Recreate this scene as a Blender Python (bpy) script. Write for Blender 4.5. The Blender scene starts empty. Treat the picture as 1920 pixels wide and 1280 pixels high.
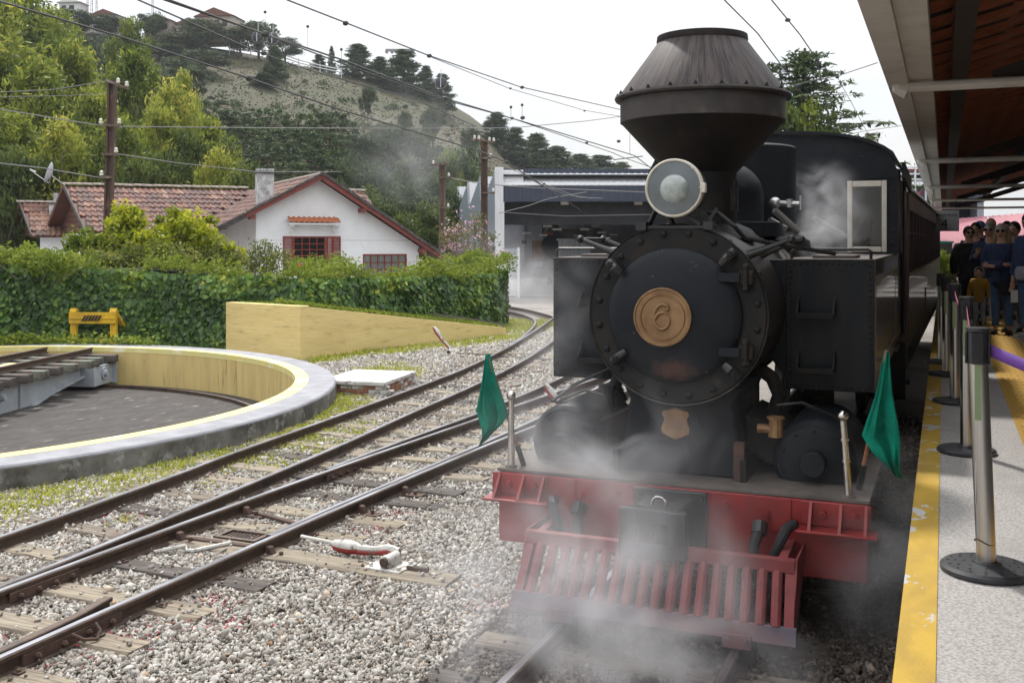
import bpy, bmesh, math, random
import numpy as np
from mathutils import Matrix, Vector, Euler
random.seed(7); rng = np.random.default_rng(11)
R = math.radians
scene = bpy.context.scene
col = scene.collection

# ------------------------------------------------------------------ camera
YAW = 22.557
CAMH = 2.4
cam = bpy.data.cameras.new('camera'); camo = bpy.data.objects.new('camera', cam); col.objects.link(camo)
camo.location = (0, 0, CAMH); camo.rotation_euler = (R(90), 0, R(YAW))
cam.sensor_width = 36; cam.lens = 36.56; cam.shift_y = -0.0979
cam.clip_start = 0.05; cam.clip_end = 3000
scene.camera = camo
# ------------------------------------------------------------------ sky and sun
SUN_EL, SUN_AZ = 50.0, -35.0          # azimuth from +Y towards +X
w = bpy.data.worlds.new('World'); scene.world = w; w.use_nodes = True
nt = w.node_tree; nt.nodes.clear()
N = nt.nodes.new; L = nt.links.new
wo = N('ShaderNodeOutputWorld'); bg = N('ShaderNodeBackground'); bgc = N('ShaderNodeBackground'); mixs = N('ShaderNodeMixShader')
sky = N('ShaderNodeTexSky'); sky.sky_type = 'NISHITA'; sky.sun_disc = False
sky.sun_elevation = R(SUN_EL); sky.sun_rotation = R(SUN_AZ); sky.air_density = 1.0; sky.dust_density = 2.0
bg.inputs['Strength'].default_value = 0.12
L(sky.outputs[0], bg.inputs['Color'])
# thin bright overcast: an even white deck with faint cloud texture, lifting gently to the zenith as overcast skies do
tc = N('ShaderNodeTexCoord'); sep = N('ShaderNodeSeparateXYZ'); L(tc.outputs['Generated'], sep.inputs[0])
cl = N('ShaderNodeMapRange'); cl.inputs[1].default_value = 0.0; cl.inputs[2].default_value = 1.0
cl.inputs[3].default_value = 0.66; cl.inputs[4].default_value = 2.15; L(sep.outputs['Z'], cl.inputs[0])
nz = N('ShaderNodeTexNoise'); nz.inputs['Scale'].default_value = 6.0; nz.inputs['Detail'].default_value = 6; L(tc.outputs['Generated'], nz.inputs['Vector'])
cr = N('ShaderNodeValToRGB'); cr.color_ramp.elements[0].position = 0.40; cr.color_ramp.elements[0].color = (.86, .91, .97, 1)
cr.color_ramp.elements[1].position = 0.62; cr.color_ramp.elements[1].color = (1, .995, .985, 1)
L(nz.outputs['Fac'], cr.inputs[0]); L(cr.outputs[0], bgc.inputs['Color']); L(cl.outputs[0], bgc.inputs['Strength'])
mixs.inputs[0].default_value = 0.93
L(bg.outputs[0], mixs.inputs[1]); L(bgc.outputs[0], mixs.inputs[2]); L(mixs.outputs[0], wo.inputs[0])
sl = bpy.data.lights.new('sun', 'SUN'); slo = bpy.data.objects.new('sun', sl); col.objects.link(slo)
sl.energy = 2.8; sl.angle = R(4.0); sl.color = (1, .96, .9)
_d = Vector((math.sin(R(SUN_AZ))*math.cos(R(SUN_EL)), math.cos(R(SUN_AZ))*math.cos(R(SUN_EL)), math.sin(R(SUN_EL))))
slo.rotation_euler = _d.to_track_quat('Z', 'Y').to_euler(); slo.location = (-20, 10, 40)
scene.view_settings.view_transform = 'Standard'; scene.view_settings.look = 'None'
scene.view_settings.exposure = 0.28; scene.view_settings.gamma = 1.0
scene.cycles.use_denoising = True
scene.cycles.use_adaptive_sampling = True; scene.cycles.adaptive_threshold = 0.02; scene.cycles.max_bounces = 7; scene.cycles.transparent_max_bounces = 12; scene.cycles.volume_bounces = 1
scene.cycles.volume_step_rate = 2.0; scene.cycles.volume_max_steps = 128

# ------------------------------------------------------------------ helpers
_c, _s = math.cos(R(YAW)), math.sin(R(YAW))
def at(cx, d, z=0.0):            # metres right of / ahead of the camera's standing point -> world
    return Vector((cx*_c - d*_s, cx*_s + d*_c, z))

MATS = {}
def mat(name, c, rough=.6, metal=0.0, c2=None, scale=4.0, lo=.4, hi=.62, detail=8, bump=0.0, bscale=30.0, stretch=(1,1,1), coat=0.0, spec=.5,
        c3=None, scale3=1.2, lo3=.55, hi3=.7, rough2=None):
    m = bpy.data.materials.new(name); m.use_nodes = True; t = m.node_tree; b = t.nodes['Principled BSDF']; MATS[name] = m
    b.inputs['Base Color'].default_value = (*c, 1); b.inputs['Roughness'].default_value = rough; b.inputs['Metallic'].default_value = metal
    b.inputs['Specular IOR Level'].default_value = spec
    if coat: b.inputs['Coat Weight'].default_value = coat
    tcn = t.nodes.new('ShaderNodeTexCoord'); mp = t.nodes.new('ShaderNodeMapping'); mp.inputs['Scale'].default_value = stretch
    t.links.new(tcn.outputs['Object'], mp.inputs[0])
    def noise(sc, dt=detail):
        n = t.nodes.new('ShaderNodeTexNoise'); n.inputs['Scale'].default_value = sc; n.inputs['Detail'].default_value = dt; n.inputs['Roughness'].default_value = .62
        t.links.new(mp.outputs[0], n.inputs['Vector']); return n
    def rng_(n, a, d):
        r = t.nodes.new('ShaderNodeMapRange'); r.inputs[1].default_value = a; r.inputs[2].default_value = d; t.links.new(n.outputs['Fac'], r.inputs[0]); return r
    prev = None
    if c2:
        n = noise(scale); r = rng_(n, lo, hi)
        mx = t.nodes.new('ShaderNodeMix'); mx.data_type = 'RGBA'; mx.inputs[6].default_value = (*c, 1); mx.inputs[7].default_value = (*c2, 1)
        t.links.new(r.outputs[0], mx.inputs[0]); prev = mx
        if rough2 is not None:
            mr = t.nodes.new('ShaderNodeMapRange'); mr.inputs[3].default_value = rough; mr.inputs[4].default_value = rough2
            t.links.new(r.outputs[0], mr.inputs[0]); t.links.new(mr.outputs[0], b.inputs['Roughness'])
    if c3:
        n = noise(scale3); r = rng_(n, lo3, hi3)
        mx = t.nodes.new('ShaderNodeMix'); mx.data_type = 'RGBA'; mx.inputs[6].default_value = (*c, 1); mx.inputs[7].default_value = (*c3, 1)
        if prev: t.links.new(prev.outputs[2], mx.inputs[6])
        t.links.new(r.outputs[0], mx.inputs[0]); prev = mx
    if prev: t.links.new(prev.outputs[2], b.inputs['Base Color'])
    if bump:
        n = noise(bscale, 4); bp = t.nodes.new('ShaderNodeBump'); bp.inputs['Strength'].default_value = bump; bp.inputs['Distance'].default_value = .01
        t.links.new(n.outputs['Fac'], bp.inputs['Height']); t.links.new(bp.outputs[0], b.inputs['Normal'])
    return m

def attr_mat(name, ramp, rough=.8, attr='rnd', noise=0.0, nscale=2.0, trans=0.0, objrand=0.0, spec=.3):
    """colour from a per-piece random attribute through a ramp; optional leaf translucency"""
    m = bpy.data.materials.new(name); m.use_nodes = True; t = m.node_tree; b = t.nodes['Principled BSDF']; MATS[name] = m
    b.inputs['Roughness'].default_value = rough; b.inputs['Specular IOR Level'].default_value = spec
    a = t.nodes.new('ShaderNodeAttribute'); a.attribute_name = attr
    fac = a.outputs['Fac']
    if noise:
        tcn = t.nodes.new('ShaderNodeTexCoord'); n = t.nodes.new('ShaderNodeTexNoise'); n.inputs['Scale'].default_value = nscale; t.links.new(tcn.outputs['Object'], n.inputs['Vector'])
        ma = t.nodes.new('ShaderNodeMath'); ma.operation = 'MULTIPLY_ADD'; ma.inputs[1].default_value = noise; t.links.new(n.outputs['Fac'], ma.inputs[0])
        sb = t.nodes.new('ShaderNodeMath'); sb.operation = 'SUBTRACT'; sb.inputs[1].default_value = noise*.5; t.links.new(fac, sb.inputs[0]); t.links.new(sb.outputs[0], ma.inputs[2]); fac = ma.outputs[0]
    if objrand:
        oi = t.nodes.new('ShaderNodeObjectInfo'); ma = t.nodes.new('ShaderNodeMath'); ma.operation = 'MULTIPLY_ADD'; ma.inputs[1].default_value = objrand
        t.links.new(oi.outputs['Random'], ma.inputs[0]); sb = t.nodes.new('ShaderNodeMath'); sb.operation = 'SUBTRACT'; sb.inputs[1].default_value = objrand*.5
        t.links.new(fac, sb.inputs[0]); t.links.new(sb.outputs[0], ma.inputs[2]); fac = ma.outputs[0]
    rp = t.nodes.new('ShaderNodeValToRGB'); e = rp.color_ramp.elements
    while len(e) < len(ramp): e.new(.5)
    for i, (p, c) in enumerate(ramp): e[i].position = p; e[i].color = (*c, 1)
    t.links.new(fac, rp.inputs[0]); t.links.new(rp.outputs[0], b.inputs['Base Color'])
    if trans:
        tr = t.nodes.new('ShaderNodeBsdfTranslucent'); mx = t.nodes.new('ShaderNodeMixShader'); mx.inputs[0].default_value = trans
        t.links.new(rp.outputs[0], tr.inputs[0]); t.links.new(b.outputs[0], mx.inputs[1]); t.links.new(tr.outputs[0], mx.inputs[2])
        t.links.new(mx.outputs[0], t.nodes['Material Output'].inputs[0])
    return m

def link(o, parent=None):
    col.objects.link(o)
    if parent: o.parent = parent
    return o
def tag(o, label, cat=None, group=None, kind=None):
    if label: o['label'] = label
    if cat: o['category'] = cat
    if group: o['group'] = group
    if kind: o['kind'] = kind
    return o
def empty(name, loc=(0,0,0), rz=0.0, label=None, cat=None, group=None):
    o = bpy.data.objects.new(name, None); o.location = loc; o.rotation_euler = (0,0,rz); o.empty_display_size = .2
    col.objects.link(o); tag(o, label, cat, group); return o
def inst(name, me, parent=None, loc=(0,0,0), rot=(0,0,0), sc=1.0):
    o = bpy.data.objects.new(name, me); o.location = loc; o.rotation_euler = rot
    o.scale = (sc,)*3 if isinstance(sc, (int,float)) else sc
    return link(o, parent)
def copy_tree(o, parent=None):
    c = o.copy(); col.objects.link(c); c.parent = parent
    for ch in o.children: copy_tree(ch, c)
    return c

class MB:
    def __init__(s, M=None): s.v = []; s.f = []; s.M = M
    def add(s, vs, fs, M=None):
        k = len(s.v); M = M or s.M
        s.v += [tuple(M @ Vector(p)) for p in vs] if M else [tuple(p) for p in vs]
        s.f += [tuple(i+k for i in f) for f in fs]; return s
    def bx(s, x0, x1, y0, y1, z0, z1, M=None):
        return s.add([(x0,y0,z0),(x1,y0,z0),(x1,y1,z0),(x0,y1,z0),(x0,y0,z1),(x1,y0,z1),(x1,y1,z1),(x0,y1,z1)],
                     [(3,2,1,0),(4,5,6,7),(0,1,5,4),(1,2,6,5),(2,3,7,6),(3,0,4,7)], M)
    def box(s, c, d, rot=(0,0,0)):
        M = Matrix.Translation(c) @ Euler(rot).to_matrix().to_4x4()
        if s.M: M = s.M @ M
        return s.bx(-d[0]/2, d[0]/2, -d[1]/2, d[1]/2, -d[2]/2, d[2]/2, M)
    def bar(s, p0, p1, w_, h_):
        p0, p1 = Vector(p0), Vector(p1); q = (p1-p0).to_track_quat('X', 'Z'); M = Matrix.Translation((p0+p1)/2) @ q.to_matrix().to_4x4()
        if s.M: M = s.M @ M
        l = (p1-p0).length; return s.bx(-l/2, l/2, -w_/2, w_/2, -h_/2, h_/2, M)
    def cyl(s, p0, p1, r0, r1=None, n=12, caps=True):
        r1 = r0 if r1 is None else r1; p0, p1 = Vector(p0), Vector(p1); q = (p1-p0).to_track_quat('Z', 'Y')
        a = [(math.cos(2*math.pi*i/n), math.sin(2*math.pi*i/n)) for i in range(n)]
        vs = [p0 + q @ Vector((x*r0, y*r0, 0)) for x, y in a] + [p1 + q @ Vector((x*r1, y*r1, 0)) for x, y in a]
        fs = [(i, (i+1) % n, n+(i+1) % n, n+i) for i in range(n)]
        if caps: fs += [tuple(range(n))[::-1], tuple(range(n, 2*n))]
        return s.add(vs, fs)
    def tube(s, pts, r, n=8, caps=True):
        pts = [Vector(p) for p in pts]; m = len(pts); vs = []; up = None
        rr = r if isinstance(r, (list, tuple)) else [r]*m
        for i, p in enumerate(pts):
            t = (pts[min(i+1, m-1)] - pts[max(i-1, 0)]).normalized()
            if up is None: up = Vector((0,0,1)) if abs(t.z) < .9 else Vector((1,0,0))
            x = t.cross(up).normalized(); y = x.cross(t).normalized(); up = y
            vs += [p + (x*math.cos(2*math.pi*k/n) + y*math.sin(2*math.pi*k/n))*rr[i] for k in range(n)]
        fs = [(i*n+k, i*n+(k+1) % n, (i+1)*n+(k+1) % n, (i+1)*n+k) for i in range(m-1) for k in range(n)]
        if caps: fs += [tuple(range(n))[::-1], tuple(range((m-1)*n, m*n))]
        return s.add(vs, fs)
    def lathe(s, prof, n=32, M=None, closed=False):
        vs = [(r*math.cos(2*math.pi*k/n), r*math.sin(2*math.pi*k/n), z) for r, z in prof for k in range(n)]
        m = len(prof); fs = [(i*n+k, i*n+(k+1) % n, (i+1)*n+(k+1) % n, (i+1)*n+k) for i in range(m-1) for k in range(n)]
        if not closed:
            fs += [tuple(range(n))[::-1], tuple(range((m-1)*n, m*n))]
        else: fs += [((m-1)*n+k, (m-1)*n+(k+1) % n, (k+1) % n, k) for k in range(n)]
        if M and s.M: M = s.M @ M
        return s.add(vs, fs, M)
    def prism(s, poly, z0, z1, M=None):
        n = len(poly); vs = [(x, y, z0) for x, y in poly] + [(x, y, z1) for x, y in poly]
        if M and s.M: M = s.M @ M
        return s.add(vs, [tuple(range(n))[::-1], tuple(range(n, 2*n))] + [(i, (i+1) % n, n+(i+1) % n, n+i) for i in range(n)], M)
    def ball(s, c, r, n=12, m=8, sc=(1,1,1)):
        vs = [(c[0]+sc[0]*r*math.sin(math.pi*i/m)*math.cos(2*math.pi*k/n), c[1]+sc[1]*r*math.sin(math.pi*i/m)*math.sin(2*math.pi*k/n), c[2]+sc[2]*r*math.cos(math.pi*i/m)) for i in range(m+1) for k in range(n)]
        return s.add(vs, [(i*n+k, (i+1)*n+k, (i+1)*n+(k+1) % n, i*n+(k+1) % n) for i in range(m) for k in range(n)])
    def sweep(s, path, prof, z=0.0):
        """closed 2-D profile (lateral, up) along a plan path"""
        m, n = len(path), len(prof); vs = []
        for i, p in enumerate(path):
            a, b = path[max(i-1, 0)], path[min(i+1, m-1)]; dx, dy = b[0]-a[0], b[1]-a[1]; l = math.hypot(dx, dy); nx, ny = dy/l, -dx/l
            pz = p[2] if len(p) > 2 else 0
            vs += [(p[0]+nx*u, p[1]+ny*u, z+pz+v) for u, v in prof]
        fs = [(i*n+k, i*n+(k+1) % n, (i+1)*n+(k+1) % n, (i+1)*n+k) for i in range(m-1) for k in range(n)]
        return s.add(vs, fs + [tuple(range(n)), tuple(range((m-1)*n, m*n))[::-1]])
    def mesh(s, name, m=None, smooth=32, fix=True):
        me = bpy.data.meshes.new(name); me.from_pydata(s.v, [], s.f)
        if fix:
            bm = bmesh.new(); bm.from_mesh(me); bmesh.ops.remove_doubles(bm, verts=bm.verts, dist=1e-5); bmesh.ops.recalc_face_normals(bm, faces=bm.faces); bm.to_mesh(me); bm.free()
        if smooth: me.shade_smooth(); me.set_sharp_from_angle(angle=R(smooth))
        if m: me.materials.append(m if not isinstance(m, str) else MATS[m])
        return me
    def build(s, name, m=None, parent=None, smooth=32, bevel=0.0, loc=(0,0,0), rot=(0,0,0)):
        o = inst(name, s.mesh(name, m, smooth), parent, loc, rot)
        if bevel:
            b = o.modifiers.new('bevel', 'BEVEL'); b.width = bevel; b.segments = 2; b.limit_method = 'ANGLE'; b.angle_limit = R(50)
        return o

def np_mesh(name, V, F, m=None, rnd=None, smooth=False):
    """fast mesh from arrays; F is (n,3) or (n,4); rnd one value per face"""
    me = bpy.data.meshes.new(name); V = np.ascontiguousarray(V, np.float32); F = np.ascontiguousarray(F, np.int32); nf, k = F.shape
    me.vertices.add(len(V)); me.vertices.foreach_set('co', V.ravel()); me.loops.add(nf*k); me.loops.foreach_set('vertex_index', F.ravel())
    me.polygons.add(nf); me.polygons.foreach_set('loop_start', np.arange(0, nf*k, k, dtype=np.int32)); me.polygons.foreach_set('loop_total', np.full(nf, k, np.int32))
    if smooth: me.polygons.foreach_set('use_smooth', np.ones(nf, bool))
    me.update(calc_edges=True)
    if rnd is not None:
        a = me.attributes.new('rnd', 'FLOAT', 'FACE'); a.data.foreach_set('value', np.ascontiguousarray(rnd, np.float32))
    if m: me.materials.append(MATS[m] if isinstance(m, str) else m)
    return me

def leaves(C, size, aspect=.45, up=None, droop=0.0, flat=0.0, fold=True):
    """leaf blades: C (n,3) centres, size (n,) length; returns V, F (two quads-as-diamond per leaf)"""
    n = len(C); d = rng.normal(size=(n,3)); d[:,2] = d[:,2]*(1-flat) - droop; d /= np.linalg.norm(d, axis=1)[:,None]
    if up is None: a = rng.normal(size=(n,3)); 
    else: a = up + rng.normal(size=(n,3))*.5
    s = np.cross(d, a); s /= np.linalg.norm(s, axis=1)[:,None] + 1e-9
    size = np.asarray(size)[:,None]; h = d*size*.5; wv = s*size*.5*aspect
    V = np.stack([C-h, C+wv*.9-h*.15, C+h, C-wv*.9-h*.15], 1).reshape(-1,3)
    F = np.arange(n*4).reshape(n,4); return V, F
# ------------------------------------------------------------------ materials of the setting
mat('ballast_bed', (.20,.18,.16), .95, c2=(.40,.37,.34), scale=38, lo=.42, hi=.6, bump=1.0, bscale=45, c3=(.16,.13,.11), scale3=.7, lo3=.5, hi3=.7)
attr_mat('ballast_stone', [(0,(.085,.066,.052)),(.22,(.21,.175,.145)),(.45,(.32,.295,.262)),(.7,(.415,.395,.365)),(.9,(.52,.49,.445)),(.97,(.46,.33,.22)),(1,(.36,.19,.10))], .85, noise=.10, nscale=.9)
attr_mat('oily_shaded_stone', [(0,(.03,.022,.018)),(.5,(.085,.068,.056)),(.85,(.17,.14,.12)),(1,(.34,.28,.22))], .7)  # dark brown mixes oil stain with shade put into the stone colour
mat('rail_steel', (.066,.046,.036), .62, .35, c2=(.105,.066,.047), scale=14, c3=(.03,.026,.026), scale3=3, bump=.3, bscale=60)
mat('rail_shine', (.46,.47,.52), .28, .9, c2=(.18,.17,.18), scale=10, stretch=(1,.1,1))
mat('old_sleeper', (.23,.185,.145), .9, c2=(.075,.055,.042), scale=9, stretch=(.35,4,4), c3=(.30,.27,.21), scale3=3, bump=.9, bscale=26)
mat('pale_sleeper', (.32,.27,.20), .9, c2=(.14,.11,.085), scale=8, stretch=(.3,5,4), c3=(.38,.34,.24), scale3=2.5, bump=.9, bscale=26)
mat('dark_sleeper', (.095,.075,.06), .85, c2=(.035,.03,.028), scale=9, stretch=(.35,4,4), c3=(.17,.15,.15), scale3=3, bump=.9, bscale=26)
mat('concrete_kerb', (.29,.29,.315), .8, c2=(.22,.22,.24), scale=3, c3=(.15,.15,.15), scale3=.8, lo3=.56, hi3=.8, bump=.3)
mat('mossy_concrete', (.20,.19,.175), .9, c2=(.07,.065,.055), scale=2.2, lo=.38, hi=.6, c3=(.34,.33,.32), scale3=5, bump=.6)
mat('yellow_wall', (.72,.56,.24), .85, c2=(.64,.49,.20), scale=2, c3=(.36,.28,.15), scale3=4, lo3=.58, hi3=.74, stretch=(.5,.5,2.6), bump=1.0, bscale=7)
mat('pit_yellow', (.62,.47,.19), .85, c2=(.52,.39,.155), scale=3, c3=(.15,.11,.06), scale3=6, lo3=.60, hi3=.76, stretch=(1.6,1.6,.22), bump=.4, bscale=9)
mat('yellow_line', (.66,.59,.25), .7, c2=(.72,.60,.20), scale=4, c3=(.80,.78,.62), scale3=2)
mat('pit_asphalt', (.036,.031,.029), .9, c2=(.065,.056,.051), scale=6, stretch=(1,.3,1), c3=(.26,.245,.225), scale3=7, lo3=.63, hi3=.72, bump=.5)
mat('white_paint', (.58,.56,.53), .65, c2=(.42,.40,.37), scale=7, c3=(.17,.14,.12), scale3=14, lo3=.55, hi3=.62, bump=.3)
mat('red_paint', (.30,.032,.028), .6, c2=(.20,.028,.024), scale=7, c3=(.14,.09,.075), scale3=14, lo3=.56, hi3=.66, bump=.3)
mat('brickwork', (.36,.16,.09), .9, c2=(.20,.10,.07), scale=8, bump=.6)
mat('rust', (.095,.052,.038), .9, c2=(.055,.034,.028), scale=12, bump=.4)
attr_mat('red_petal', [(0,(.25,.03,.04)),(1,(.48,.07,.08))], .8)
attr_mat('grass_blade', [(0,(.19,.21,.03)),(.5,(.38,.42,.05)),(1,(.58,.53,.13))], .8, trans=.3)

# ------------------------------------------------------------------ ground sheet with the pit left open
PC, PR_IN, PR_OUT = (-15.3, 10.8), 6.55, 7.20
GZ = -0.165
def make_ground():
    st = .25; xs = np.arange(-48, 30.01, st); ys = np.arange(-6, 84.01, st); nx, ny = len(xs), len(ys)
    X, Y = np.meshgrid(xs, ys); Zg = np.full(X.shape, GZ)
    V = np.stack([X, Y, Zg], 2).reshape(-1,3); idx = np.arange(nx*ny).reshape(ny, nx)
    F = np.stack([idx[:-1,:-1], idx[:-1,1:], idx[1:,1:], idx[1:,:-1]], 2).reshape(-1,4)
    F = F[np.hypot(V[F,0]-PC[0], V[F,1]-PC[1]).min(1) > PR_IN+.12]
    b = 900; x0,x1,y0,y1 = xs[0],xs[-1],ys[0],ys[-1]; k = len(V)
    V2 = [(-b,-b),(b,-b),(b,y0),(-b,y0), (-b,y0),(x0,y0),(x0,y1),(-b,y1), (x1,y0),(b,y0),(b,y1),(x1,y1), (-b,y1),(b,y1),(b,b),(-b,b)]
    V = np.vstack([V, [(x,y,GZ) for x,y in V2]]); F = np.vstack([F, np.arange(k, k+16).reshape(4,4)])
    o = inst('ground', np_mesh('ground', V, F, 'ballast_bed')); tag(o, 'grey stony ground of the railway yard', kind='structure')
make_ground()

# ------------------------------------------------------------------ railway tracks
RAIL = [(-.055,-.125),(.055,-.125),(.055,-.112),(.012,-.098),(.010,-.040),(.032,-.030),(.033,-.006),(.026,0),(-.026,0),(-.033,-.006),(-.032,-.030),(-.010,-.040),(-.012,-.098),(-.055,-.112)]
def smooth_path(pts, n=5):
    P = [Vector((*p, 0)) for p in pts]; out = []
    P = [P[0]*2-P[1]] + P + [P[-1]*2-P[-2]]
    for i in range(1, len(P)-2):
        for k in range(n):
            t = k/n; a, b, c, d = P[i-1], P[i], P[i+1], P[i+2]
            q = .5*((2*b) + (c-a)*t + (2*a-5*b+4*c-d)*t*t + (3*b-a-3*c+d)*t**3); out.append((q.x, q.y))
    out.append((P[-2].x, P[-2].y)); return out
def rail(parent, pts, name='rail', shine=True, h=0.0, n=5):
    path = smooth_path(pts, n); o = MB().sweep(path, RAIL, z=h).build(name, 'rail_steel', parent)
    if shine:
        MB().sweep(path, [(-.021,.0),(.021,.0),(.021,.0025),(-.021,.0025)], z=h).build('running_surface', 'rail_shine', o)
    return o
sleeper_boxes = []
def sleeper(parent, c, ang, length, m, wd=.23, top=-.104, jit=True):
    """a weathered timber with chamfered, uneven ends"""
    n = 7; mb = MB(); vs = []; hh = .11
    for i in range(n+1):
        u = -length/2 + length*i/n; w0 = wd/2*(1 + random.uniform(-.07,.07)); dz = random.uniform(-.006,.004); tw = random.uniform(-.006,.006)
        vs += [(u, -w0, -hh), (u, w0, -hh), (u, w0-.006, -.012+dz), (u, w0*.86, dz+tw), (u, -w0*.86, dz-tw), (u, -w0+.006, -.012+dz)]
    fs = [(i*6+k, i*6+(k+1) % 6, (i+1)*6+(k+1) % 6, (i+1)*6+k) for i in range(n) for k in range(6)] + [tuple(range(6)), tuple(range(n*6, n*6+6))[::-1]]
    mb.add(vs, fs); o = mb.build('sleeper', m, parent, smooth=40, loc=(c[0], c[1], top), rot=(0, 0, ang))
    sleeper_boxes.append((c[0], c[1], ang, length/2, wd/2)); return o
def chair_bolts(parent, x, y, ang, n=2):
    for sgn in (-1, 1):
        mb = MB(); mb.cyl((0,0,0),(0,0,.022), .016, .014, 6); mb.box((0,0,.003),(.06,.05,.012))
        ca, sa = math.cos(ang), math.sin(ang); mb.build('rail_bolt', 'rust', parent, loc=(x + sgn*.075*ca, y + sgn*.075*sa, -.104), rot=(0,0,ang))

T1 = empty('railway_track', (-1.67, 6, GZ), label='railway track under the black locomotive, half hidden in steam', cat='railway track', group='station railway tracks')
T2 = empty('railway_track', (-5.5, 7, GZ), label='middle railway track with a ground switch lever beside it', cat='railway track', group='station railway tracks')
T3 = empty('railway_track', (-7.0, 9, GZ), label='railway track branching away beside the turntable pit kerb', cat='railway track', group='station railway tracks')
def child_world(p):   # parts are written in world coordinates: undo the parent's own shift
    for ch in p.children:
        ch.location = ch.location - p.location
rail(T1, [(-2.222,0),(-2.222,10),(-2.2,24),(-1.9,40),(-1.4,56)]); rail(T1, [(-1.13,0),(-1.13,10),(-1.11,24),(-.81,40),(-.31,56)])
for k in range(11):
    y = 4.15 + .62*k + random.uniform(-.03,.03); sleeper(T1, (-1.70+random.uniform(-.03,.03), y), random.uniform(-.02,.02), 2.08, random.choice(['old_sleeper','dark_sleeper']), .235)
    for rx in (-2.222, -1.13): chair_bolts(T1, rx, y+.03, 0)
child_world(T1)
rail(T2, [(-5.04,1),(-5.04,4.4),(-5.035,8.1),(-4.96,11.7),(-4.88,13.15),(-4.75,15.6),(-4.4,20),(-3.9,26),(-3.1,36),(-2.4,48)])
rail(T2, [(-6.0,2),(-6.0,5.25),(-5.99,7),(-5.95,9.57),(-5.83,12.7),(-5.76,14.5),(-5.64,17),(-5.35,21),(-4.85,27),(-4.05,37),(-3.35,49)])
rail(T2, [(-5.13,1),(-5.13,3.6),(-5.14,4.9),(-5.22,5.45)], 'check_rail', False)                      # flared check rail at the lower left
rail(T2, [(-5.10,7.1),(-5.11,8.2),(-5.08,10.4),(-5.09,12.2),(-5.13,13.9),(-5.30,16.8),(-5.8,22),(-6.9,30),(-8.4,40)], 'switch_blade', True, -.004)
rail(T2, [(-6.02,9.4),(-6.04,10.9),(-6.03,13.1),(-6.07,14.2),(-6.23,17.1),(-6.75,22.5),(-7.9,30.5),(-9.4,40.5)], 'switch_blade', True, -.004)
rail(T3, [(-6.06,4.8),(-6.075,5.3),(-6.12,6.0),(-6.23,7.2),(-6.38,8.7),(-6.58,10.6),(-6.88,12.8),(-7.25,15.8),(-7.75,19),(-8.61,23.1),(-10.0,29),(-11.6,35),(-13.4,41)])
rail(T3, [(-7.02,3),(-7.05,5),(-7.1,6.3),(-7.3,8.5),(-7.46,9.7),(-7.72,12.4),(-8.25,17),(-8.78,20),(-9.45,23.1),(-10.85,28.8),(-12.5,35),(-14.3,41)])
rail(T3, [(-9.30,22.2),(-9.75,24.1),(-10.41,26.4),(-11.1,28.5),(-11.77,30.06),(-12.48,31.27),(-13.5,32.6),(-15.5,34.6)])
rail(T3, [(-16.5,37),(-14.56,35.15),(-13.32,33.75),(-11.77,31.57),(-10.6,29.6)])
for k in range(29):
    y = 4.45 + .62*k + random.uniform(-.03,.03)
    xs = -5.52 if y < 9 else -5.52 + (y-9)*.045
    if k == 4: sleeper(T2, (-4.72, 6.98), -.03, 2.75, 'pale_sleeper', .27, -.098); continue
    ln = 1.95 if y < 8 else 2.15
    m = 'pale_sleeper' if (k in (0,1,2) or 8 < k < 15) else random.choice(['old_sleeper','dark_sleeper','pale_sleeper'])
    sleeper(T2, (xs + random.uniform(-.05,.05), y), random.uniform(-.03,.03), ln, m, .25, -.104)
    for rx in (-5.035 if y < 9 else xs+.49, -6.0 if y < 9 else xs-.47): chair_bolts(T2, rx, y+random.uniform(-.03,.03), 0)
for k in range(26):
    y = 5.0 + .66*k + random.uniform(-.04,.04)
    xc = np.interp(y, [5,8.5,12.5,17,23], [-6.62,-6.86,-7.28,-7.85,-8.95]); an = -np.interp(y, [5,12,23], [.03,.11,.2])
    sleeper(T3, (xc + random.uniform(-.06,.06) - (.16 if y < 11 else 0), y), an, 1.55 if y < 10 else 1.95, random.choice(['old_sleeper','pale_sleeper','dark_sleeper']), .24, -.106)
# fish plates with bolts
def fishplate(parent, x, y, ang, side, l=.62):
    M = Matrix.Translation((x, y, 0)) @ Matrix.Rotation(ang, 4, 'Z')
    mb = MB(M); mb.bx(side*.012, side*.034, -l/2, l/2, -.105, -.035); o = mb.build('fish_plate', 'rust', parent, bevel=.004)
    for k in range(4):
        b = MB(M); yy = -l/2 + l*(k+.5)/4; b.cyl((side*.03, yy, -.07), (side*.062, yy, -.07), .019, .019, 6); b.cyl((side*.05, yy, -.07), (side*.075, yy, -.07), .010, .010, 8); b.build('plate_bolt', 'rust', o)
fishplate(T2, -5.99, 5.62, 0, 1); fishplate(T2, -5.04, 4.95, 0, 1, .8); fishplate(T2, -5.95, 9.55, .02, 1)
for (x, y) in ((-4.99, 6.95), (-4.97, 8.35), (-4.95, 9.15), (-5.93, 7.9), (-5.93, 7.0)):
    mb = MB(Matrix.Translation((x, y, -.122))); mb.bx(-.04,.20,-.06,.06,0,.016); mb.prism([(-.02,.016),(.05,.016),(.02,.075),(-.02,.085)], -.03,.03, Matrix.Rotation(R(90),4,'X')); mb.cyl((.11,0,.016),(.11,0,.05),.02,.018,6); mb.build('rail_brace', 'rust', T2, bevel=.003)
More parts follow.
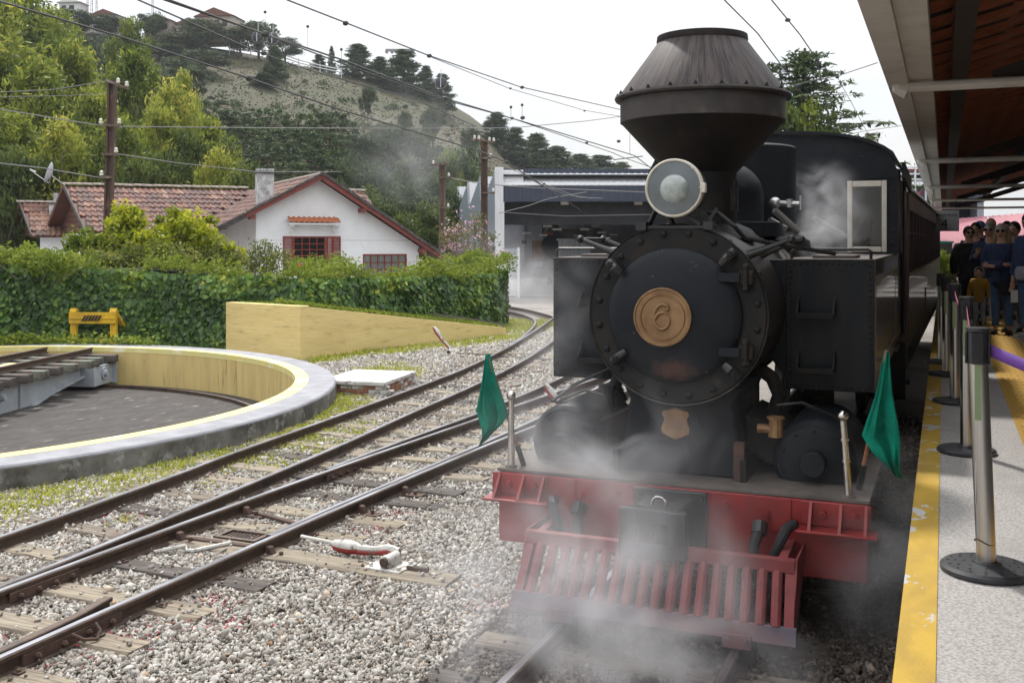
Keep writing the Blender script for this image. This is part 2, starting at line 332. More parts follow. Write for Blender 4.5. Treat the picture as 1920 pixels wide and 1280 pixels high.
# bond loop, tie bar, inspection grate and the white rods of the point gear
MB().tube([(-4.99,5.10,-.03),(-4.93,5.08,-.06),(-4.90,5.02,-.09),(-4.93,4.94,-.07),(-4.99,4.90,-.03)], .011, 6).build('rail_bond', 'rust', T2)
MB().bar((-5.97,7.98,-.10),(-5.12,7.72,-.10),.05,.02).build('stretcher_bar', 'rust', T2)
MB().bar((-5.97,7.05,-.10),(-5.10,7.05,-.10),.06,.02).build('stretcher_bar', 'rust', T2)
g = MB(); g.bx(-5.70,-5.28,7.14,7.18,-.13,-.085); g.bx(-5.70,-5.28,7.36,7.40,-.13,-.085); g.bx(-5.70,-5.66,7.18,7.36,-.13,-.085); g.bx(-5.32,-5.28,7.18,7.36,-.13,-.085)
go = g.build('grate_frame', 'rail_steel', T2)
for k in range(9): MB().bx(-5.645+.036*k,-5.632+.036*k,7.19,7.35,-.115,-.10).build('grate_bar', 'rail_steel', go)
MB().tube([(-5.87,6.62,-.10),(-5.70,6.80,-.075),(-5.66,6.76,-.10),(-5.60,6.78,-.10),(-5.44,7.02,-.085)], .016, 6).build('point_rod', 'white_paint', T2)
child_world(T2); child_world(T3)

# ------------------------------------------------------------------ ground switch levers
def switch_lever(loc, rz, label, up=0.0):
    e = empty('switch_lever', loc, rz, label, 'switch lever', 'ground switch levers')
    mb = MB(); mb.bx(-.16,.16,-.13,.13,0,.028); mb.cyl((0,-.09,.070),(0,.09,.070),.046,None,14); mb.bx(-.046,.046,-.078,.078,.028,.07); mb.build('base_casting', 'white_paint', e, bevel=.006)
    for sx in (-1,1):
        for sy in (-1,1): MB().cyl((sx*.125,sy*.085,.028),(sx*.125,sy*.085,.05),.02,.017,6).build('base_bolt', 'white_paint', e)
    MB().cyl((0,-.105,.070),(0,-.092,.070),.036,None,12).build('axle_cap', 'rail_steel', e)
    a = math.radians(up); ca, sa = math.cos(a), math.sin(a)
    M = Matrix.Translation((0,.12,.085)) @ Matrix.Rotation(a, 4, 'Y')
    path = [(0,0,0),(-.10,0,.02),(-.22,0,-.01),(-.36,0,-.02),(-.50,0,-.005)]
    t = MB(M); t.tube([(x,y,z+.012) for x,y,z in path], [.032,.028,.024,.03,.034], 8); t.build('lever_arm', 'white_paint', e)
    t = MB(M); t.tube([(x,y,z-.014) for x,y,z in path], [.030,.027,.024,.03,.034], 8); t.build('lever_underside', 'red_paint', e)
    t = MB(M); t.lathe([(.012,-.14),(.038,-.11),(.050,-.03),(.052,.03),(.042,.10),(.02,.13)], 14, Matrix.Translation((-.50,0,-.02)) @ Matrix.Rotation(R(90),4,'Y')); wgt = t.build('lever_weight', 'red_paint', e)
    t = MB(M); t.lathe([(.01,-.145),(.038,-.115),(.0515,-.03),(.0535,.03),(.043,.10),(.018,.135)], 14, Matrix.Translation((-.50,0,-.005)) @ Matrix.Rotation(R(90),4,'Y') @ Matrix.Scale(.86,4,(1,0,0))); t.build('weight_top', 'white_paint', wgt)
    if not up: t = MB(M); t.cyl((-.62,0,.0),(-.95,0,.012),.014,None,8); t.build('lever_handle', 'white_paint', e)
    MB().tube([(.15,0,.03),(.25,0,.025),(.33,.01,.03)], .016, 6).build('lever_stub', 'rust', e)
    return e
switch_lever((-3.93,7.03,-.115), R(-4), 'red and white switch lever lying on a sleeper in the gravel foreground')
e = switch_lever((-10.2,20.9,-.13), R(15), 'small red and white switch lever standing in front of the yellow wall', 55)
MB().tube([(.15,0,.03),(.9,-.1,.03),(1.8,.1,.02),(2.2,.3,.02)], .02, 6).build('connecting_rod', 'old_sleeper', e)
switch_lever((-4.62,13.3,-.13), R(10), 'red and white switch lever beyond the left cylinder of the locomotive', 50)

# ------------------------------------------------------------------ turntable pit
def ring(prof, n=120):
    mb = MB(Matrix.Translation((PC[0], PC[1], 0))); mb.lathe(prof, n, closed=True); return mb
KT = .13
pit = empty('turntable_pit', (PC[0], PC[1], -1.3), label='round turntable pit with yellow wall and pale concrete kerb', cat='turntable pit')
def pitpart(mb, name, m, **k):
    o = mb.build(name, m, pit, **k); o.location = (-PC[0], -PC[1], 1.3); return o
pitpart(ring([(PR_IN+.02,KT-.30),(PR_IN+.02,KT),(PR_OUT-.02,KT),(PR_OUT,KT-.02),(PR_OUT,KT-.30)]), 'kerb', 'concrete_kerb')
pitpart(ring([(PR_OUT-.1,GZ-.2),(PR_OUT+.012,GZ-.2),(PR_OUT+.012,KT-.035),(PR_OUT-.1,KT-.035)]), 'kerb_face', 'mossy_concrete')
pitpart(ring([(PR_IN-.005,KT-.1),(PR_IN-.005,KT+.004),(PR_IN+.21,KT+.004),(PR_IN+.21,KT-.1)]), 'painted_edge', 'yellow_line')
pitpart(ring([(PR_IN,-.75),(PR_IN,KT-.05),(PR_IN+.1,KT-.05),(PR_IN+.1,-.75)]), 'pit_wall', 'pit_yellow')
m_ = MB(Matrix.Translation((PC[0], PC[1], 0))); m_.lathe([(PR_IN+.05,-.66),(PR_IN-.6,-.70),(3.9,-1.15),(1.2,-1.4),(.01,-1.45)], 96); pitpart(m_, 'pit_floor', 'pit_asphalt')
pitpart(ring([(PR_IN-.48,-.72),(PR_IN-.48,-.595),(PR_IN-.42,-.595),(PR_IN-.42,-.72)]), 'circle_rail', 'rail_steel')
mat('girder_paint', (.36,.39,.43), .55, c2=(.30,.33,.37), scale=3, c3=(.20,.17,.15), scale3=5, lo3=.66, hi3=.8)
mat('mossy_timber', (.17,.18,.14), .9, c2=(.06,.055,.05), scale=5, c3=(.22,.10,.08), scale3=4, bump=.8)
tb = empty('turntable_bridge', (PC[0], PC[1], -1.34), R(18), 'blue grey turntable bridge with rails and timber sleepers over the pit', 'turntable')
BL = PR_IN - .10   # local y runs along the bridge
for s_ in (-1, 1):
    x = s_*.72
    poly = [(-BL+.9,1.17),(BL-.9,1.17),(BL-.9,.98),(BL-2.3,.80),(BL-3.9,.42),(-BL+3.9,.42),(-BL+2.3,.80),(-BL+.9,.98)]
    M = Matrix(((0,0,1,x),(1,0,0,0),(0,1,0,0),(0,0,0,1)))
    go = MB().prism(poly, -.008, .008, M).build('girder', 'girder_paint', tb)
    fl = MB(); pts = [(BL-.9,.98),(BL-2.3,.80),(BL-3.9,.42),(-BL+3.9,.42),(-BL+2.3,.80),(-BL+.9,.98)]
    for a, b in zip(pts[:-1], pts[1:]): fl.bar((x, a[0], a[1]), (x, b[0], b[1]), .22, .025)
    fl.bx(x-.11,x+.11,-BL+.9,BL-.9,1.165,1.188); fl.build('girder_flange', 'girder_paint', go)
    for k in range(46):
        yy = -BL+1.2 + k*(2*BL-2.4)/45; zb = np.interp(abs(yy), [0,BL-3.9,BL-2.3,BL-.9], [.42,.42,.80,.98])
        for sd in (1,): MB().ball((x+s_*.012, yy, zb+.05), .014, 6, 4).build('rivet', 'girder_paint', go)
    for yy in (-3.2,-1.2,1.2,3.2): MB().bx(x+s_*.008,x+s_*.05,yy-.006,yy+.006,np.interp(abs(yy),[0,BL-3.9,BL-2.3],[.43,.43,.8]),1.165).build('stiffener', 'girder_paint', go)
    MB().tube([(x+s_*.01,2.6,.98),(x+s_*.12,2.6,.98)], [.09,.05], 10).build('round_bracket', 'girder_paint', go)
    rl = MB(); rl.sweep([(s_*.5,-BL+.02),(s_*.5,BL-.02)], RAIL, z=1.45+.02); ro = rl.build('rail', 'rail_steel', tb)
for s_ in (-1, 1):
    y0, y1 = sorted((s_*(BL-.95), s_*(BL-.12)))
    eb = MB(); eb.bx(-1.02,1.02,y0,y1,.76,1.17); eo = eb.build('end_carriage', 'girder_paint', tb, bevel=.01)
    for sx in (-1,1):
        MB().cyl((sx*1.0,(y0+y1)/2,1.0),(sx*1.05,(y0+y1)/2,1.0),.13,None,16).build('wheel_bearing', 'girder_paint', eo)
        MB().cyl((sx*1.04,(y0+y1)/2,1.0),(sx*1.10,(y0+y1)/2,1.0),.08,.06,12).build('bearing_cap', 'girder_paint', eo)
        MB().cyl((sx*.82,(y0+y1)/2,1.06),(sx*.92,(y0+y1)/2,1.06),.205,None,24).build('wheel', 'rail_steel', eo)
    for sx in (-1,1): MB().bx(sx*1.0-.09,sx*1.0+.05*0+.09,y1-.02 if s_>0 else y0-.06,y1+.06 if s_>0 else y0+.02,.74,1.19).build('end_plate', 'girder_paint', eo)
for k in range(24):
    y = -BL+.25 + k*(2*BL-.5)/23
    o = MB().bx(-1.12,1.12,-.11,.11,-.10,.055).build('sleeper', random.choice(['mossy_timber','dark_sleeper','mossy_timber']), tb, bevel=.01, loc=(random.uniform(-.05,.05), y, 1.475-.19), rot=(0,0,random.uniform(-.02,.02)))
    o.location.z = 1.29
MB().bx(-.16,.16,3.9,4.4,1.35,1.37).build('yellow_board', 'yellow_line', tb)

# white cover slab by the pit
wb = empty('utility_pit_cover', (-9.05,15.5,GZ), R(8), 'white painted concrete cover slab on bricks beside the pit kerb', 'pit cover')
MB().bx(-.62,.55,-.75,.75,.20,.27).build('cover_slab', 'white_paint', wb, bevel=.015)
for r_ in range(3):
    for k in range(6): MB().bx(-.11,.11,-.05,.05,0,.06).build('brick', random.choice(['brickwork','white_paint','white_paint']), wb, bevel=.004, loc=(-.55+.205*k+(.08 if r_%2 else 0), -.66, .005+.065*r_))
    for k in range(7): MB().bx(-.05,.05,-.10,.10,0,.06).build('brick', random.choice(['brickwork','white_paint']), wb, bevel=.004, loc=(.48, -.55+.205*k, .005+.065*r_))
# ------------------------------------------------------------------ ballast stones (near ones are real stones)
def in_frame(x, y, z=-.15, mg=.06):
    d = y*_c - x*_s; a = (x*_c + y*_s)/d*1950/1920; b = (z-CAMH)/d*1950/1920
    return (d > .5) & (np.abs(a) < .5+mg) & (b > -(1280-452)/1920-mg)
ICO_V = None
def stone_shapes():
    bm = bmesh.new(); bmesh.ops.create_icosphere(bm, subdivisions=1, radius=1.0); V = np.array([v.co for v in bm.verts]); F = np.array([[v.index for v in f.verts] for f in bm.faces]); bm.free()
    O = np.array([(1,0,0),(-1,0,0),(0,1,0),(0,-1,0),(0,0,1),(0,0,-1)], float); OF = np.array([(0,2,4),(2,1,4),(1,3,4),(3,0,4),(2,0,5),(1,2,5),(3,1,5),(0,3,5)])
    B = np.array([(-1,-1,-1),(1,-1,-1),(1,1,-1),(-1,1,-1),(-1,-1,1),(1,-1,1),(1,1,1),(-1,1,1)], float)*.78; BF = np.array([(0,2,1),(0,3,2),(4,5,6),(4,6,7),(0,1,5),(0,5,4),(1,2,6),(1,6,5),(2,3,7),(2,7,6),(3,0,4),(3,4,7)])
    return B, BF, O, OF
SV, SF, OV, OF_ = stone_shapes()
def over_sleeper(x, y):
    hit = np.zeros(len(x), bool)
    for cx, cy, an, hl, hw in sleeper_boxes:
        dx, dy = x-cx, y-cy; u = dx*math.cos(an)+dy*math.sin(an); v = -dx*math.sin(an)+dy*math.cos(an); hit |= (np.abs(u) < hl-.02) & (np.abs(v) < hw-.015)
    return hit
def scatter(x0, x1, y0, y1, dens, size, hi, keep):
    n = int((x1-x0)*(y1-y0)*dens); x = rng.uniform(x0,x1,n); y = rng.uniform(y0,y1,n)
    k = in_frame(x, y) & keep(x, y) & (np.hypot(x-PC[0], y-PC[1]) > PR_OUT+.03)
    x, y = x[k], y[k]; o = over_sleeper(x, y); k = ~o | (rng.random(len(x)) < .025); x, y, o = x[k], y[k], o[k]; n = len(x)
    Vb, Fb = (SV, SF) if hi else (OV, OF_); nv = len(Vb)
    s = size*np.exp(rng.normal(0,.34,n)); sc = np.stack([s*rng.uniform(.8,1.25,n), s*rng.uniform(.6,1.0,n), s*rng.uniform(.38,.72,n)], 1)
    P = (Vb[None]*(1 + rng.normal(0,.20,(n,nv,1))) + rng.normal(0,.24,(n,nv,3)))*sc[:,None,:]
    q = rng.normal(size=(n,4)); q[:,1:3] *= .55; q /= np.linalg.norm(q, axis=1)[:,None]
    a, b, c, d = q.T; M = np.stack([1-2*(c*c+d*d),2*(b*c-d*a),2*(b*d+c*a),2*(b*c+d*a),1-2*(b*b+d*d),2*(c*d-b*a),2*(b*d-c*a),2*(c*d+b*a),1-2*(b*b+c*c)],1).reshape(n,3,3)
    P = np.einsum('nij,nkj->nki', M, P)
    z = np.where(o, -.098, GZ + .024 + rng.uniform(-.006,.018,n)); P += np.stack([x,y,z],1)[:,None,:]
    F = (Fb[None] + (np.arange(n)*nv)[:,None,None]).reshape(-1,3)
    rb = rng.beta(2.0,1.8,n); nr = np.minimum(np.abs(x+5.04), np.minimum(np.abs(x+6.0), np.abs(x+6.3-.0*y)))
    rb = np.where((nr < .22) & (y < 12), rb*rng.uniform(.45,.95,n), rb)      # rust and oil beside the rails
    return P.reshape(-1,3), F, np.repeat(rb, len(Fb)), x, y
clean = lambda x, y: (x < -2.78 - np.maximum(0, 0)*x) & (x > -12)
oily = lambda x, y: (x > -2.78) & (x < -.05)  # strip by the locomotive: oil stain plus painted shade
def stones(name, parts, m, label):
    V = []; F = []; Rn = []; k = 0
    for p in parts:
        V.append(p[0]); F.append(p[1]+k); Rn.append(p[2]); k += len(p[0])
    tag(inst(name, np_mesh(name, np.vstack(V), np.vstack(F), m, np.concatenate(Rn))), label, 'gravel', kind='stuff')
stones('ballast_gravel', [scatter(-9.2,-2.5,3.6,9.0,3600,.0130,True,clean), scatter(-10.2,-2.5,9.0,16,2000,.0180,False,clean), scatter(-12,-4,16,27,800,.027,False,clean)], 'ballast_stone', 'pale grey crushed stone ballast between the tracks')
stones('oily_shaded_ballast', [scatter(-2.9,0,3.4,8.0,3600,.0130,True,oily), scatter(-2.9,0,8.0,16,900,.024,False,oily)], 'oily_shaded_stone', 'dark gravel under and beside the locomotive, oil stain with painted-in shade')
def petals():
    spots = [(-5.55,4.65,.25),(-5.3,4.5,.2),(-4.75,5.95,.22),(-4.7,5.35,.25),(-4.8,5.1,.2),(-4.3,5.6,.2),(-4.6,7.9,.15),(-4.7,8.5,.15),(-6.9,7.4,.25),(-7.3,9.0,.3),(-2.9,6.6,.15),(-6.3,7.7,.2),(-4.9,4.6,.25)]
    V, F, Rn = [], [], []; k = 0
    C = np.vstack([np.stack([rng.normal(x,s*.6,60), rng.normal(y,s*.5,60), np.full(60,-.112)],1) for x,y,s in spots])
    V, F = leaves(C, rng.uniform(.012,.03,len(C)), .7, flat=.6)
    tag(inst('fallen_petals', np_mesh('fallen_petals', V, F, 'red_petal', rng.random(len(F)))), 'small dark red fallen petals strewn over the ballast', 'petals', kind='stuff')
petals()
# grass tufts along the pit kerb and at the foot of the yellow wall
def grass(name, C, h, label, m='grass_blade', w=.012):
    C = C[np.hypot(C[:,0]-PC[0], C[:,1]-PC[1]) > PR_OUT+.02]; n = len(C); a = rng.uniform(0,2*math.pi,n); d = np.stack([np.cos(a),np.sin(a),np.zeros(n)],1); hh = h*rng.uniform(.4,1.2,n)[:,None]
    t = rng.normal(0,.35,(n,3)); t[:,2] = 1; tip = C + t*hh; midp = C + t*hh*.5*np.array([.7,.7,1.15]); wv = np.cross(d, [0,0,1])*w*rng.uniform(.6,1.5,n)[:,None]
    V = np.stack([C-wv, C+wv, midp+wv*.8, midp-wv*.8, tip], 1).reshape(-1,3); b = np.arange(n)[:,None]*5
    F = np.vstack([b+np.array([0,1,2]), b+np.array([0,2,3]), b+np.array([3,2,4])]); rn = rng.random(n)
    return tag(inst(name, np_mesh(name, V, F, m, np.concatenate([rn,rn,rn]))), label, 'grass', kind='stuff')
def clumps(n, fn, k=40, s=.12):
    out = []
    for _ in range(n):
        x, y = fn(); kk = rng.integers(k//2, k*2); out.append(np.stack([rng.normal(x,s*rng.uniform(.5,1.5),kk), rng.normal(y,s,kk), np.full(kk,GZ+.01)],1))
    return np.vstack(out)
def near_kerb():
    a = rng.uniform(-.7,.6); r = PR_OUT + abs(rng.normal(.05,.55 if a < .25 else .2)); return PC[0]+r*math.cos(a), PC[1]+r*math.sin(a)
grass('kerb_grass', clumps(380, near_kerb, 30), .07, 'yellow green grass and weeds along the turntable kerb')
def wall_foot():
    t = rng.random(); x = -12.6 + 2.0*t + abs(rng.normal(.1,.25)); return x, 18.8+6.6*t+rng.normal(0,.3) 
Cw = clumps(120, wall_foot, 40, .2)
def verge(): return rng.uniform(-12.9,-10.9), rng.uniform(24.5,31)
grass('wall_grass', np.vstack([Cw, clumps(150, verge, 60, .25), clumps(40, lambda: (rng.normal(-9.9,.6), rng.normal(17.2,.8)), 40, .15)]), .10, 'grass tufts growing at the foot of the yellow wall')

# ------------------------------------------------------------------ platform
PZ = .97
mat('platform_concrete', (.50,.475,.455), .9, c2=(.26,.245,.235), scale=75, lo=.42, hi=.66, c3=(.30,.285,.27), scale3=1.3, lo3=.5, hi3=.75, bump=.6, bscale=160)
mat('platform_yellow', (.55,.35,.04), .75, c2=(.42,.27,.04), scale=3, c3=(.50,.48,.47), scale3=4.5, lo3=.59, hi3=.605, stretch=(1.6,.8,1), bump=.3, bscale=90)
mat('platform_face', (.16,.14,.12), .9, c2=(.08,.07,.06), scale=3, bump=.5)
mat('tactile_yellow', (.60,.36,.06), .75, c2=(.50,.29,.05), scale=4, bump=.2)
pl = MB(); pl.bx(-.10, 14, -6, 60, GZ-.1, PZ); po = pl.build('platform', 'platform_concrete', smooth=0); tag(po, 'grey concrete station platform', kind='structure')
MB().bx(-.155,-.1,-6,60,PZ-.16,PZ+.002).build('platform_edge', 'platform_yellow', po, smooth=0)
MB().bx(-.150,-.101,-6,60,GZ,PZ-.16).build('edge_face', 'platform_face', po, smooth=0)
MB().bx(-.1,-.025,-6,60,PZ-.02,PZ+.004).build('edge_paint', 'platform_yellow', po, smooth=0)
# tactile tiles: a slab with raised bars, one object per tile
tt = MB(); tt.bx(0,.25,0,.25,PZ-.01,PZ+.006)
for k in range(4): tt.bx(.03+k*.055,.06+k*.055,.012,.238,PZ+.006,PZ+.013)
tme = tt.mesh('tactile_tile', 'tactile_yellow', 0)
for j in range(2):
    for k in range(66): inst('tactile_tile', tme, po, (.515+j*.252, 4.6+k*.252, 0))

# ------------------------------------------------------------------ platform canopy
mat('gutter_paint', (.60,.58,.54), .6, c2=(.52,.49,.45), scale=3, c3=(.35,.31,.27), scale3=6, lo3=.62, hi3=.8)
mat('canopy_wood', (.030,.018,.012), .8, c2=(.018,.011,.008), scale=6, stretch=(1,.2,1))
mat('canopy_tile', (.24,.062,.02), .8, c2=(.15,.038,.014), scale=5, c3=(.16,.06,.04), scale3=3)
cn = empty('platform_canopy', (3,10,PZ), label='tiled platform canopy on dark timbers with a white gutter along its edge', cat='canopy')
def cpart(mb, name, m, **k):
    o = mb.build(name, m, cn, **k); o.location = (-3,-10,-PZ); return o
CX, CZ = -.40, CAMH+1.2          # outer lower edge of the gutter
gp = [(CX,CZ),(CX+.15,CZ),(CX+.15,CZ+.17),(CX+.135,CZ+.17),(CX+.135,CZ+.015),(CX+.012,CZ+.015),(CX+.012,CZ+.15),(CX,CZ+.15)]
MX = Matrix(((1,0,0,0),(0,0,1,0),(0,1,0,0),(0,0,0,1)))
cpart(MB().prism(gp, -3, 46, MX), 'gutter', 'gutter_paint', smooth=0)
cpart(MB().bx(CX+.152,CX+.30,-3,46,CZ+.035,CZ+.06), 'soffit_board', 'gutter_paint', smooth=0)
cpart(MB().bx(CX+.30,CX+.32,-3,46,CZ+.03,CZ+.20), 'fascia_board', 'gutter_paint', smooth=0)
SL = .30    # roof pitch
def rz(x): return CZ + .20 + (x-CX)*SL
# tile courses running up the slope, each a channel of overlapping clay tiles
crs = MB()
for k in range(16):
    x0 = CX+.05+k*.40; a = 7
    for q in range(a):
        t0, t1 = math.pi*q/a, math.pi*(q+1)/a
        y0, y1 = -.095*math.cos(t0), -.095*math.cos(t1); s0, s1 = .055*math.sin(t0), .055*math.sin(t1)
        lo_, hi_ = rz(x0)+.02, rz(x0+.44)
        crs.add([(x0,y0,lo_-s0),(x0,y1,lo_-s1),(x0+.44,y1,hi_-s1),(x0+.44,y0,hi_-s0)], [(0,1,2,3)])
cme = crs.mesh('tile_course', 'canopy_tile', 0, fix=False)
nk = 0; y = 3.0
while y < 44:
    o = inst('tile_course', cme, cn, (-3, y-10, -PZ)); y += .52; nk += 1
cpart(MB().add([(CX+.05,-3,rz(CX)+.08),(6.5,-3,rz(6.5)+.07),(6.5,46,rz(6.5)+.07),(CX+.05,46,rz(CX)+.08),(CX+.05,-3,rz(CX)+.13),(6.5,-3,rz(6.5)+.12),(6.5,46,rz(6.5)+.12),(CX+.05,46,rz(CX)+.13)], [(3,2,1,0),(4,5,6,7),(0,1,5,4),(1,2,6,5),(2,3,7,6),(3,0,4,7)]), 'roof_deck', 'canopy_wood', smooth=0)
for x in (.12, 1.5, 3.0, 4.5, 6.0): cpart(MB().bx(x-.06,x+.06,-3,46,rz(x)-.25,rz(x)-.075), 'purlin', 'canopy_wood', smooth=0)
for k, y in enumerate((8.55, 16.5, 24.5, 32.5, 40.5)):
    cpart(MB().tube([(CX+.10,y,CZ-.02),(7,y,CZ-.02)], .04, 10), 'tie_pipe', 'gutter_paint')
    cpart(MB().tube([(CX+.08,y,CZ+.10),(CX+.08,y,CZ-.03),(CX+.14,y,CZ-.06)], .055, 10), 'gutter_outlet', 'gutter_paint')
    cpart(MB().bar((.9,y+.10,rz(.55)-.30),(6.8,y+.10,rz(6.8)-.30), .10, .16), 'rafter', 'canopy_wood', smooth=0)
    cpart(MB().bar((.35,y+.10,CZ+.02),(2.6,y+.10,rz(2.6)-.35), .09, .13), 'brace', 'canopy_wood', smooth=0)
    cpart(MB().bx(3.0-.09,3.0+.09,y-.09,y+.09,PZ,rz(3)-.2), 'post', 'canopy_wood', smooth=0)

sw_ = empty('shade_wall', (6.9,20,PZ), label='unseen wall added behind the platform to cut light under the canopy', cat='building')  # out of view; added to block light from the right and darken the canopy
MB().bx(0,.3,-26,26,0,rz(6.6)-PZ).build('wall', mat('shade_wall_plaster', (.50,.44,.36), .9, c2=(.42,.37,.30), scale=1.5), sw_, smooth=0)
for k in range(8): MB().bx(-.03,0,-24+k*6.2,-22.6+k*6.2,0,2.3).build('door', 'canopy_wood', sw_, smooth=0)
# ------------------------------------------------------------------ steam locomotive
mat('loco_black', (.010,.012,.016), .42, c2=(.017,.019,.022), scale=3, c3=(.036,.031,.027), scale3=7, lo3=.60, hi3=.80, bump=.12, bscale=25, rough2=.6, spec=0.16)
mat('loco_door', (.010,.0125,.017), .42, c2=(.016,.018,.021), scale=3, c3=(.16,.10,.08), scale3=11, lo3=.665, hi3=.69, bump=.08, bscale=25, spec=0.16)
mat('loco_ring', (.012,.013,.015), .5, c2=(.024,.021,.018), scale=5, c3=(.055,.043,.034), scale3=9, lo3=.60, hi3=.75, bump=.2, bscale=35, spec=0.15)
mat('loco_soot', (.011,.010,.010), .6, c2=(.020,.016,.014), scale=4, c3=(.045,.036,.031), scale3=5, lo3=.62, hi3=.8, bump=.2, spec=0.18)
mat('stack_cap_metal', (.105,.086,.083), .66, 0, spec=.2, c2=(.022,.019,.024), scale=34, stretch=(1,1,.06), c3=(.15,.115,.10), scale3=22, lo3=.56, hi3=.74, bump=.35, bscale=30)
mat('stack_band_metal', (.038,.030,.027), .55, .2, c2=(.018,.015,.015), scale=5, c3=(.085,.066,.058), scale3=6, lo3=.58, hi3=.78, bump=.25)
mat('boiler_jacket', (.42,.41,.40), .38, .5, c2=(.19,.175,.165), scale=4, c3=(.42,.42,.42), scale3=3, lo3=.55, hi3=.8)
mat('beam_red', (.28,.013,.012), .42, c2=(.19,.012,.012), scale=4, c3=(.14,.06,.05), scale3=6, lo3=.60, hi3=.78, bump=.12, bscale=30)
mat('pilot_red', (.24,.042,.043), .6, c2=(.17,.030,.031), scale=6, c3=(.42,.36,.33), scale3=11, lo3=.70, hi3=.74, bump=.15)
mat('pilot_foot', (.125,.115,.15), .55, c2=(.20,.09,.09), scale=4, c3=(.30,.27,.27), scale3=12, lo3=.7, hi3=.75)
mat('deck_plate', (.125,.105,.092), .8, c2=(.075,.062,.055), scale=6, c3=(.20,.155,.125), scale3=3, bump=.3)
mat('brass', (.28,.17,.086), .46, .6, c2=(.20,.115,.056), scale=4, c3=(.14,.075,.035), scale3=7, lo3=.54, hi3=.72, rough2=.58)
mat('dull_brass', (.34,.20,.09), .6, .45, c2=(.22,.12,.06), scale=9)
mat('chrome', (.62,.60,.57), .18, 1.0, c2=(.45,.42,.38), scale=6)
mat('cream_paint', (.56,.53,.46), .5, c2=(.50,.45,.37), scale=8, c3=(.30,.24,.19), scale3=14, lo3=.66, hi3=.74)
mat('black_iron', (.011,.011,.012), .38, c2=(.020,.019,.019), scale=8, bump=.1, spec=0.45)
mat('rubber', (.018,.018,.02), .55, c2=(.035,.034,.034), scale=9, spec=0.25)
mat('tank_side', (.030,.026,.020), .22, c2=(.045,.038,.028), scale=2, coat=.4)
mat('pin_line', (.28,.24,.17), .6)
mat('flag_green', (.004,.19,.125), .9, c2=(.003,.135,.09), scale=5, c3=(.02,.23,.16), scale3=18, lo3=.55, hi3=.8, bump=.35, bscale=110, spec=.15)
mat('flag_stick', (.36,.15,.07), .7, c2=(.22,.09,.05), scale=12, c3=(.55,.45,.36), scale3=18, lo3=.66, hi3=.72)
mat('silver_pipe', (.52,.52,.52), .35, .8)
def door_wear():      # a rubbed rusty patch low on the smokebox door, with its own ragged shape
    t = MATS['loco_door'].node_tree; b = t.nodes['Principled BSDF']; src = b.inputs['Base Color'].links[0].from_socket
    tcn = t.nodes.new('ShaderNodeTexCoord'); mp = t.nodes.new('ShaderNodeMapping'); mp.inputs['Location'].default_value = (0,0,-1.54*13); mp.inputs['Scale'].default_value = (6.5,.01,13); t.links.new(tcn.outputs['Object'], mp.inputs[0])
    ln = t.nodes.new('ShaderNodeVectorMath'); ln.operation = 'LENGTH'; t.links.new(mp.outputs[0], ln.inputs[0])
    n = t.nodes.new('ShaderNodeTexNoise'); n.inputs['Scale'].default_value = 16; n.inputs['Detail'].default_value = 5; t.links.new(tcn.outputs['Object'], n.inputs['Vector'])
    ad = t.nodes.new('ShaderNodeMath'); ad.operation = 'MULTIPLY_ADD'; ad.inputs[1].default_value = 1.6; t.links.new(n.outputs['Fac'], ad.inputs[0]); t.links.new(ln.outputs['Value'], ad.inputs[2])
    mr = t.nodes.new('ShaderNodeMapRange'); mr.inputs[1].default_value = 1.9; mr.inputs[2].default_value = 1.3; t.links.new(ad.outputs[0], mr.inputs[0])
    mx = t.nodes.new('ShaderNodeMix'); mx.data_type = 'RGBA'; mx.inputs[7].default_value = (.07,.036,.028,1); t.links.new(mr.outputs[0], mx.inputs[0]); t.links.new(src, mx.inputs[6]); t.links.new(mx.outputs[2], b.inputs['Base Color'])
door_wear()
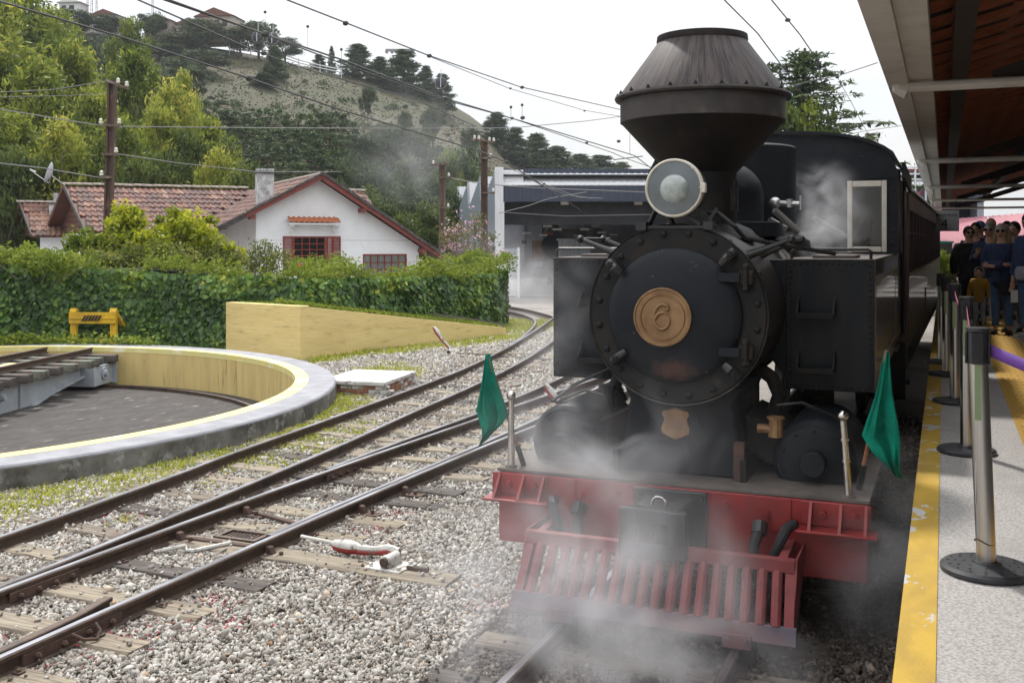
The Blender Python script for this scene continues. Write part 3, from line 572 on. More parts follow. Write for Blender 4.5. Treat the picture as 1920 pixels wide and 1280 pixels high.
def cap_streaks():    # soot and rust running down the cone, laid out round its axis
    m = bpy.data.materials.new('cap_streaks'); m.use_nodes = True; t = m.node_tree; b = t.nodes['Principled BSDF']; MATS['cap_streaks'] = m; N_ = t.nodes.new
    b.inputs['Roughness'].default_value = .6; b.inputs['Specular IOR Level'].default_value = .2
    tcn = N_('ShaderNodeTexCoord'); sp = N_('ShaderNodeSeparateXYZ'); t.links.new(tcn.outputs['Object'], sp.inputs[0])
    y = N_('ShaderNodeMath'); y.operation = 'SUBTRACT'; y.inputs[1].default_value = 1.02; t.links.new(sp.outputs['Y'], y.inputs[0])
    an = N_('ShaderNodeMath'); an.operation = 'ARCTAN2'; t.links.new(y.outputs[0], an.inputs[0]); t.links.new(sp.outputs['X'], an.inputs[1])
    def layer(ka, kz, lo_, hi_, ca, cb, prev=None):
        cx = N_('ShaderNodeCombineXYZ'); a = N_('ShaderNodeMath'); a.operation = 'MULTIPLY'; a.inputs[1].default_value = ka; t.links.new(an.outputs[0], a.inputs[0]); z = N_('ShaderNodeMath'); z.operation = 'MULTIPLY'; z.inputs[1].default_value = kz; t.links.new(sp.outputs['Z'], z.inputs[0])
        t.links.new(a.outputs[0], cx.inputs[0]); t.links.new(z.outputs[0], cx.inputs[1]); n = N_('ShaderNodeTexNoise'); n.inputs['Scale'].default_value = 1; n.inputs['Detail'].default_value = 6; t.links.new(cx.outputs[0], n.inputs['Vector'])
        mr = N_('ShaderNodeMapRange'); mr.inputs[1].default_value = lo_; mr.inputs[2].default_value = hi_; t.links.new(n.outputs['Fac'], mr.inputs[0]); mx = N_('ShaderNodeMix'); mx.data_type = 'RGBA'; mx.inputs[6].default_value = (*ca,1); mx.inputs[7].default_value = (*cb,1)
        t.links.new(mr.outputs[0], mx.inputs[0])
        if prev: t.links.new(prev.outputs[2], mx.inputs[6])
        return mx
    l1 = layer(16, 3.5, .42, .62, (.060,.046,.043), (.022,.018,.019)); l2 = layer(34, 5, .56, .66, (0,0,0), (.014,.012,.014), l1); l3 = layer(22, 7, .62, .70, (0,0,0), (.095,.08,.08), l2)
    t.links.new(l3.outputs[2], b.inputs['Base Color'])
cap_streaks()
mat('tank_paint', (.011,.013,.016), .40, spec=.16, c2=(.019,.020,.022), scale=5, stretch=(1.5,1.5,.25), c3=(.042,.038,.034), scale3=9, lo3=.60, hi3=.78, bump=.12, bscale=25)
def glass_mat(name, c, rough=.03, mixf=.55):
    m = bpy.data.materials.new(name); m.use_nodes = True; t = m.node_tree; MATS[name] = m
    g = t.nodes.new('ShaderNodeBsdfGlossy'); g.inputs['Roughness'].default_value = rough; g.inputs['Color'].default_value = (1,1,1,1)
    tr = t.nodes.new('ShaderNodeBsdfTransparent'); tr.inputs[0].default_value = (*c,1); mx = t.nodes.new('ShaderNodeMixShader')
    fr = t.nodes.new('ShaderNodeFresnel'); fr.inputs[0].default_value = 1.5; t.links.new(fr.outputs[0], mx.inputs[0])
    t.links.new(tr.outputs[0], mx.inputs[1]); t.links.new(g.outputs[0], mx.inputs[2]); t.links.new(mx.outputs[0], t.nodes['Material Output'].inputs[0]); return m
glass_mat('clear_glass', (.86,.88,.87)); glass_mat('smoky_glass', (.55,.54,.5))

LX, LY = -1.67, 6.75
lo = empty('steam_locomotive', (LX, LY, -.0), label='black tank steam locomotive with balloon stack and red buffer beam', cat='locomotive')
YF = Matrix.Rotation(R(90), 4, 'X')       # lathe/prism axis z -> -y (towards the camera)
def atp(x, y, z, M=YF): return Matrix.Translation((x,y,z)) @ M
def hexbolt(p, r=.02, h=.02, parent=None, m='loco_ring', name='bolt', d=(0,-1,0)):
    p = Vector(p); d = Vector(d); mb = MB(); mb.cyl(p - d*.004, p+d*h, r, r*.95, 6); mb.cyl(p+d*h*.9, p+d*(h*1.6), r*.5, r*.45, 8); return mb.build(name, m, parent or lo)
def rivet_mesh(r):
    mb = MB(); mb.lathe([(r,0),(r*.9,r*.35),(r*.55,r*.65),(.001,r*.75)], 10); return mb
# --- buffer beam
beam = MB().bx(-1.235,1.235,0,.15,.29,.775).build('buffer_beam', 'beam_red', lo, bevel=.008)
MB().bx(-1.25,1.25,.005,1.55,.778,.80).build('deck', 'deck_plate', lo, bevel=.004)
for s_ in (-1, 1):
    br = MB(); br.bx(s_*1.06-.24,s_*1.06+.24,-.15,.0,.600,.618); br.bx(s_*1.06-.22,s_*1.06+.20,-.012,0,.62,.772); bo = br.build('step_bracket', 'beam_red', beam, bevel=.006)
    for dx in (-.16,.02,.17): MB().prism([(0,.618),(-.14,.618),(-.012,.772),(0,.772)], -.009,.009, Matrix(((0,0,1,s_*1.06+dx),(1,0,0,0),(0,1,0,0),(0,0,0,1)))).build('gusset', 'beam_red', bo)
    for dx in (-.09,.10): hexbolt((s_*1.06+dx,-.012,.70), .026, .022, bo, 'beam_red')
    MB().bx(s_*.72-.06,s_*.72+.06,-.014,0,.56,.772).build('cover_strap', 'beam_red', beam, bevel=.003)
    for zz in (.40,): hexbolt((s_*.62,0,.66), .026, .022, beam, 'beam_red')
    hexbolt((s_*.36,0,.70), .026, .022, beam, 'beam_red'); hexbolt((s_*.36,0,.40), .026, .022, beam, 'beam_red')
    # post at each corner of the deck
    x = -1.165 if s_ < 0 else 1.12; ln = -.035 if s_ > 0 else 0
    ps = empty('corner_post', (0,0,0)); ps.parent = lo
    MB().cyl((x,.06,.795),(x,.06,.815),.045,.04,12).build('post_foot', 'deck_plate', ps)
    MB().tube([(x,.06,.80),(x+ln*.5,.06,1.05),(x+ln,.06,1.285)], [.026,.022,.020], 12).build('post_tube', 'chrome', ps)
    for q in (.45,.72): MB().cyl((x+ln*q,.06,.80+.49*q),(x+ln*q,.06,.815+.49*q),.0285,None,12).build('post_collar', 'chrome', ps)
    MB().ball((x+ln,.06,1.305), .034, 14, 10).build('post_ball', 'chrome', ps)
# --- coupler
cp = empty('coupler', (0,0,0)); cp.parent = lo
MB().bx(-.25,.25,-.03,0,.40,.765).build('coupler_plate', 'black_iron', cp, bevel=.012)
k_ = MB(); k_.bx(-.15,-.11,-.42,-.03,.44,.70); k_.bx(.11,.15,-.42,-.03,.44,.70); k_.bx(-.15,.15,-.42,-.03,.69,.72); k_.bx(-.15,.15,-.42,-.03,.42,.45); k_.build('coupler_pocket', 'black_iron', cp, bevel=.01)
fp = MB(); fo = (-.215,.215,.435,.735); ho = (-.105,.105,.525,.645)
fp.bx(fo[0],ho[0],-.475,-.42,fo[2],fo[3]); fp.bx(ho[1],fo[1],-.475,-.42,fo[2],fo[3]); fp.bx(ho[0],ho[1],-.475,-.42,ho[3],fo[3]); fp.bx(ho[0],ho[1],-.475,-.42,fo[2],ho[2]); fp.build('coupler_face', 'black_iron', cp, bevel=.012)
MB().cyl((0,-.30,.46),(0,-.30,.70),.03,None,12).build('coupling_pin', 'black_iron', cp)
MB().tube([(.045*math.cos(a),-.30,.735+.045*math.sin(a)) for a in np.linspace(-.3,math.pi+.3,12)], .010, 8).build('pin_ring', 'chrome', cp)
for sx in (-.2,.2): hexbolt((sx,-.03,.715), .035, .03, cp, 'black_iron')
# --- safety hooks and air hoses
for s_ in (-1, 1):
    x = s_*.80
    MB().tube([(x-s_*.0,-.02,.62),(x,-.10,.64),(x-s_*.03,-.16,.62),(x-s_*.06,-.19,.55),(x-s_*.10,-.20,.47),(x-s_*.12,-.18,.42)], [.028,.030,.034,.032,.027,.020], 10).build('safety_hook', 'rubber', lo)
    x = s_*.60
    MB().tube([(x,-.0,.58),(x,-.08,.605),(x,-.14,.59),(x-s_*.02,-.19,.52),(x-s_*.03,-.20,.42),(x-s_*.02,-.18,.33)], [.032,.036,.038,.033,.031,.03], 10).build('air_hose', 'rubber', lo)
    MB().cyl((x,-.145,.57),(x,-.10,.63),.05,.046,10).build('hose_clamp', 'black_iron', lo)
# --- pilot (cowcatcher)
pi = empty('pilot', (0,0,0)); pi.parent = lo; PX0, PX1 = -.865, .855
YT, YB = -.385, -.575
MB().bx(PX0,PX1,YT-.03,YT+.03,.425,.505).build('pilot_rail', 'pilot_red', pi, bevel=.006)
MB().prism([(YB-.035,.065),(YB+.045,.065),(YB+.02,.165),(YB-.01,.165)], PX0-.03,PX1+.03, Matrix(((0,0,1,0),(1,0,0,0),(0,1,0,0),(0,0,0,1)))).build('foot_rail', 'pilot_foot', pi, bevel=.005)
for k in range(18):
    x = PX0+.105 + k*(PX1-PX0-.21)/17
    MB().tube([(x*1.0,YT,.43),(x*1.02,YB+.005,.150)], .0325, 10).build('pilot_bar', 'pilot_red', pi)
for s_, x in ((-1,PX0+.03),(1,PX1-.03)):
    MB().bar((x,YT-.012,.43),(x+s_*.015,YB,.15), .055, .02).build('end_bar', 'pilot_red', pi)
    MB().prism([(YT,.505),(YB,.08),(YB+.10,.08),(0,.42),(0,.505)], -.006,.006, Matrix(((0,0,1,x+s_*.034),(1,0,0,0),(0,1,0,0),(0,0,0,1)))).build('side_plate', 'pilot_red', pi)
    MB().bar((x-s_*.05,YT+.02,.48),(x-s_*.05,0,.50), .05, .03).build('stay', 'pilot_red', pi)
    gx = s_*.55
    MB().bx(gx-.085,gx+.085,YB-.06,YB-.042,.02,.10).build('rail_guard', 'pilot_foot', pi, bevel=.003)
    MB().bx(gx-.10,gx+.10,YB-.035,YB+.03,-.06,.063).build('guard_block', 'rubber', pi)
    for dx in (-.055,.055): hexbolt((gx+dx,YB-.06,.075), .014, .012, pi, 'pilot_foot')
# --- saddle, cylinders, steam pipes
MB().prism([(-.46,.80),(.46,.80),(.40,1.0),(.36,1.30),(.42,1.42),(-.42,1.42),(-.36,1.30),(-.40,1.0)], -1.30,-.28, Matrix(((1,0,0,0),(0,0,-1,0),(0,1,0,0),(0,0,0,1)))).build('saddle', 'loco_black', lo, bevel=.02)
MB().bx(.375,.445,.21,.275,.80,1.06).build('rusty_strut', 'rust', lo, bevel=.004)
for s_ in (-1, 1):
    cy = empty('cylinder_block', (0,0,0)); cy.parent = lo; x = s_*.875
    MB().lathe([(.001,-.40),(.24,-.40),(.262,-.42),(.275,-.45),(.275,-1.25),(.001,-1.25)], 32, atp(x,0,.935)).build('cylinder', 'loco_black', cy)
    MB().lathe([(.001,-.375),(.19,-.378),(.215,-.39),(.235,-.402),(.235,-.41),(.001,-.41)], 28, atp(x,0,.935)).build('cylinder_cover', 'loco_black', cy)
    MB().lathe([(.001,-.27),(.075,-.272),(.085,-.285),(.088,-.38),(.001,-.38)], 20, atp(x,0,.935)).build('tail_rod_cover', 'loco_black', cy)
    for k in range(10):
        a = 2*math.pi*(k+.5)/10; hexbolt((x+.205*math.cos(a),.388,.935+.205*math.sin(a)), .013, .012, cy, 'loco_black')
    MB().prism([(s_*.40,.95),(s_*.70,.82),(s_*.70,1.08),(s_*.40,1.22)], -1.2,-.5, Matrix(((1,0,0,0),(0,0,-1,0),(0,1,0,0),(0,0,0,1)))).build('valve_chest', 'loco_soot', cy, bevel=.02)
    MB().tube([(s_*.56,.75,1.20),(s_*.60,.72,1.32),(s_*.55,.72,1.44),(s_*.42,.75,1.52)], [.05,.05,.05,.05], 12).build('steam_pipe', 'loco_soot', cy)
    MB().tube([(s_*.62,.55,1.18),(s_*.62,.50,1.28),(s_*.78,.55,1.30),(s_*1.0,.6,1.20)], .012, 6).build('drain_pipe', 'black_iron', cy)
vb = MB(); vb.cyl((.50,.42,1.13),(.64,.42,1.13),.032,None,10); vb.cyl((.62,.42,1.08),(.62,.42,1.20),.05,.045,10); vb.cyl((.62,.42,1.20),(.62,.42,1.215),.06,.06,8); vb.build('brass_valve', 'dull_brass', lo)
vb = MB(); vb.cyl((-.62,.60,1.20),(-.62,.60,1.32),.05,.05,10); vb.cyl((-.62,.60,1.32),(-.62,.60,1.345),.07,.065,10); vb.build('lubricator', 'loco_soot', lo)
MB().tube([(-.9,.5,1.2),(-1.0,.45,1.22),(-.95,.8,1.3),(-.7,.9,1.42),(-.58,.9,1.5)], .012, 6).build('oil_cable', 'rubber', lo)
# --- smokebox
SZ, SR = 1.905, .607; SY = .16
MB().lathe([(SR-.03,-SY-.03),(SR+.008,-SY),(SR+.008,-SY-.045),(SR-.008,-SY-.05),(SR-.008,-1.55),(SR+.012,-1.56),(SR+.012,-1.62),(SR-.02,-1.63),(SR-.03,-1.63)], 64, atp(0,0,SZ)).build('smokebox', mat('barrel_metal', (.040,.035,.031), .42, .35, c2=(.022,.019,.018), scale=4, c3=(.085,.072,.062), scale3=6, lo3=.56, hi3=.78, bump=.15), lo)
MB().lathe([(.001,-SY),(SR-.012,-SY),(SR,-SY-.01),(SR,-SY-.03),(.001,-SY-.03)], 64, atp(0,0,SZ)).build('front_ring', 'loco_ring', lo)
dr = MB().lathe([(.001,-SY+.105),(.15,-SY+.100),(.30,-SY+.082),(.40,-SY+.058),(.445,-SY+.040),(.455,-SY+.028),(.455,-SY-.01),(.001,-SY-.01)], 64, atp(-.01,0,SZ-.005)).build('smokebox_door', 'loco_door', lo)
rm = rivet_mesh(.026)
rme = rm.mesh('ring_bolt', 'loco_ring'); 
for k in range(20):
    a = 2*math.pi*(k+.5)/20; inst('ring_bolt', rme, lo, (.548*math.cos(a), SY, SZ+.548*math.sin(a)), (R(90),0,0))
rme2 = rivet_mesh(.016).mesh('barrel_rivet', 'loco_ring')
for yy in (.30, 1.585):
    for k in range(26):
        a = 2*math.pi*k/26
        rr = SR-.008 if yy < 1 else SR+.012
        inst('barrel_rivet', rme2, lo, (rr*math.cos(a), yy, SZ+rr*math.sin(a)), (0, R(90)-a, 0))
# clamps round the door
for (cx, cz, an) in ((-.435,.33,215),(.375,.405,-40+180),(-.40,-.31,150),(.40,-.375,-145)):
    a = math.radians(an); c = Vector((cx, SY-.02, SZ+cz)); dv = Vector((-cx, 0, -cz)).normalized()
    cl_ = empty('door_clamp', (0,0,0)); cl_.parent = lo
    q = MB(); q.tube([c-dv*.03+Vector((0,-.02,0)), c+dv*.04+Vector((0,-.055,0)), c+dv*.085+Vector((0,-.045,0))], [.036,.036,.026], 10); q.build('clamp_body', 'black_iron', cl_)
    hexbolt(c+Vector((0,-.045,0)), .03, .025, cl_, 'loco_ring', 'clamp_nut'); 
for zz in (.255, -.235):
    hg = empty('door_hinge', (0,0,0)); hg.parent = lo
    MB().bx(.30,.44,SY-.075,SY-.055,SZ+zz-.03,SZ+zz+.03).build('hinge_strap', 'loco_door', hg, bevel=.006)
    MB().bx(.43,.52,SY-.055,SY-.0,SZ+zz-.045,SZ+zz+.045).build('hinge_bracket', 'loco_ring', hg, bevel=.006)
    MB().cyl((.475,SY-.06,SZ+zz-.07),(.475,SY-.06,SZ+zz+.07),.018,None,8).build('hinge_pin', 'loco_ring', hg)
    for q in (.06,-.06): MB().ball((.475,SY-.06,SZ+zz+q*1.2), .024, 8, 6).build('pin_cap', 'loco_ring', hg)
# brass number plate
NPX, NPY, NPZ = -.065, SY-.115, SZ-.012
nb = MB().lathe([(.001,.012),(.142,.012),(.146,.020),(.153,.020),(.157,.012),(.180,.012),(.186,.018),(.196,.016),(.198,0),(.198,-.01),(.001,-.01)], 64, atp(NPX,NPY,NPZ)).build('number_plate', 'brass', lo)
six = []
for t in np.linspace(0, 1, 14):     # ascender of the 6, drawn as a stroke
    a = math.radians(35 + 150*t); six.append((.012+.050*math.cos(a) , .034+.036*math.sin(a) - .0*t))
six = [(.030,.036),(.034,.050),(.022,.062),(.002,.066),(-.020,.056),(-.034,.034),(-.040,.004),(-.038,-.026),(-.024,-.052),(.0,-.062),(.024,-.052),(.038,-.026),(.036,.0),(.020,.020),(.0,.024),(-.022,.014),(-.036,-.008)]
six = [(x*1.28,z*1.28) for x,z in smooth_path(six, 4)]; ns = len(six)
rr = [.0065 + .007*abs(math.sin(math.pi*2.6*i/ns)) for i in range(ns)]
MB().tube([(NPX+x, NPY-.013, NPZ+z) for x, z in six], rr, 8).build('numeral_six', 'brass', nb)
MB().ball((NPX+.038,NPY-.013,NPZ+.052), .014, 8, 6).build('numeral_six', 'brass', nb)
MB().cyl((NPX,NPY+.01,NPZ),(NPX,NPY+.08,NPZ),.10,None,20).build('plate_boss', 'loco_door', nb)
# builder's shield
sh = [(-.075,.075),(-.04,.085),(0,.10),(.04,.085),(.075,.075),(.082,.05),(.066,.035),(.07,.01),(.085,-.03),(.08,-.06),(.045,-.08),(0,-.10),(-.045,-.08),(-.08,-.06),(-.085,-.03),(-.07,.01),(-.066,.035),(-.082,.05)]
so = MB().prism([(x*1.18,y*1.1) for x,y in sh], 0,.014, atp(-.03,.275,1.15)).build('builders_shield', 'dull_brass', lo, bevel=.003)
for zz, n in ((.055,8),(.028,10),(.002,9),(-.030,6)):
    for k in range(n): MB().bx(-.03-.07+.14*(k+.2)/n,-.03-.07+.14*(k+.75)/n,.255,.262,1.15+zz-.007,1.15+zz+.006).build('raised_letter', 'dull_brass', so)
# --- headlight
hl = empty('headlight', (0,0,0)); hl.parent = lo; HY, HZ = .10, 2.755
MB().lathe([(.178,.0),(.182,-.02),(.182,-.20),(.14,-.27),(.06,-.30),(.001,-.30)], 40, atp(0,HY,HZ)).build('lamp_body', 'loco_black', hl)
MB().lathe([(.179,.008),(.182,.016),(.190,.018),(.197,.010),(.198,-.03),(.184,-.03),(.179,-.01)], 48, atp(0,HY,HZ), closed=True).build('lamp_rim', 'cream_paint', hl)
MB().lathe([(.171,-.008),(.13,-.03),(.085,-.06),(.05,-.10),(.02,-.12),(.001,-.125)], 40, atp(0,HY,HZ)).build('reflector', mat('reflector', (.42,.44,.44), .5, .3, c2=(.34,.36,.36), scale=6), hl)
MB().lathe([(.181,.004),(.180,.008),(.001,.022),(.001,.018),(.181,.0)], 40, atp(0,HY,HZ)).build('lamp_glass', mat('dusty_glass', (.115,.135,.145), .10, c2=(.085,.10,.105), scale=4, coat=.6), hl)
MB().lathe([(.098,.008),(.085,.024),(.055,.038),(.02,.045),(.001,.046),(.001,.0),(.098,.0)], 32, atp(.005,HY-.008,HZ-.008)).build('bulls_eye', mat('lens_glass', (.34,.38,.36), .07, 0, c2=(.18,.21,.20), scale=7, coat=.8), hl)
MB().bx(.182,.215,HY-.03,HY+.02,HZ-.035,HZ+.03).build('rim_latch', 'cream_paint', hl, bevel=.004)
for a in np.linspace(0,2*math.pi,9)[:-1]: MB().cyl((.185*math.cos(a),HY-.03,HZ+.185*math.sin(a)),(.185*math.cos(a),HY-.038,HZ+.185*math.sin(a)),.007,None,6).build('rim_screw', 'cream_paint', hl)
for p0, p1 in (((-.14,HY+.06,HZ-.14),(-.20,HY+.10,2.51)),((.14,HY+.06,HZ-.14),(.22,HY+.10,2.50)),((.05,HY+.1,HZ-.17),(.16,HY+.1,2.51)),((-.10,HY+.2,HZ-.15),(-.06,HY+.25,2.5)),((.26,HY+.14,2.62),(.18,HY+.12,2.50)),((.14,HY+.2,HZ-.14),(.26,HY+.24,2.47))): MB().bar(p0, p1, .035, .02).build('lamp_strut', 'black_iron', hl)
MB().bx(-.24,.24,HY+.05,HY+.26,2.485,2.505).build('lamp_bracket', 'black_iron', hl)
MB().bx(.19,.25,HY+.02,HY+.08,2.475,2.53).build('bracket_lug', 'black_iron', hl); MB().bx(-.27,-.20,HY+.02,HY+.08,2.475,2.53).build('bracket_lug', 'black_iron', hl)
# --- balloon stack
ST = Matrix.Translation((-.01,1.02,0)); st = empty('smokestack', (0,0,0)); st.parent = lo
MB().lathe([(.24,2.46),(.265,2.50),(.255,2.56),(.255,2.915),(.01,2.92)], 48, ST).build('stack_neck', 'loco_soot', st)
MB().lathe([(.25,2.905),(.262,2.915),(.605,3.29),(.60,3.30),(.25,2.93)], 72, ST).build('lower_cone', 'loco_soot', st)
MB().lathe([(.598,3.285),(.612,3.29),(.612,3.45),(.598,3.46)], 72, ST, closed=True).build('stack_band', 'stack_band_metal', st)
MB().lathe([(.60,3.448),(.648,3.455),(.655,3.47),(.650,3.485),(.60,3.492)], 72, ST, closed=True).build('rim_flange', 'stack_band_metal', st)
MB().lathe([(.625,3.487),(.617,3.500),(.335,3.885),(.318,3.895),(.33,3.885),(.60,3.488)], 72, ST, closed=True).build('stack_cap', 'cap_streaks', st)
MB().lathe([(.315,3.885),(.336,3.885),(.340,3.90),(.336,3.935),(.315,3.94)], 60, ST, closed=True).build('top_collar', 'loco_soot', st)
for k in range(22):
    a = 2*math.pi*k/22; hexbolt((-.01+.632*math.cos(a),1.02+.632*math.sin(a),3.483), .014, .020, st, 'loco_soot', 'rim_bolt', (0,0,1))
mb = MB(); mb.bx(.235,.285,.84,.90,2.62,2.80); mb.cyl((.27,.83,2.66),(.27,.83,2.84),.018,None,8); mb.build('neck_latch', 'loco_soot', st)
MB().lathe([(.30,2.44),(.42,2.42),(.36,2.49),(.27,2.53),(.25,2.53)], 40, ST).build('stack_base', 'loco_ring', st)
# --- boiler and domes
MB().lathe([(.001,-1.60),(.585,-1.60),(.590,-1.62),(.590,-4.3),(.001,-4.3)], 64, atp(0,0,SZ)).build('boiler', 'boiler_jacket', lo)
for yy in (2.1,2.9,3.7): MB().lathe([(.588,-yy+.03),(.598,-yy+.03),(.598,-yy-.03),(.588,-yy-.03)], 48, atp(0,0,SZ), closed=True).build('boiler_band', 'boiler_jacket', lo)
def dome(y, r, zt, hemi, name, m='loco_black', x=0.0):
    zb = SZ + .45; pr = [(r*1.28,zb-.02),(r*1.26,zb+.05),(r*1.05,zb+.10),(r,zb+.13)]
    pr += [(r*math.cos(a), zt-r*hemi+r*hemi*math.sin(a)) for a in np.linspace(0,math.pi/2,10)][:-1] + [(.001,zt)]
    return MB().lathe(pr, 40, Matrix.Translation((x,y,0))).build(name, m, lo)
dome(2.02,.285,3.055,1.0,'sand_dome'); dome(2.75,.455,3.275,.10,'steam_dome'); dome(3.55,.15,2.93,1.0,'valve_dome', x=.25)
MB().lathe([(.46,2.44),(.44,2.55),(.38,2.56)], 32, Matrix.Translation((0,2.02,0))).build('dome_skirt', 'loco_black', lo)
wv = MB(); wv.ball((.36,2.15,2.72), .05, 12, 8); wv.cyl((.36,2.15,2.72),(.56,2.15,2.705),.024,None,8); wv.cyl((.48,2.15,2.68),(.48,2.15,2.75),.03,None,6); wv.cyl((.57,2.15,2.66),(.57,2.15,2.78),.012,None,6); wv.build('whistle_valve', 'silver_pipe', lo)
for (p, q) in (((.35,2.2,2.66),(.52,2.4,2.48)),((.52,3.6,2.62),(.78,3.9,2.44)),((.30,2.25,2.58),(.42,2.35,2.50))): MB().cyl(p, q, .028, .028, 10).build('delivery_pipe', 'silver_pipe', lo)
for k in range(3): MB().bx(.25+.13*k,.36+.13*k,2.3+.35*k,2.9+.35*k,SZ+.55-.06*k,SZ+.565-.06*k).build('jacket_panel', 'boiler_jacket', lo)
# handrails and their knobs, and the lamp conduit
for s_ in (-1, 1):
    pts = [(s_*.735,.24,2.413),(s_*.735,1.0,2.413)] if s_ < 0 else [(s_*.735,.26,2.413),(s_*.735,.95,2.413)]
    MB().tube([pts[0], pts[1]], .015, 10).build('handrail', 'black_iron', lo)
    for yy in (.32, .85):
        b0 = Vector((s_*.455, yy, SZ+.40)); b1 = Vector((s_*.735, yy, 2.413)); MB().tube([b0, b0.lerp(b1,.5), b1], [.034,.019,.017], 10).build('rail_pillar', 'black_iron', lo)
        MB().ball(b1, .028, 10, 8).build('rail_knob', 'black_iron', lo)
MB().tube(smooth_path([(.0,0),(1,0)],2) and [(.12,.35,2.60),(.25,.33,2.59),(.36,.33,2.50),(.42,.40,2.42),(.55,.55,2.39),(.70,.75,2.36),(.95,1.0,2.31)], .016, 8).build('lamp_conduit', 'rubber', lo)
# --- side tanks
for s_ in (-1, 1):
    tk = MB(); xo, xi = s_*1.215, s_*.60; tk.bx(min(xo,xi),max(xo,xi),1.05,6.2,1.32,2.262)
    to = tk.build('side_tank', 'tank_paint', lo, bevel=.010)
    rvt = rivet_mesh(.010).mesh('tank_rivet', 'loco_black')
    for q in range(21):
        for xx in (s_*1.185, s_*.635): inst('tank_rivet', rvt, to, (xx, 1.049, 1.36+q*.043), (R(90),0,0))
    for q in range(12):
        for zz in (1.35, 2.235): inst('tank_rivet', rvt, to, (s_*(.66+q*.045), 1.049, zz), (R(90),0,0))
    MB().prism([(s_*.60,1.40),(s_*.60,2.262),(s_*.44,2.262),(s_*.44,1.60)], -1.5,-1.06, Matrix(((1,0,0,0),(0,0,-1,0),(0,1,0,0),(0,0,0,1)))).build('inner_sheet', 'loco_black', to)
    MB().bx(min(xo,xi)-.004,max(xo,xi)+.004,1.045,6.2,2.262,2.272).build('tank_top', 'deck_plate', to)
    if s_ > 0:
        MB().bx(1.215,1.2185,1.06,6.2,1.325,2.26).build('tank_side_sheet', 'tank_side', to, smooth=0)
        for (y0,y1,z0,z1) in ((1.16,4.4,2.10,2.125),(1.16,4.4,1.45,1.47),(1.16,1.18,1.45,2.125),(4.38,4.4,1.45,2.125)): MB().bx(1.218,1.2205,y0,y1,z0,z1).build('pin_line', 'pin_line', to, smooth=0)
    # rail round the tank top
    x0, x1 = sorted((s_*.64, s_*1.19)); MB().tube([(x0,1.07,2.27),(x0,1.07,2.325),(x0+.02,1.07,2.34),(x1-.02,1.07,2.34),(x1,1.07,2.325),(x1,1.07,2.27)], .011, 8).build('tank_rail', 'black_iron', to)
    MB().bx(x0+.12,x1-.12,1.3,1.75,2.272,2.295).build('filler_lid', 'deck_plate', to, bevel=.006)
    for zz in (1.88, 1.49):
        sp = empty('tank_step', (0,0,0)); sp.parent = to; xc = s_*.80 if s_ > 0 else -.86; xc += .02
        MB().bx(xc-.125,xc+.125,.915,1.05,zz-.028,zz-.012).build('tread', 'loco_ring', sp, bevel=.003)
        MB().bx(xc-.125,xc+.125,.903,.916,zz-.034,zz+.008).build('tread_lip', 'loco_ring', sp, bevel=.003)
        for sx in (-1,1): MB().prism([(.91,zz-.02),(1.05,zz-.02),(1.05,zz+.12),(1.03,zz+.12),(.91,zz+.005)], -.006,.006, Matrix(((0,0,1,xc+sx*.125),(1,0,0,0),(0,1,0,0),(0,0,0,1)))).build('step_cheek', 'loco_ring', sp)
# --- cab
CY = 4.25; cb = empty('cab', (0,0,0)); cb.parent = lo; wx0, wx1, wz0, wz1 = .785, 1.13, 2.31, 2.985
fs = MB(); fs.bx(-1.255,wx0,CY,CY+.02,2.27,wz1); fs.bx(wx1,1.255,CY,CY+.02,2.27,wz1); fs.bx(wx0,wx1,CY,CY+.02,2.27,wz0); fs.build('front_sheet', 'loco_black', cb)
arc = [(1.255*u, 3.10+.40*math.sqrt(max(0,1-abs(u)**2.6))) for u in np.linspace(-1,1,33)]
MXZ = Matrix(((1,0,0,0),(0,0,-1,0),(0,1,0,0),(0,0,0,1)))
MB().prism([(-1.255,wz1),(1.255,wz1)] + [(x,z-.012) for x,z in arc[::-1]], -(CY+.02),-CY, MXZ).build('arch_sheet', 'loco_black', cb)
rf = MB(); n = len(arc)
vs = [(x*1.012,y,z+.004) for y in (CY-.05,CY+2.3) for x,z in arc] + [(x*1.025,y,z+.03) for y in (CY-.05,CY+2.3) for x,z in arc]
fcs = [(i,i+1,n+i+1,n+i) for i in range(n-1)] + [(2*n+i,3*n+i,3*n+i+1,2*n+i+1) for i in range(n-1)] + [(i,2*n+i,2*n+i+1,i+1) for i in range(n-1)] + [(n+i,n+i+1,3*n+i+1,3*n+i) for i in range(n-1)] + [(0,n,3*n,2*n),(n-1,3*n-1,4*n-1,2*n-1)]
rf.add(vs, fcs); rf.build('cab_roof', 'loco_black', cb)
MB().bar((1.30,CY-.03,3.10),(1.30,CY+2.3,3.06), .03, .16).build('rain_gutter', 'loco_black', cb)
for s_ in (-1, 1):
    MB().bx(s_*1.245-.01,s_*1.245+.01,CY+.02,CY+.45,2.27,3.12).build('cab_side', 'loco_black', cb)
    MB().bx(s_*1.245-.01,s_*1.245+.01,CY+1.7,CY+2.25,1.3,3.12).build('cab_side', 'loco_black', cb)
MB().bx(-1.24,1.24,CY+2.2,CY+2.24,1.3,3.12).build('cab_back', mat('cab_back_reflect', (.42,.36,.27), .7), cb)  # tan lightened to stand in for the reflection in the cab window
MB().bx(-1.24,1.24,CY+.02,CY+2.2,1.3,1.34).build('cab_floor', 'deck_plate', cb)
wf = empty('cab_window', (0,0,0)); wf.parent = lo
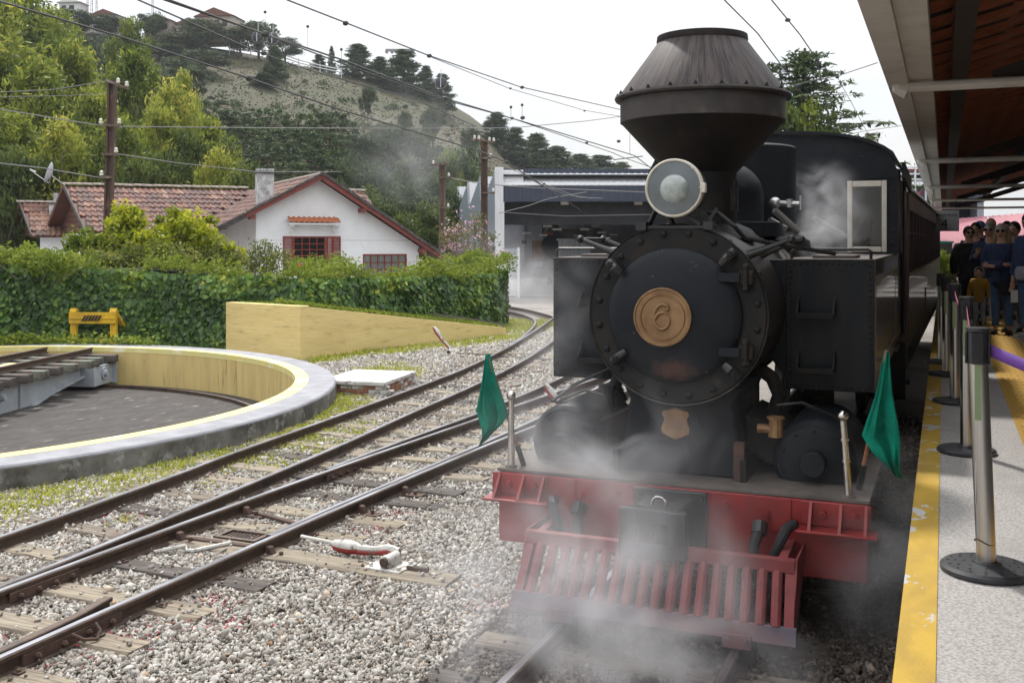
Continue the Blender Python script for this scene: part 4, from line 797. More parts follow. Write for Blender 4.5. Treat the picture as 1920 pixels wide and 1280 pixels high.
for (a,b,c,d) in ((wx0-.015,wx0+.032,wz0-.02,wz1+.02),(wx1-.032,wx1+.015,wz0-.02,wz1+.02)): MB().bx(a,b,CY-.022,CY-.001,c,d).build('window_stile', 'cream_paint', wf, bevel=.004)
MB().bx(wx0+.036,wx1-.036,CY-.020,CY-.001,wz1-.04,wz1+.018).build('window_rail', 'cream_paint', wf, bevel=.004); MB().bx(wx0+.036,wx1-.036,CY-.020,CY-.001,wz0-.018,wz0+.035).build('window_rail', 'cream_paint', wf, bevel=.004)
MB().bx(wx0+.03,wx1-.03,CY+.004,CY+.010,wz0+.03,wz1-.035).build('window_glass', 'smoky_glass', wf)
MB().bar((.95,CY+.3,2.3),(.99,CY+.3,2.62),.03,.02).build('cab_lever', 'black_iron', cb)
MB().bx(wx0-.06,wx1+.1,CY-.01,CY-.001,wz1+.045,wz1+.058).build('drip_strip', 'loco_black', cb)
for (x,z) in ((.25,3.18),(.45,3.10),(.62,3.02),(.05,3.12),(.9,3.24),(1.2,2.9),(1.2,2.5),(1.2,2.38)): MB().lathe([(.02,0),(.018,.008),(.001,.01)],10,atp(x,CY,z)).build('sheet_rivet', 'loco_black', cb)
MB().lathe([(.02,0.0),(.035,.0),(.035,.012),(.02,.012)],14,atp(.50,CY-.001,3.08),closed=True).build('sheet_eyelet', 'loco_ring', cb)
# --- frames and wheels
for s_ in (-1, 1):
    MB().bx(s_*.44-.02,s_*.44+.02,.2,6.2,.35,.95).build('frame_plate', 'loco_soot', lo)
    for yy, r_ in ((.85,.30),(2.3,.46),(3.5,.46),(5.2,.30)):
        wh = MB().lathe([(.001,.0),(r_-.05,.0),(r_-.05,-.02),(r_+.025,-.02),(r_+.025,.015),(r_,.02),(r_-.01,.10),(.08,.10),(.08,.13),(.001,.13)], 36, Matrix.Translation((s_*.50,yy,r_)) @ Matrix.Rotation(R(90)*s_,4,'Y')).build('wheel', 'loco_soot', lo)
    MB().bar((s_*.68,1.3,.90),(s_*.68,3.5,.40),.05,.08).build('connecting_rod', 'black_iron', lo)
    MB().bx(s_*1.10-.12,s_*1.10+.12,4.7,4.95,.75,.78).build('cab_step', 'loco_soot', lo)
    MB().bar((s_*1.2,4.82,.75),(s_*1.2,4.82,1.35),.02,.2).build('step_hanger', 'loco_soot', lo)

# ------------------------------------------------------------------ green flags stuck beside the posts
def flag(base, top, outline, label, fold, clip=None):
    """stick from base to top; cloth hangs from the upper stick, given as a grid between the stick side and the hanging side"""
    e = empty('signal_flag', base, 0, label, 'flag', 'green signal flags'); b = Vector(base)
    MB().tube([Vector((0,0,0)), Vector(top)-b], [.013,.011], 8).build('flag_stick', 'flag_stick', e)
    MB().tube([Vector((0,0,0)), (Vector(top)-b)*.18], .020, 8).build('stick_socket', 'rubber', e)
    n = 14; mth = len(outline)-1; vs = []
    for i in range(n+1):
        t = i/n; f_ = t*mth; k = min(int(f_), mth-1); u = f_-k
        a = Vector(outline[k][0]).lerp(Vector(outline[k+1][0]), u); c = Vector(outline[k][1]).lerp(Vector(outline[k+1][1]), u)
        for j in range(13):
            s = j/12; p = a.lerp(c, s); p.y += fold*(math.sin(s*11+t*2.5)+.45*math.sin(s*19-t*4))*(.3+t)*math.sin(math.pi*min(1,s*1.05)) + .012*math.sin(s*31+t*6)*t; p.x += .012*math.sin(t*9+s*4)*t; vs.append(p-b)
    mb = MB(); mb.add(vs, [(i*13+j, i*13+j+1, (i+1)*13+j+1, (i+1)*13+j) for i in range(n) for j in range(12)])
    o = mb.build('flag_cloth', 'flag_green', e, smooth=80); sd = o.modifiers.new('thickness', 'SOLIDIFY'); sd.thickness = .003
    return e
flag((LX-1.10,LY+.14,.80), (LX-1.335,LY+.02,1.60),
     [((LX-1.345,LY+.02,1.60),(LX-1.31,LY+.02,1.60)), ((LX-1.375,LY,1.38),(LX-1.25,LY+.03,1.36)), ((LX-1.40,LY-.01,1.20),(LX-1.19,LY+.05,1.17)), ((LX-1.36,LY-.02,1.08),(LX-1.215,LY+.04,1.10)), ((LX-1.365,LY-.02,.95),(LX-1.33,LY,.99))],
     'green cloth flag drooping beside the post at the left end of the buffer beam', .045)
flag((LX+1.17,LY+.22,.82), (LX+1.345,LY+.02,1.73),
     [((LX+1.335,LY+.02,1.73),(LX+1.36,LY+.02,1.73)), ((LX+1.285,LY+.02,1.48),(LX+1.385,LY-.03,1.45)), ((LX+1.205,LY+.04,1.20),(LX+1.42,LY-.05,1.22)), ((LX+1.27,LY-.02,1.10),(LX+1.43,LY-.05,1.08)), ((LX+1.40,LY-.06,.99),(LX+1.43,LY-.06,.97))],
     'green cloth flag drooping beside the post nearest the platform', .05)

# ------------------------------------------------------------------ passenger carriage behind
mat('coach_red', (.045,.013,.009), .5, c2=(.03,.009,.007), scale=3); mat('coach_olive', (.105,.088,.058), .35, c2=(.075,.064,.045), scale=2, coat=.3)
mat('coach_trim', (.34,.29,.22), .6, c2=(.22,.17,.12), scale=5); mat('coach_roof', (.36,.36,.36), .5, .3, c2=(.26,.26,.26), scale=3)
mat('dark_glass', (.012,.012,.013), .12)
ca = empty('passenger_carriage', (LX,14.2,0), R(-1.2), 'dark red and olive passenger carriage coupled behind the locomotive', 'carriage')
CW = 1.26; CLN = 15.0
MB().bx(-CW+.02,CW-.02,0,CLN,.80,1.05).build('underframe', 'black_iron', ca)
MB().bx(-CW,CW,.02,CLN,1.05,1.95).build('lower_side', 'coach_olive', ca, bevel=.01)
MB().bx(CW-.001,CW+.015,.02,CLN,1.95,2.0).build('waist_rail', 'coach_trim', ca)
MB().bx(-CW+.05,CW-.05,.05,CLN,1.95,2.80).build('window_band', 'dark_glass', ca)
for k in range(17): MB().bx(CW-.052,CW+.004,.02+k*.93,.13+k*.93,1.95,2.80).build('window_post', 'coach_red', ca)
for k in range(16): MB().bx(CW-.051,CW-.02,.13+k*.93,.95+k*.93,2.50,2.52).build('window_bar', 'coach_trim', ca)
MB().bx(-CW,CW,.0,CLN,2.80,3.02).build('letter_board', 'coach_trim', ca, bevel=.01)
arc2 = [(-CW-.06,3.02)] + [((CW+.06)*u, 3.03+.34*math.sqrt(max(0,1-abs(u)**2.4))) for u in np.linspace(1,-1,21)][::-1] + [(CW+.06,3.02)]
MB().prism(arc2, -CLN-.1,.25, MXZ).build('carriage_roof', 'coach_roof', ca)
MB().bx(-CW,CW,-.02,.02,1.05,3.02).build('end_wall', 'coach_red', ca); MB().bx(-.4,.4,-.05,-.02,1.05,2.9).build('end_door', 'coach_olive', ca)
MB().bx(CW-.02,CW+.01,5.2,5.5,1.2,1.6).build('side_vent', 'black_iron', ca)
for s_ in (-1,1):
    for yy in (1.5,3.1,11.6,13.2): MB().lathe([(.001,0),(.42,0),(.42,.03),(.38,.12),(.001,.12)], 28, Matrix.Translation((s_*.5,yy,.40)) @ Matrix.Rotation(R(90)*s_,4,'Y')).build('wheel', 'black_iron', ca)
    MB().bx(s_*1.1-.15,s_*1.1+.15,.15,.45,.55,.60).build('foot_step', 'black_iron', ca)
# ------------------------------------------------------------------ helpers for the far setting
def P(px, py, d):      # a far point: photograph column/row at a chosen distance, used to lay out real places
    return at((px-960)/1950*d, d, CAMH + (452-py)/1950*d)
HC_X = [-1100,-300,0,200,330,450,640,800,880,960,1040,1180,1350,1500,1700,2400]
HC_Y = [-120,-40,15,58,78,95,138,160,212,268,308,345,390,420,404,378]
def hill_z(px, d):
    Dc = np.interp(px, [-1100,0,700,1200,2400], [185,190,190,230,300]); Db = np.interp(px, [-1100,0,500,900,1300,2400], [46,46,52,75,100,120])
    zc = CAMH + (452 - np.interp(px, HC_X, HC_Y))/1950*Dc
    t = np.clip((d-Db)/(Dc-Db), 0, 1.25); f = np.where(t < 1, .35*t + .65*t**1.5, 1 + .05*(t-1) - 1.2*(t-1)**2)
    n = .5*np.sin(px*.021 + d*.05) + .4*np.sin(px*.047 - d*.09) + .25*np.sin(d*.21+px*.013)
    return GZ - .1 + zc*f + n*np.clip(t*6,0,1)*np.clip((1-t)*5+.15,0,1)*.9
def on_hill(px, d):
    p = at((px-960)/1950*d, d); p.z = float(hill_z(px, d)); return p
mat('hill_grass', (.054,.047,.019), .95, c2=(.030,.040,.012), scale=.05, lo=.40, hi=.62, c3=(.078,.058,.030), scale3=.22, lo3=.48, hi3=.70, bump=1.0, bscale=1.2)
def make_hill():
    px = np.arange(-1100, 2401, 20); d = np.concatenate([np.arange(44,120,3.), np.arange(120,250,5.)]); A, D = np.meshgrid(px, d)
    cx = (A-960)/1950*D; X = cx*_c - D*_s; Y = cx*_s + D*_c; V = np.stack([X,Y,hill_z(A,D)],2).reshape(-1,3); n = len(px); idx = np.arange(V.shape[0]).reshape(len(d), n)
    F = np.stack([idx[:-1,:-1],idx[:-1,1:],idx[1:,1:],idx[1:,:-1]],2).reshape(-1,4)
    tag(inst('hill', np_mesh('hill', V, F, 'hill_grass', smooth=True)), 'steep grassy hill rising behind the station yard', kind='structure')
make_hill()
attr_mat('dry_tuft', [(0,(.038,.042,.014)),(.5,(.06,.052,.022)),(1,(.082,.064,.032))], .9)
def hill_tufts():
    n = 15000; px = rng.uniform(330,1180,n); d = rng.uniform(75,190,n); k = rng.random(n) < np.clip((d-60)/100,.1,1); px, d = px[k], d[k]
    z = hill_z(px, d); cx = (px-960)/1950*d; C = np.stack([cx*_c-d*_s, cx*_s+d*_c, z+.05],1)
    return C
grass('hill_tussocks', hill_tufts(), .16, 'dry grass tussocks covering the open hillside', 'dry_tuft', .16)

# ------------------------------------------------------------------ tree kinds
mat('bark', (.10,.075,.055), .9, c2=(.055,.04,.03), scale=6, stretch=(1,1,.3), bump=.6)
mat('pale_bark', (.26,.21,.16), .85, c2=(.15,.11,.08), scale=3, stretch=(1,1,.3), bump=.4)
attr_mat('leaf_bright', [(0,(.032,.055,.012)),(.3,(.10,.14,.020)),(.6,(.22,.265,.036)),(.85,(.38,.39,.06)),(1,(.52,.45,.09))], .6, trans=.42, objrand=.4)
attr_mat('leaf_mid', [(0,(.02,.036,.010)),(.4,(.062,.092,.020)),(.75,(.12,.155,.032)),(1,(.19,.21,.055))], .65, trans=.25, objrand=.3)
attr_mat('leaf_dark', [(0,(.014,.030,.014)),(.45,(.055,.090,.034)),(.8,(.11,.155,.055)),(1,(.17,.21,.085))], .65, trans=.15, objrand=.3)
attr_mat('leaf_hazy', [(0,(.024,.040,.020)),(.5,(.062,.088,.038)),(1,(.115,.14,.06))], .7, trans=.2, objrand=.25)
def clump_leaves(cent, rad, per, size, aspect, droop=0.0, squash=.8, shade=None):
    n = len(cent); C = np.repeat(cent, per, 0); r = np.repeat(rad, per)
    u = rng.normal(size=(n*per,3)); u /= np.linalg.norm(u,axis=1)[:,None]; u *= (rng.random(n*per)**.4)[:,None]*r[:,None]; u[:,2] *= squash
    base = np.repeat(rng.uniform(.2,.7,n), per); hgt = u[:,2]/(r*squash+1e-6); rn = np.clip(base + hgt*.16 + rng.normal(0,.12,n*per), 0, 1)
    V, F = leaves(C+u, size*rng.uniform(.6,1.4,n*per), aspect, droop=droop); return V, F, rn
def tree_mesh(kind, seed):
    global rng
    keep = rng; rng = np.random.default_rng(seed); tr = MB()
    if kind == 'eucalyptus':
        H, W = 14., 3.6; n = 95; t = rng.random(n)**.8; hz = 3.0 + t*10.5; wid = W*np.sin(np.pi*np.clip((t*.86+.12),0,1))**.7
        a = rng.uniform(0,6.28,n); rr = wid*np.sqrt(rng.random(n)); c = np.stack([rr*np.cos(a),rr*np.sin(a),hz],1)
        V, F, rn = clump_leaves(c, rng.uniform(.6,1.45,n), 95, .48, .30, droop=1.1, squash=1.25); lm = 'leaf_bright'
        tr.tube([(0,0,-1),(.1,0,4),(-.1,.1,8),(0,0,12.5)], [.26,.2,.14,.04], 8)
        for k in range(7):
            q = c[rng.integers(n)]; tr.tube([(0,0,q[2]-2.2),(q[0]*.5,q[1]*.5,q[2]-.9),tuple(q)], [.09,.06,.02], 5)
    elif kind == 'broadleaf':
        H, W = 8., 3.2; n = 60; u = rng.normal(size=(n,3)); u /= np.linalg.norm(u,axis=1)[:,None]; u *= (rng.random(n)**.33)[:,None]
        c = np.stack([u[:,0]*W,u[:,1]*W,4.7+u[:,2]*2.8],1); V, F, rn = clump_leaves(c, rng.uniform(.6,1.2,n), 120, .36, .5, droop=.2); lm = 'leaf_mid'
        tr.tube([(0,0,-1),(.05,0,2),(0,.1,4.5)], [.25,.2,.1], 8)
        for k in range(8):
            q = c[rng.integers(n)]; tr.tube([(0,0,2.2),(q[0]*.5,q[1]*.5,(q[2]+2.2)/2+.3),tuple(q)], [.12,.08,.02], 5)
    elif kind == 'araucaria':
        H = 11.; cs, V = [], []; tr.tube([(0,0,-1),(0,0,5),(0,0,10.2)], [.24,.2,.12], 8)
        for lvl in range(6):
            z0 = 6.6 + lvl*.72; ln = 3.9 - abs(lvl-1.2)*.62; nb = 11 - lvl
            for k in range(nb):
                a = 6.28*(k+rng.random()*.6)/nb + lvl; l = ln*rng.uniform(.8,1.1); up = .55+.35*lvl*.3
                tr.tube([(0,0,z0),(l*.55*math.cos(a),l*.55*math.sin(a),z0+.05),(l*math.cos(a),l*math.sin(a),z0+up)], [.06,.045,.03], 4)
                cs.append((l*math.cos(a),l*math.sin(a),z0+up+.1))
                for q in range(3): cs.append(((l*rng.uniform(.7,1.0))*math.cos(a+rng.normal(0,.2)),(l*rng.uniform(.7,1.0))*math.sin(a+rng.normal(0,.2)),z0+up*.85+rng.uniform(0,.2)))
        c = np.array(cs); V, F, rn = clump_leaves(c, rng.uniform(.28,.46,len(c)), 34, .30, .30, squash=.75); lm = 'leaf_dark'
    elif kind == 'pine':
        n = 170; t = rng.random(n)**1.15; hz = .5 + t*8.3; wid = 2.1*(1-t)**.7*(.55+.45*np.minimum(1,t*5+.35)) + .12; a = rng.uniform(0,6.28,n); rr = wid*rng.uniform(.2,1,n)
        c = np.stack([rr*np.cos(a),rr*np.sin(a),hz - rr*.1],1); V, F, rn = clump_leaves(c, rng.uniform(.38,.66,n), 70, .36, .32, squash=.75); lm = 'leaf_dark'
        tr.tube([(0,0,-1),(0,0,4),(0,0,8.8)], [.18,.12,.03], 6)
    elif kind == 'conifer':
        cs = []; tr.tube([(0,0,-.5),(0,0,5),(.1,0,10.3)], [.28,.18,.03], 8); nb = 150
        for k in range(nb):
            t = (k+rng.random())/nb; z0 = 1.0 + 9.0*t; l = (3.1*(1-t)**.8 + .25)*rng.uniform(.55,1.15); a = k*2.399 + rng.normal(0,.3)
            e_ = (l*math.cos(a), l*math.sin(a), z0 + l*.12); tr.tube([(0,0,z0),(e_[0]*.5,e_[1]*.5,z0+l*.13),e_], [.035,.025,.01], 4)
            for q in np.linspace(.35,1,max(3,int(l*3))): cs.append((e_[0]*q+rng.normal(0,.10),e_[1]*q+rng.normal(0,.10),z0+l*.12*q+rng.normal(0,.05)))
        c = np.array(cs); V, F, rn = clump_leaves(c, rng.uniform(.18,.36,len(c)), 22, .24, .26, squash=.32); lm = 'leaf_dark'
    me = np_mesh('crown', V, F, lm, rn); tm = tr.mesh('trunk', 'pale_bark' if kind == 'eucalyptus' else 'bark', 60, fix=False); rng = keep
    zs = V[:,2]; return me, tm, float(np.percentile(zs, 99.5)), float(np.percentile(np.hypot(V[:,0],V[:,1]), 92))
TREES = {k: [tree_mesh(k, 50+10*i+j) for j in range(3 if k in ('eucalyptus','broadleaf') else 2)] for i, k in enumerate(('eucalyptus','broadleaf','araucaria','pine','conifer'))}
tcount = 0
def tree(kind, px, topy, d, hw, label, group, leaf=None, base=None):
    """a tree rooted on the hill at column px and distance d, its top at row topy, crown hw pixels to each side"""
    global tcount
    var = TREES[kind][tcount % len(TREES[kind])]; tcount += 1
    p = on_hill(px, d) if base is None else at((px-960)/1950*d, d, base)
    h = CAMH + (452-topy)/1950*d - p.z; sz = h/var[2]; sw = hw/1950*d/var[3]*(1.4 if kind == 'eucalyptus' else 1.15)
    e = empty(kind + '_tree', p, random.uniform(0,6.28), label, 'tree', group)
    e.scale = (sw, sw, sz)
    c = inst('crown', var[0], e); inst('trunk', var[1], e)
    if leaf: c.material_slots[0].link = 'OBJECT'; c.material_slots[0].material = MATS[leaf]
    return e
ORD = ['first','second','third','fourth','fifth','sixth','seventh','eighth','ninth','tenth','eleventh','twelfth','thirteenth','fourteenth','fifteenth','sixteenth','seventeenth','eighteenth','nineteenth','twentieth']
def grove(kind, lst, lab, group, leaf=None):
    lst = sorted(lst)
    for i, a in enumerate(lst):
        lf = a[4] if len(a) > 4 else leaf
        tree(kind, *a[:4], lab % ORD[i], group, lf)
grove('eucalyptus', [(-40,-40,60,90),(40,-15,76,85),(95,20,84,60),(70,120,56,65),(135,85,60,62),(182,170,54,52),(255,98,61,60),(318,160,56,48),(300,205,52,45),(345,140,66,32),(395,222,60,40),(410,285,50,38),(20,215,50,60),(120,225,48,55),(228,230,48,50),(0,110,58,60)], 'tall yellow green eucalyptus above the house, %s from the left', 'eucalyptus trees on the lower hillside')
grove('broadleaf', [(10,280,46,60),(80,300,47,50),(290,290,46,55),(350,250,52,50),(460,310,48,50),(170,290,50,60)], 'dark leafy tree low behind the house roof, %s from the left', 'leafy trees behind the house roof', 'leaf_mid')
grove('araucaria', [(385,192,88,55),(440,212,90,55),(500,205,92,55),(560,215,88,55),(620,212,86,60),(470,238,80,60),(540,245,78,65),(610,250,78,60),(430,262,74,55),(500,275,70,60),(575,280,68,65),(640,285,70,50),(545,305,62,60),(455,300,66,50)], 'dark umbrella crowned araucaria on the mid slope, %s from the left', 'araucarias on the mid slope')
grove('broadleaf', [(700,255,86,42,'leaf_hazy'),(762,240,92,48,'leaf_hazy'),(650,300,68,45,'leaf_hazy'),(705,310,66,48,'leaf_hazy'),(770,300,72,52,'leaf_hazy'),(640,345,56,45,'leaf_hazy'),(700,355,55,50,'leaf_mid'),(755,350,58,50,'leaf_hazy'),(810,330,66,48,'leaf_hazy'),(865,278,76,42,'leaf_dark'),(842,284,74,22,'leaf_bright'),(905,330,78,45,'leaf_mid'),(730,405,50,45,'leaf_mid'),(800,385,54,45,'leaf_mid'),(860,360,62,40,'leaf_mid'),(950,345,90,50,'leaf_mid')], 'bushy green tree in the smoke between house and depot, %s from the left', 'trees between house and depot')
grove('pine', [(598,103,192,13),(622,88,192,7),(670,84,190,28),(712,108,188,22),(757,95,186,34),(798,125,184,18),(828,140,184,22),(515,88,170,20),(494,138,160,22),(930,212,190,30),(966,240,185,24),(1004,252,190,34),(1045,276,192,36),(1085,290,200,36),(1125,292,210,38),(1165,305,215,26)], 'dark pine on the skyline of the hill, %s from the left', 'pines along the hill crest')
grove('broadleaf', [(283,25,185,22),(378,38,185,34),(150,22,180,40),(205,30,185,30),(330,62,182,38),(450,50,185,28),(485,42,186,30),(535,72,186,26),(300,85,170,45),(385,95,165,40),(340,110,150,35),(200,90,140,45),(255,110,130,45),(310,130,125,40),(160,70,140,45),(230,70,160,40),(365,125,140,30),(245,38,110,36,'leaf_bright'),(120,60,150,50)], 'tree among the hilltop buildings, %s from the left', 'trees round the hilltop buildings', 'leaf_hazy')
grove('broadleaf', [(690,160,150,14),(812,196,150,20),(760,210,140,14),(880,240,150,14),(720,235,120,20),(980,320,150,25),(1080,325,160,25)], 'round shrub on the bare grass slope, %s from the left', 'shrubs on the grass slope', 'leaf_hazy')
tree('conifer', 1505, 104, 45, 185, 'tall layered conifer rising behind the locomotive cab', None, 'leaf_dark', GZ)
tree('broadleaf', 1492, 200, 43, 78, 'light green tree in front of the conifer behind the cab', None, 'leaf_bright', GZ)

def scrub():          # low brush that reads as one mass on the slope
    n = 420; px = np.concatenate([rng.uniform(380,1000,260), rng.uniform(560,1150,160)]); d = np.concatenate([rng.uniform(85,150,260), rng.uniform(110,188,160)]); z = hill_z(px, d); cx = (px-960)/1950*d
    c = np.stack([cx*_c-d*_s, cx*_s+d*_c, z+.2],1); V, F, rn = clump_leaves(c, rng.uniform(.5,1.7,n)*np.where(d > 140,.7,1), 60, .45, .45, squash=.6)
    tag(inst('hill_scrub', np_mesh('hill_scrub', V, F, 'leaf_hazy', rn)), 'low green scrub scattered over the grassy slope', 'scrub', kind='stuff')
scrub()
# ------------------------------------------------------------------ yellow retaining wall with grass on top
yw = empty('retaining_wall', (-12.9,18.9,GZ), label='yellow painted retaining wall tapering down beside the track', cat='retaining wall')
def ywall(pts, name):
    """vertical slab between plan points with its own top heights"""
    mb = MB()
    for (a, za, b, zb) in pts:
        a, b = Vector((*a,0)), Vector((*b,0)); n_ = (b-a).normalized().cross(Vector((0,0,1)))*-.25
        q = [a, b, b+n_, a+n_]; h = [za, zb, zb, za]
        mb.add([(v.x,v.y,GZ-.1) for v in q] + [(v.x,v.y,z) for v,z in zip(q,h)], [(3,2,1,0),(4,5,6,7),(0,1,5,4),(1,2,6,5),(2,3,7,6),(3,0,4,7)])
    o = mb.build(name, 'yellow_wall', yw, smooth=0, bevel=.01); o.location = -yw.location; return o
WA, WB, WC = (-15.4,19.75), (-12.82,18.95), (-10.85,25.7)
ywall([(WA,.985,WB,1.0)], 'wall_face'); ywall([(WB,1.0,WC,.08)], 'wall_face')
bank = MB(); bank.add([(-15.3,19.95,.93),(-12.9,19.25,.95),(-11.1,25.7,.03),(-12.0,28.5,-.1),(-13.4,28.5,.3),(-14.2,24,.95),(-16.2,20.9,.95),(-15.3,19.95,-.3),(-12.9,19.25,-.3),(-11.1,25.7,-.3),(-12.0,28.5,-.3),(-13.4,28.5,-.3),(-14.2,24,-.3),(-16.2,20.9,-.3)],
  [(0,1,2,5),(2,3,4,5),(0,5,6)] + [(i,i+7,(i+1)%7+7,(i+1)%7) for i in range(7)])
mat('soil', (.075,.062,.03), .95, c2=(.05,.06,.02), scale=3, bump=.6)
tag(bank.build('bank', 'soil', smooth=0), 'earth bank behind the yellow wall', kind='structure')
attr_mat('ivy_leaf', [(0,(.026,.062,.016)),(.4,(.09,.185,.036)),(.72,(.20,.315,.052)),(.9,(.40,.46,.06)),(1,(.56,.55,.08))], .42, trans=.3, spec=.5)
attr_mat('turf_leaf', [(0,(.07,.11,.014)),(.5,(.17,.23,.026)),(1,(.32,.35,.05))], .7, trans=.4)
def bank_grass():
    n = 9000; t = rng.random(n); s = rng.random(n)**1.6
    A = np.array([-12.9,19.2,.97]); B = np.array([-11.0,25.8,.06]); a = A+(B-A)*t[:,None]; off = np.array([-.95,.28,.10]); C = a + off*s[:,None]*1.1; C[:,2] += rng.uniform(-.02,.05,n)
    t2 = rng.random(2500); A2 = np.array([-15.3,19.9,.95]); B2 = np.array([-12.9,19.15,.97]); C2 = A2+(B2-A2)*t2[:,None] + np.array([.05,.4,.03])*(rng.random(2500)**1.5)[:,None]
    C = np.vstack([C,C2]); V, F = leaves(C, rng.uniform(.05,.12,len(C)), .5); return V, F
V, F = bank_grass(); o = tag(inst('wall_top_plants', np_mesh('wall_top_plants', V, F, 'turf_leaf', rng.random(len(F)))), 'bright green creeping plants along the top of the yellow wall', 'ground cover', kind='stuff')

# ------------------------------------------------------------------ ivy hedge
HP = [(-27.5,14.6),(-21,17.6),(-17.5,19.95),(-15.3,20.65),(-13.9,21.4),(-12.95,25.2),(-12.55,28.9)]; HH = [1.95,1.95,1.95,1.72,1.58,1.52,1.52]
def hedge():
    e = empty('ivy_hedge', (-16,20,GZ), label='long ivy covered hedge in front of the white house', cat='hedge')
    path = smooth_path(HP, 10); m = len(path); hh = np.interp(np.linspace(0,1,m), np.linspace(0,1,len(HH)), HH); core = MB(); vs = []
    for i, p in enumerate(path):
        a, b = path[max(i-1,0)], path[min(i+1,m-1)]; dx, dy = b[0]-a[0], b[1]-a[1]; l = math.hypot(dx,dy); nx, ny = dy/l, -dx/l
        vs += [(p[0]+nx*.10,p[1]+ny*.10,GZ-.05),(p[0]+nx*.10,p[1]+ny*.10,hh[i]-.25),(p[0]-nx*.3,p[1]-ny*.3,hh[i]-.2),(p[0]-nx*.6,p[1]-ny*.6,GZ-.05)]
    core.add(vs, [(i*4+k,i*4+(k+1)%4,(i+1)*4+(k+1)%4,(i+1)*4+k) for i in range(m-1) for k in range(4)] + [(0,1,2,3),((m-1)*4+3,(m-1)*4+2,(m-1)*4+1,(m-1)*4)])
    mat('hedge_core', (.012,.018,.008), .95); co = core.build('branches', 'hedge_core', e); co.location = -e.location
    # leaves on the face, hung over each other, and looser on the crown
    n = 42000; t = rng.random(n); L_ = np.array(path); seg = np.hypot(*np.diff(L_,axis=0).T); cum = np.concatenate([[0],np.cumsum(seg)]); s = t*cum[-1]
    x = np.interp(s,cum,L_[:,0]); y = np.interp(s,cum,L_[:,1]); k = np.clip(np.searchsorted(cum,s)-1,0,m-2); dx = L_[k+1,0]-L_[k,0]; dy = L_[k+1,1]-L_[k,1]; l = np.hypot(dx,dy); nx, ny = dy/l, -dx/l
    H_ = np.interp(s/cum[-1],np.linspace(0,1,m),hh); v = rng.random(n)
    bul = .05*np.sin(s*2.1)+.05*np.sin(s*4.7+v*5)+.04*np.sin(v*9+s)
    off = .30 + bul + rng.normal(0,.05,n); C = np.stack([x+nx*off,y+ny*off,GZ+v*(H_-GZ-.1)],1); N_ = np.stack([nx,ny,np.full(n,.35)],1)
    nt_ = 16000; ix = rng.integers(0,n,nt_); w_ = rng.uniform(-.55,.42,nt_); top = H_[ix]-.12+.14*np.sin(s[ix]*1.7)+abs(rng.normal(0,.15,nt_))+.1*np.sin(s[ix]*3.9+1)+.06*np.sin(s[ix]*9.1)-.35*np.abs(w_)**2
    C2 = np.stack([x[ix]+nx[ix]*w_,y[ix]+ny[ix]*w_,top],1); N2 = np.tile([0,0,1.],(nt_,1))+rng.normal(0,.4,(nt_,3))
    ne = 3500; q = rng.uniform(-.5,.4,ne); zz = rng.uniform(GZ,1.6,ne); ex, ey = path[-1]; C3 = np.stack([ex+q*.9,ey+.25+rng.normal(0,.08,ne)-.3*(q/.5)**2,zz*.95],1); N3 = np.tile([.4,.8,.3],(ne,1))
    def blades(C,Nn,size):
        # ivy leaf: a broad five point blade lying along the face, tip down
        n = len(C); Nn = Nn/np.linalg.norm(Nn,axis=1)[:,None]; Nn = Nn+rng.normal(0,.38,(n,3)); Nn /= np.linalg.norm(Nn,axis=1)[:,None]
        dn = np.array([0,0,-1.])+rng.normal(0,.45,(n,3)); sd = np.cross(dn,Nn); sd /= np.linalg.norm(sd,axis=1)[:,None]; dn = np.cross(Nn,sd); s_ = size[:,None]
        pts = [(-.35,0),(-.22,.42),(.18,.36),(.62,0),(.18,-.36),(-.22,-.42)]
        V = np.stack([C+dn*s_*a+sd*s_*b+Nn*s_*(-.12 if b else .03) for a,b in pts],1).reshape(-1,3); b0 = np.arange(n)[:,None]*6
        F = np.vstack([b0+np.array([0,1,2,3]), b0+np.array([0,3,4,5])]); return V, F
    sz = rng.uniform(.075,.19,n)*np.interp(s/cum[-1],[0,1],[1,1.05]); V1,F1 = blades(C,N_,sz); 
    patch = .5+.5*np.sin(x*2.1+v*4+np.sin(y*1.7))*np.sin(y*1.3-v*3+x); r1 = np.clip(.16+.42*patch**2+rng.normal(0,.20,n)+.14*(v-.5),0,1)
    o1 = inst('ivy_leaves', np_mesh('ivy_leaves',V1,F1,'ivy_leaf',np.concatenate([r1,r1])), e, -e.location); o1['kind'] = 'stuff'
    V2,F2 = leaves(C2, rng.uniform(.06,.15,nt_), .5); r2 = np.clip(rng.normal(.55,.2,nt_),0,1)
    o2 = inst('crown_leaves', np_mesh('crown_leaves',V2,F2,'turf_leaf',r2), e, -e.location); o2['kind'] = 'stuff'
    V3,F3 = blades(C3,N3,rng.uniform(.07,.14,ne)); r3 = np.clip(rng.normal(.45,.2,ne),0,1)
    o3 = inst('end_leaves', np_mesh('end_leaves',V3,F3,'ivy_leaf',np.concatenate([r3,r3])), e, -e.location); o3['kind'] = 'stuff'
hedge()
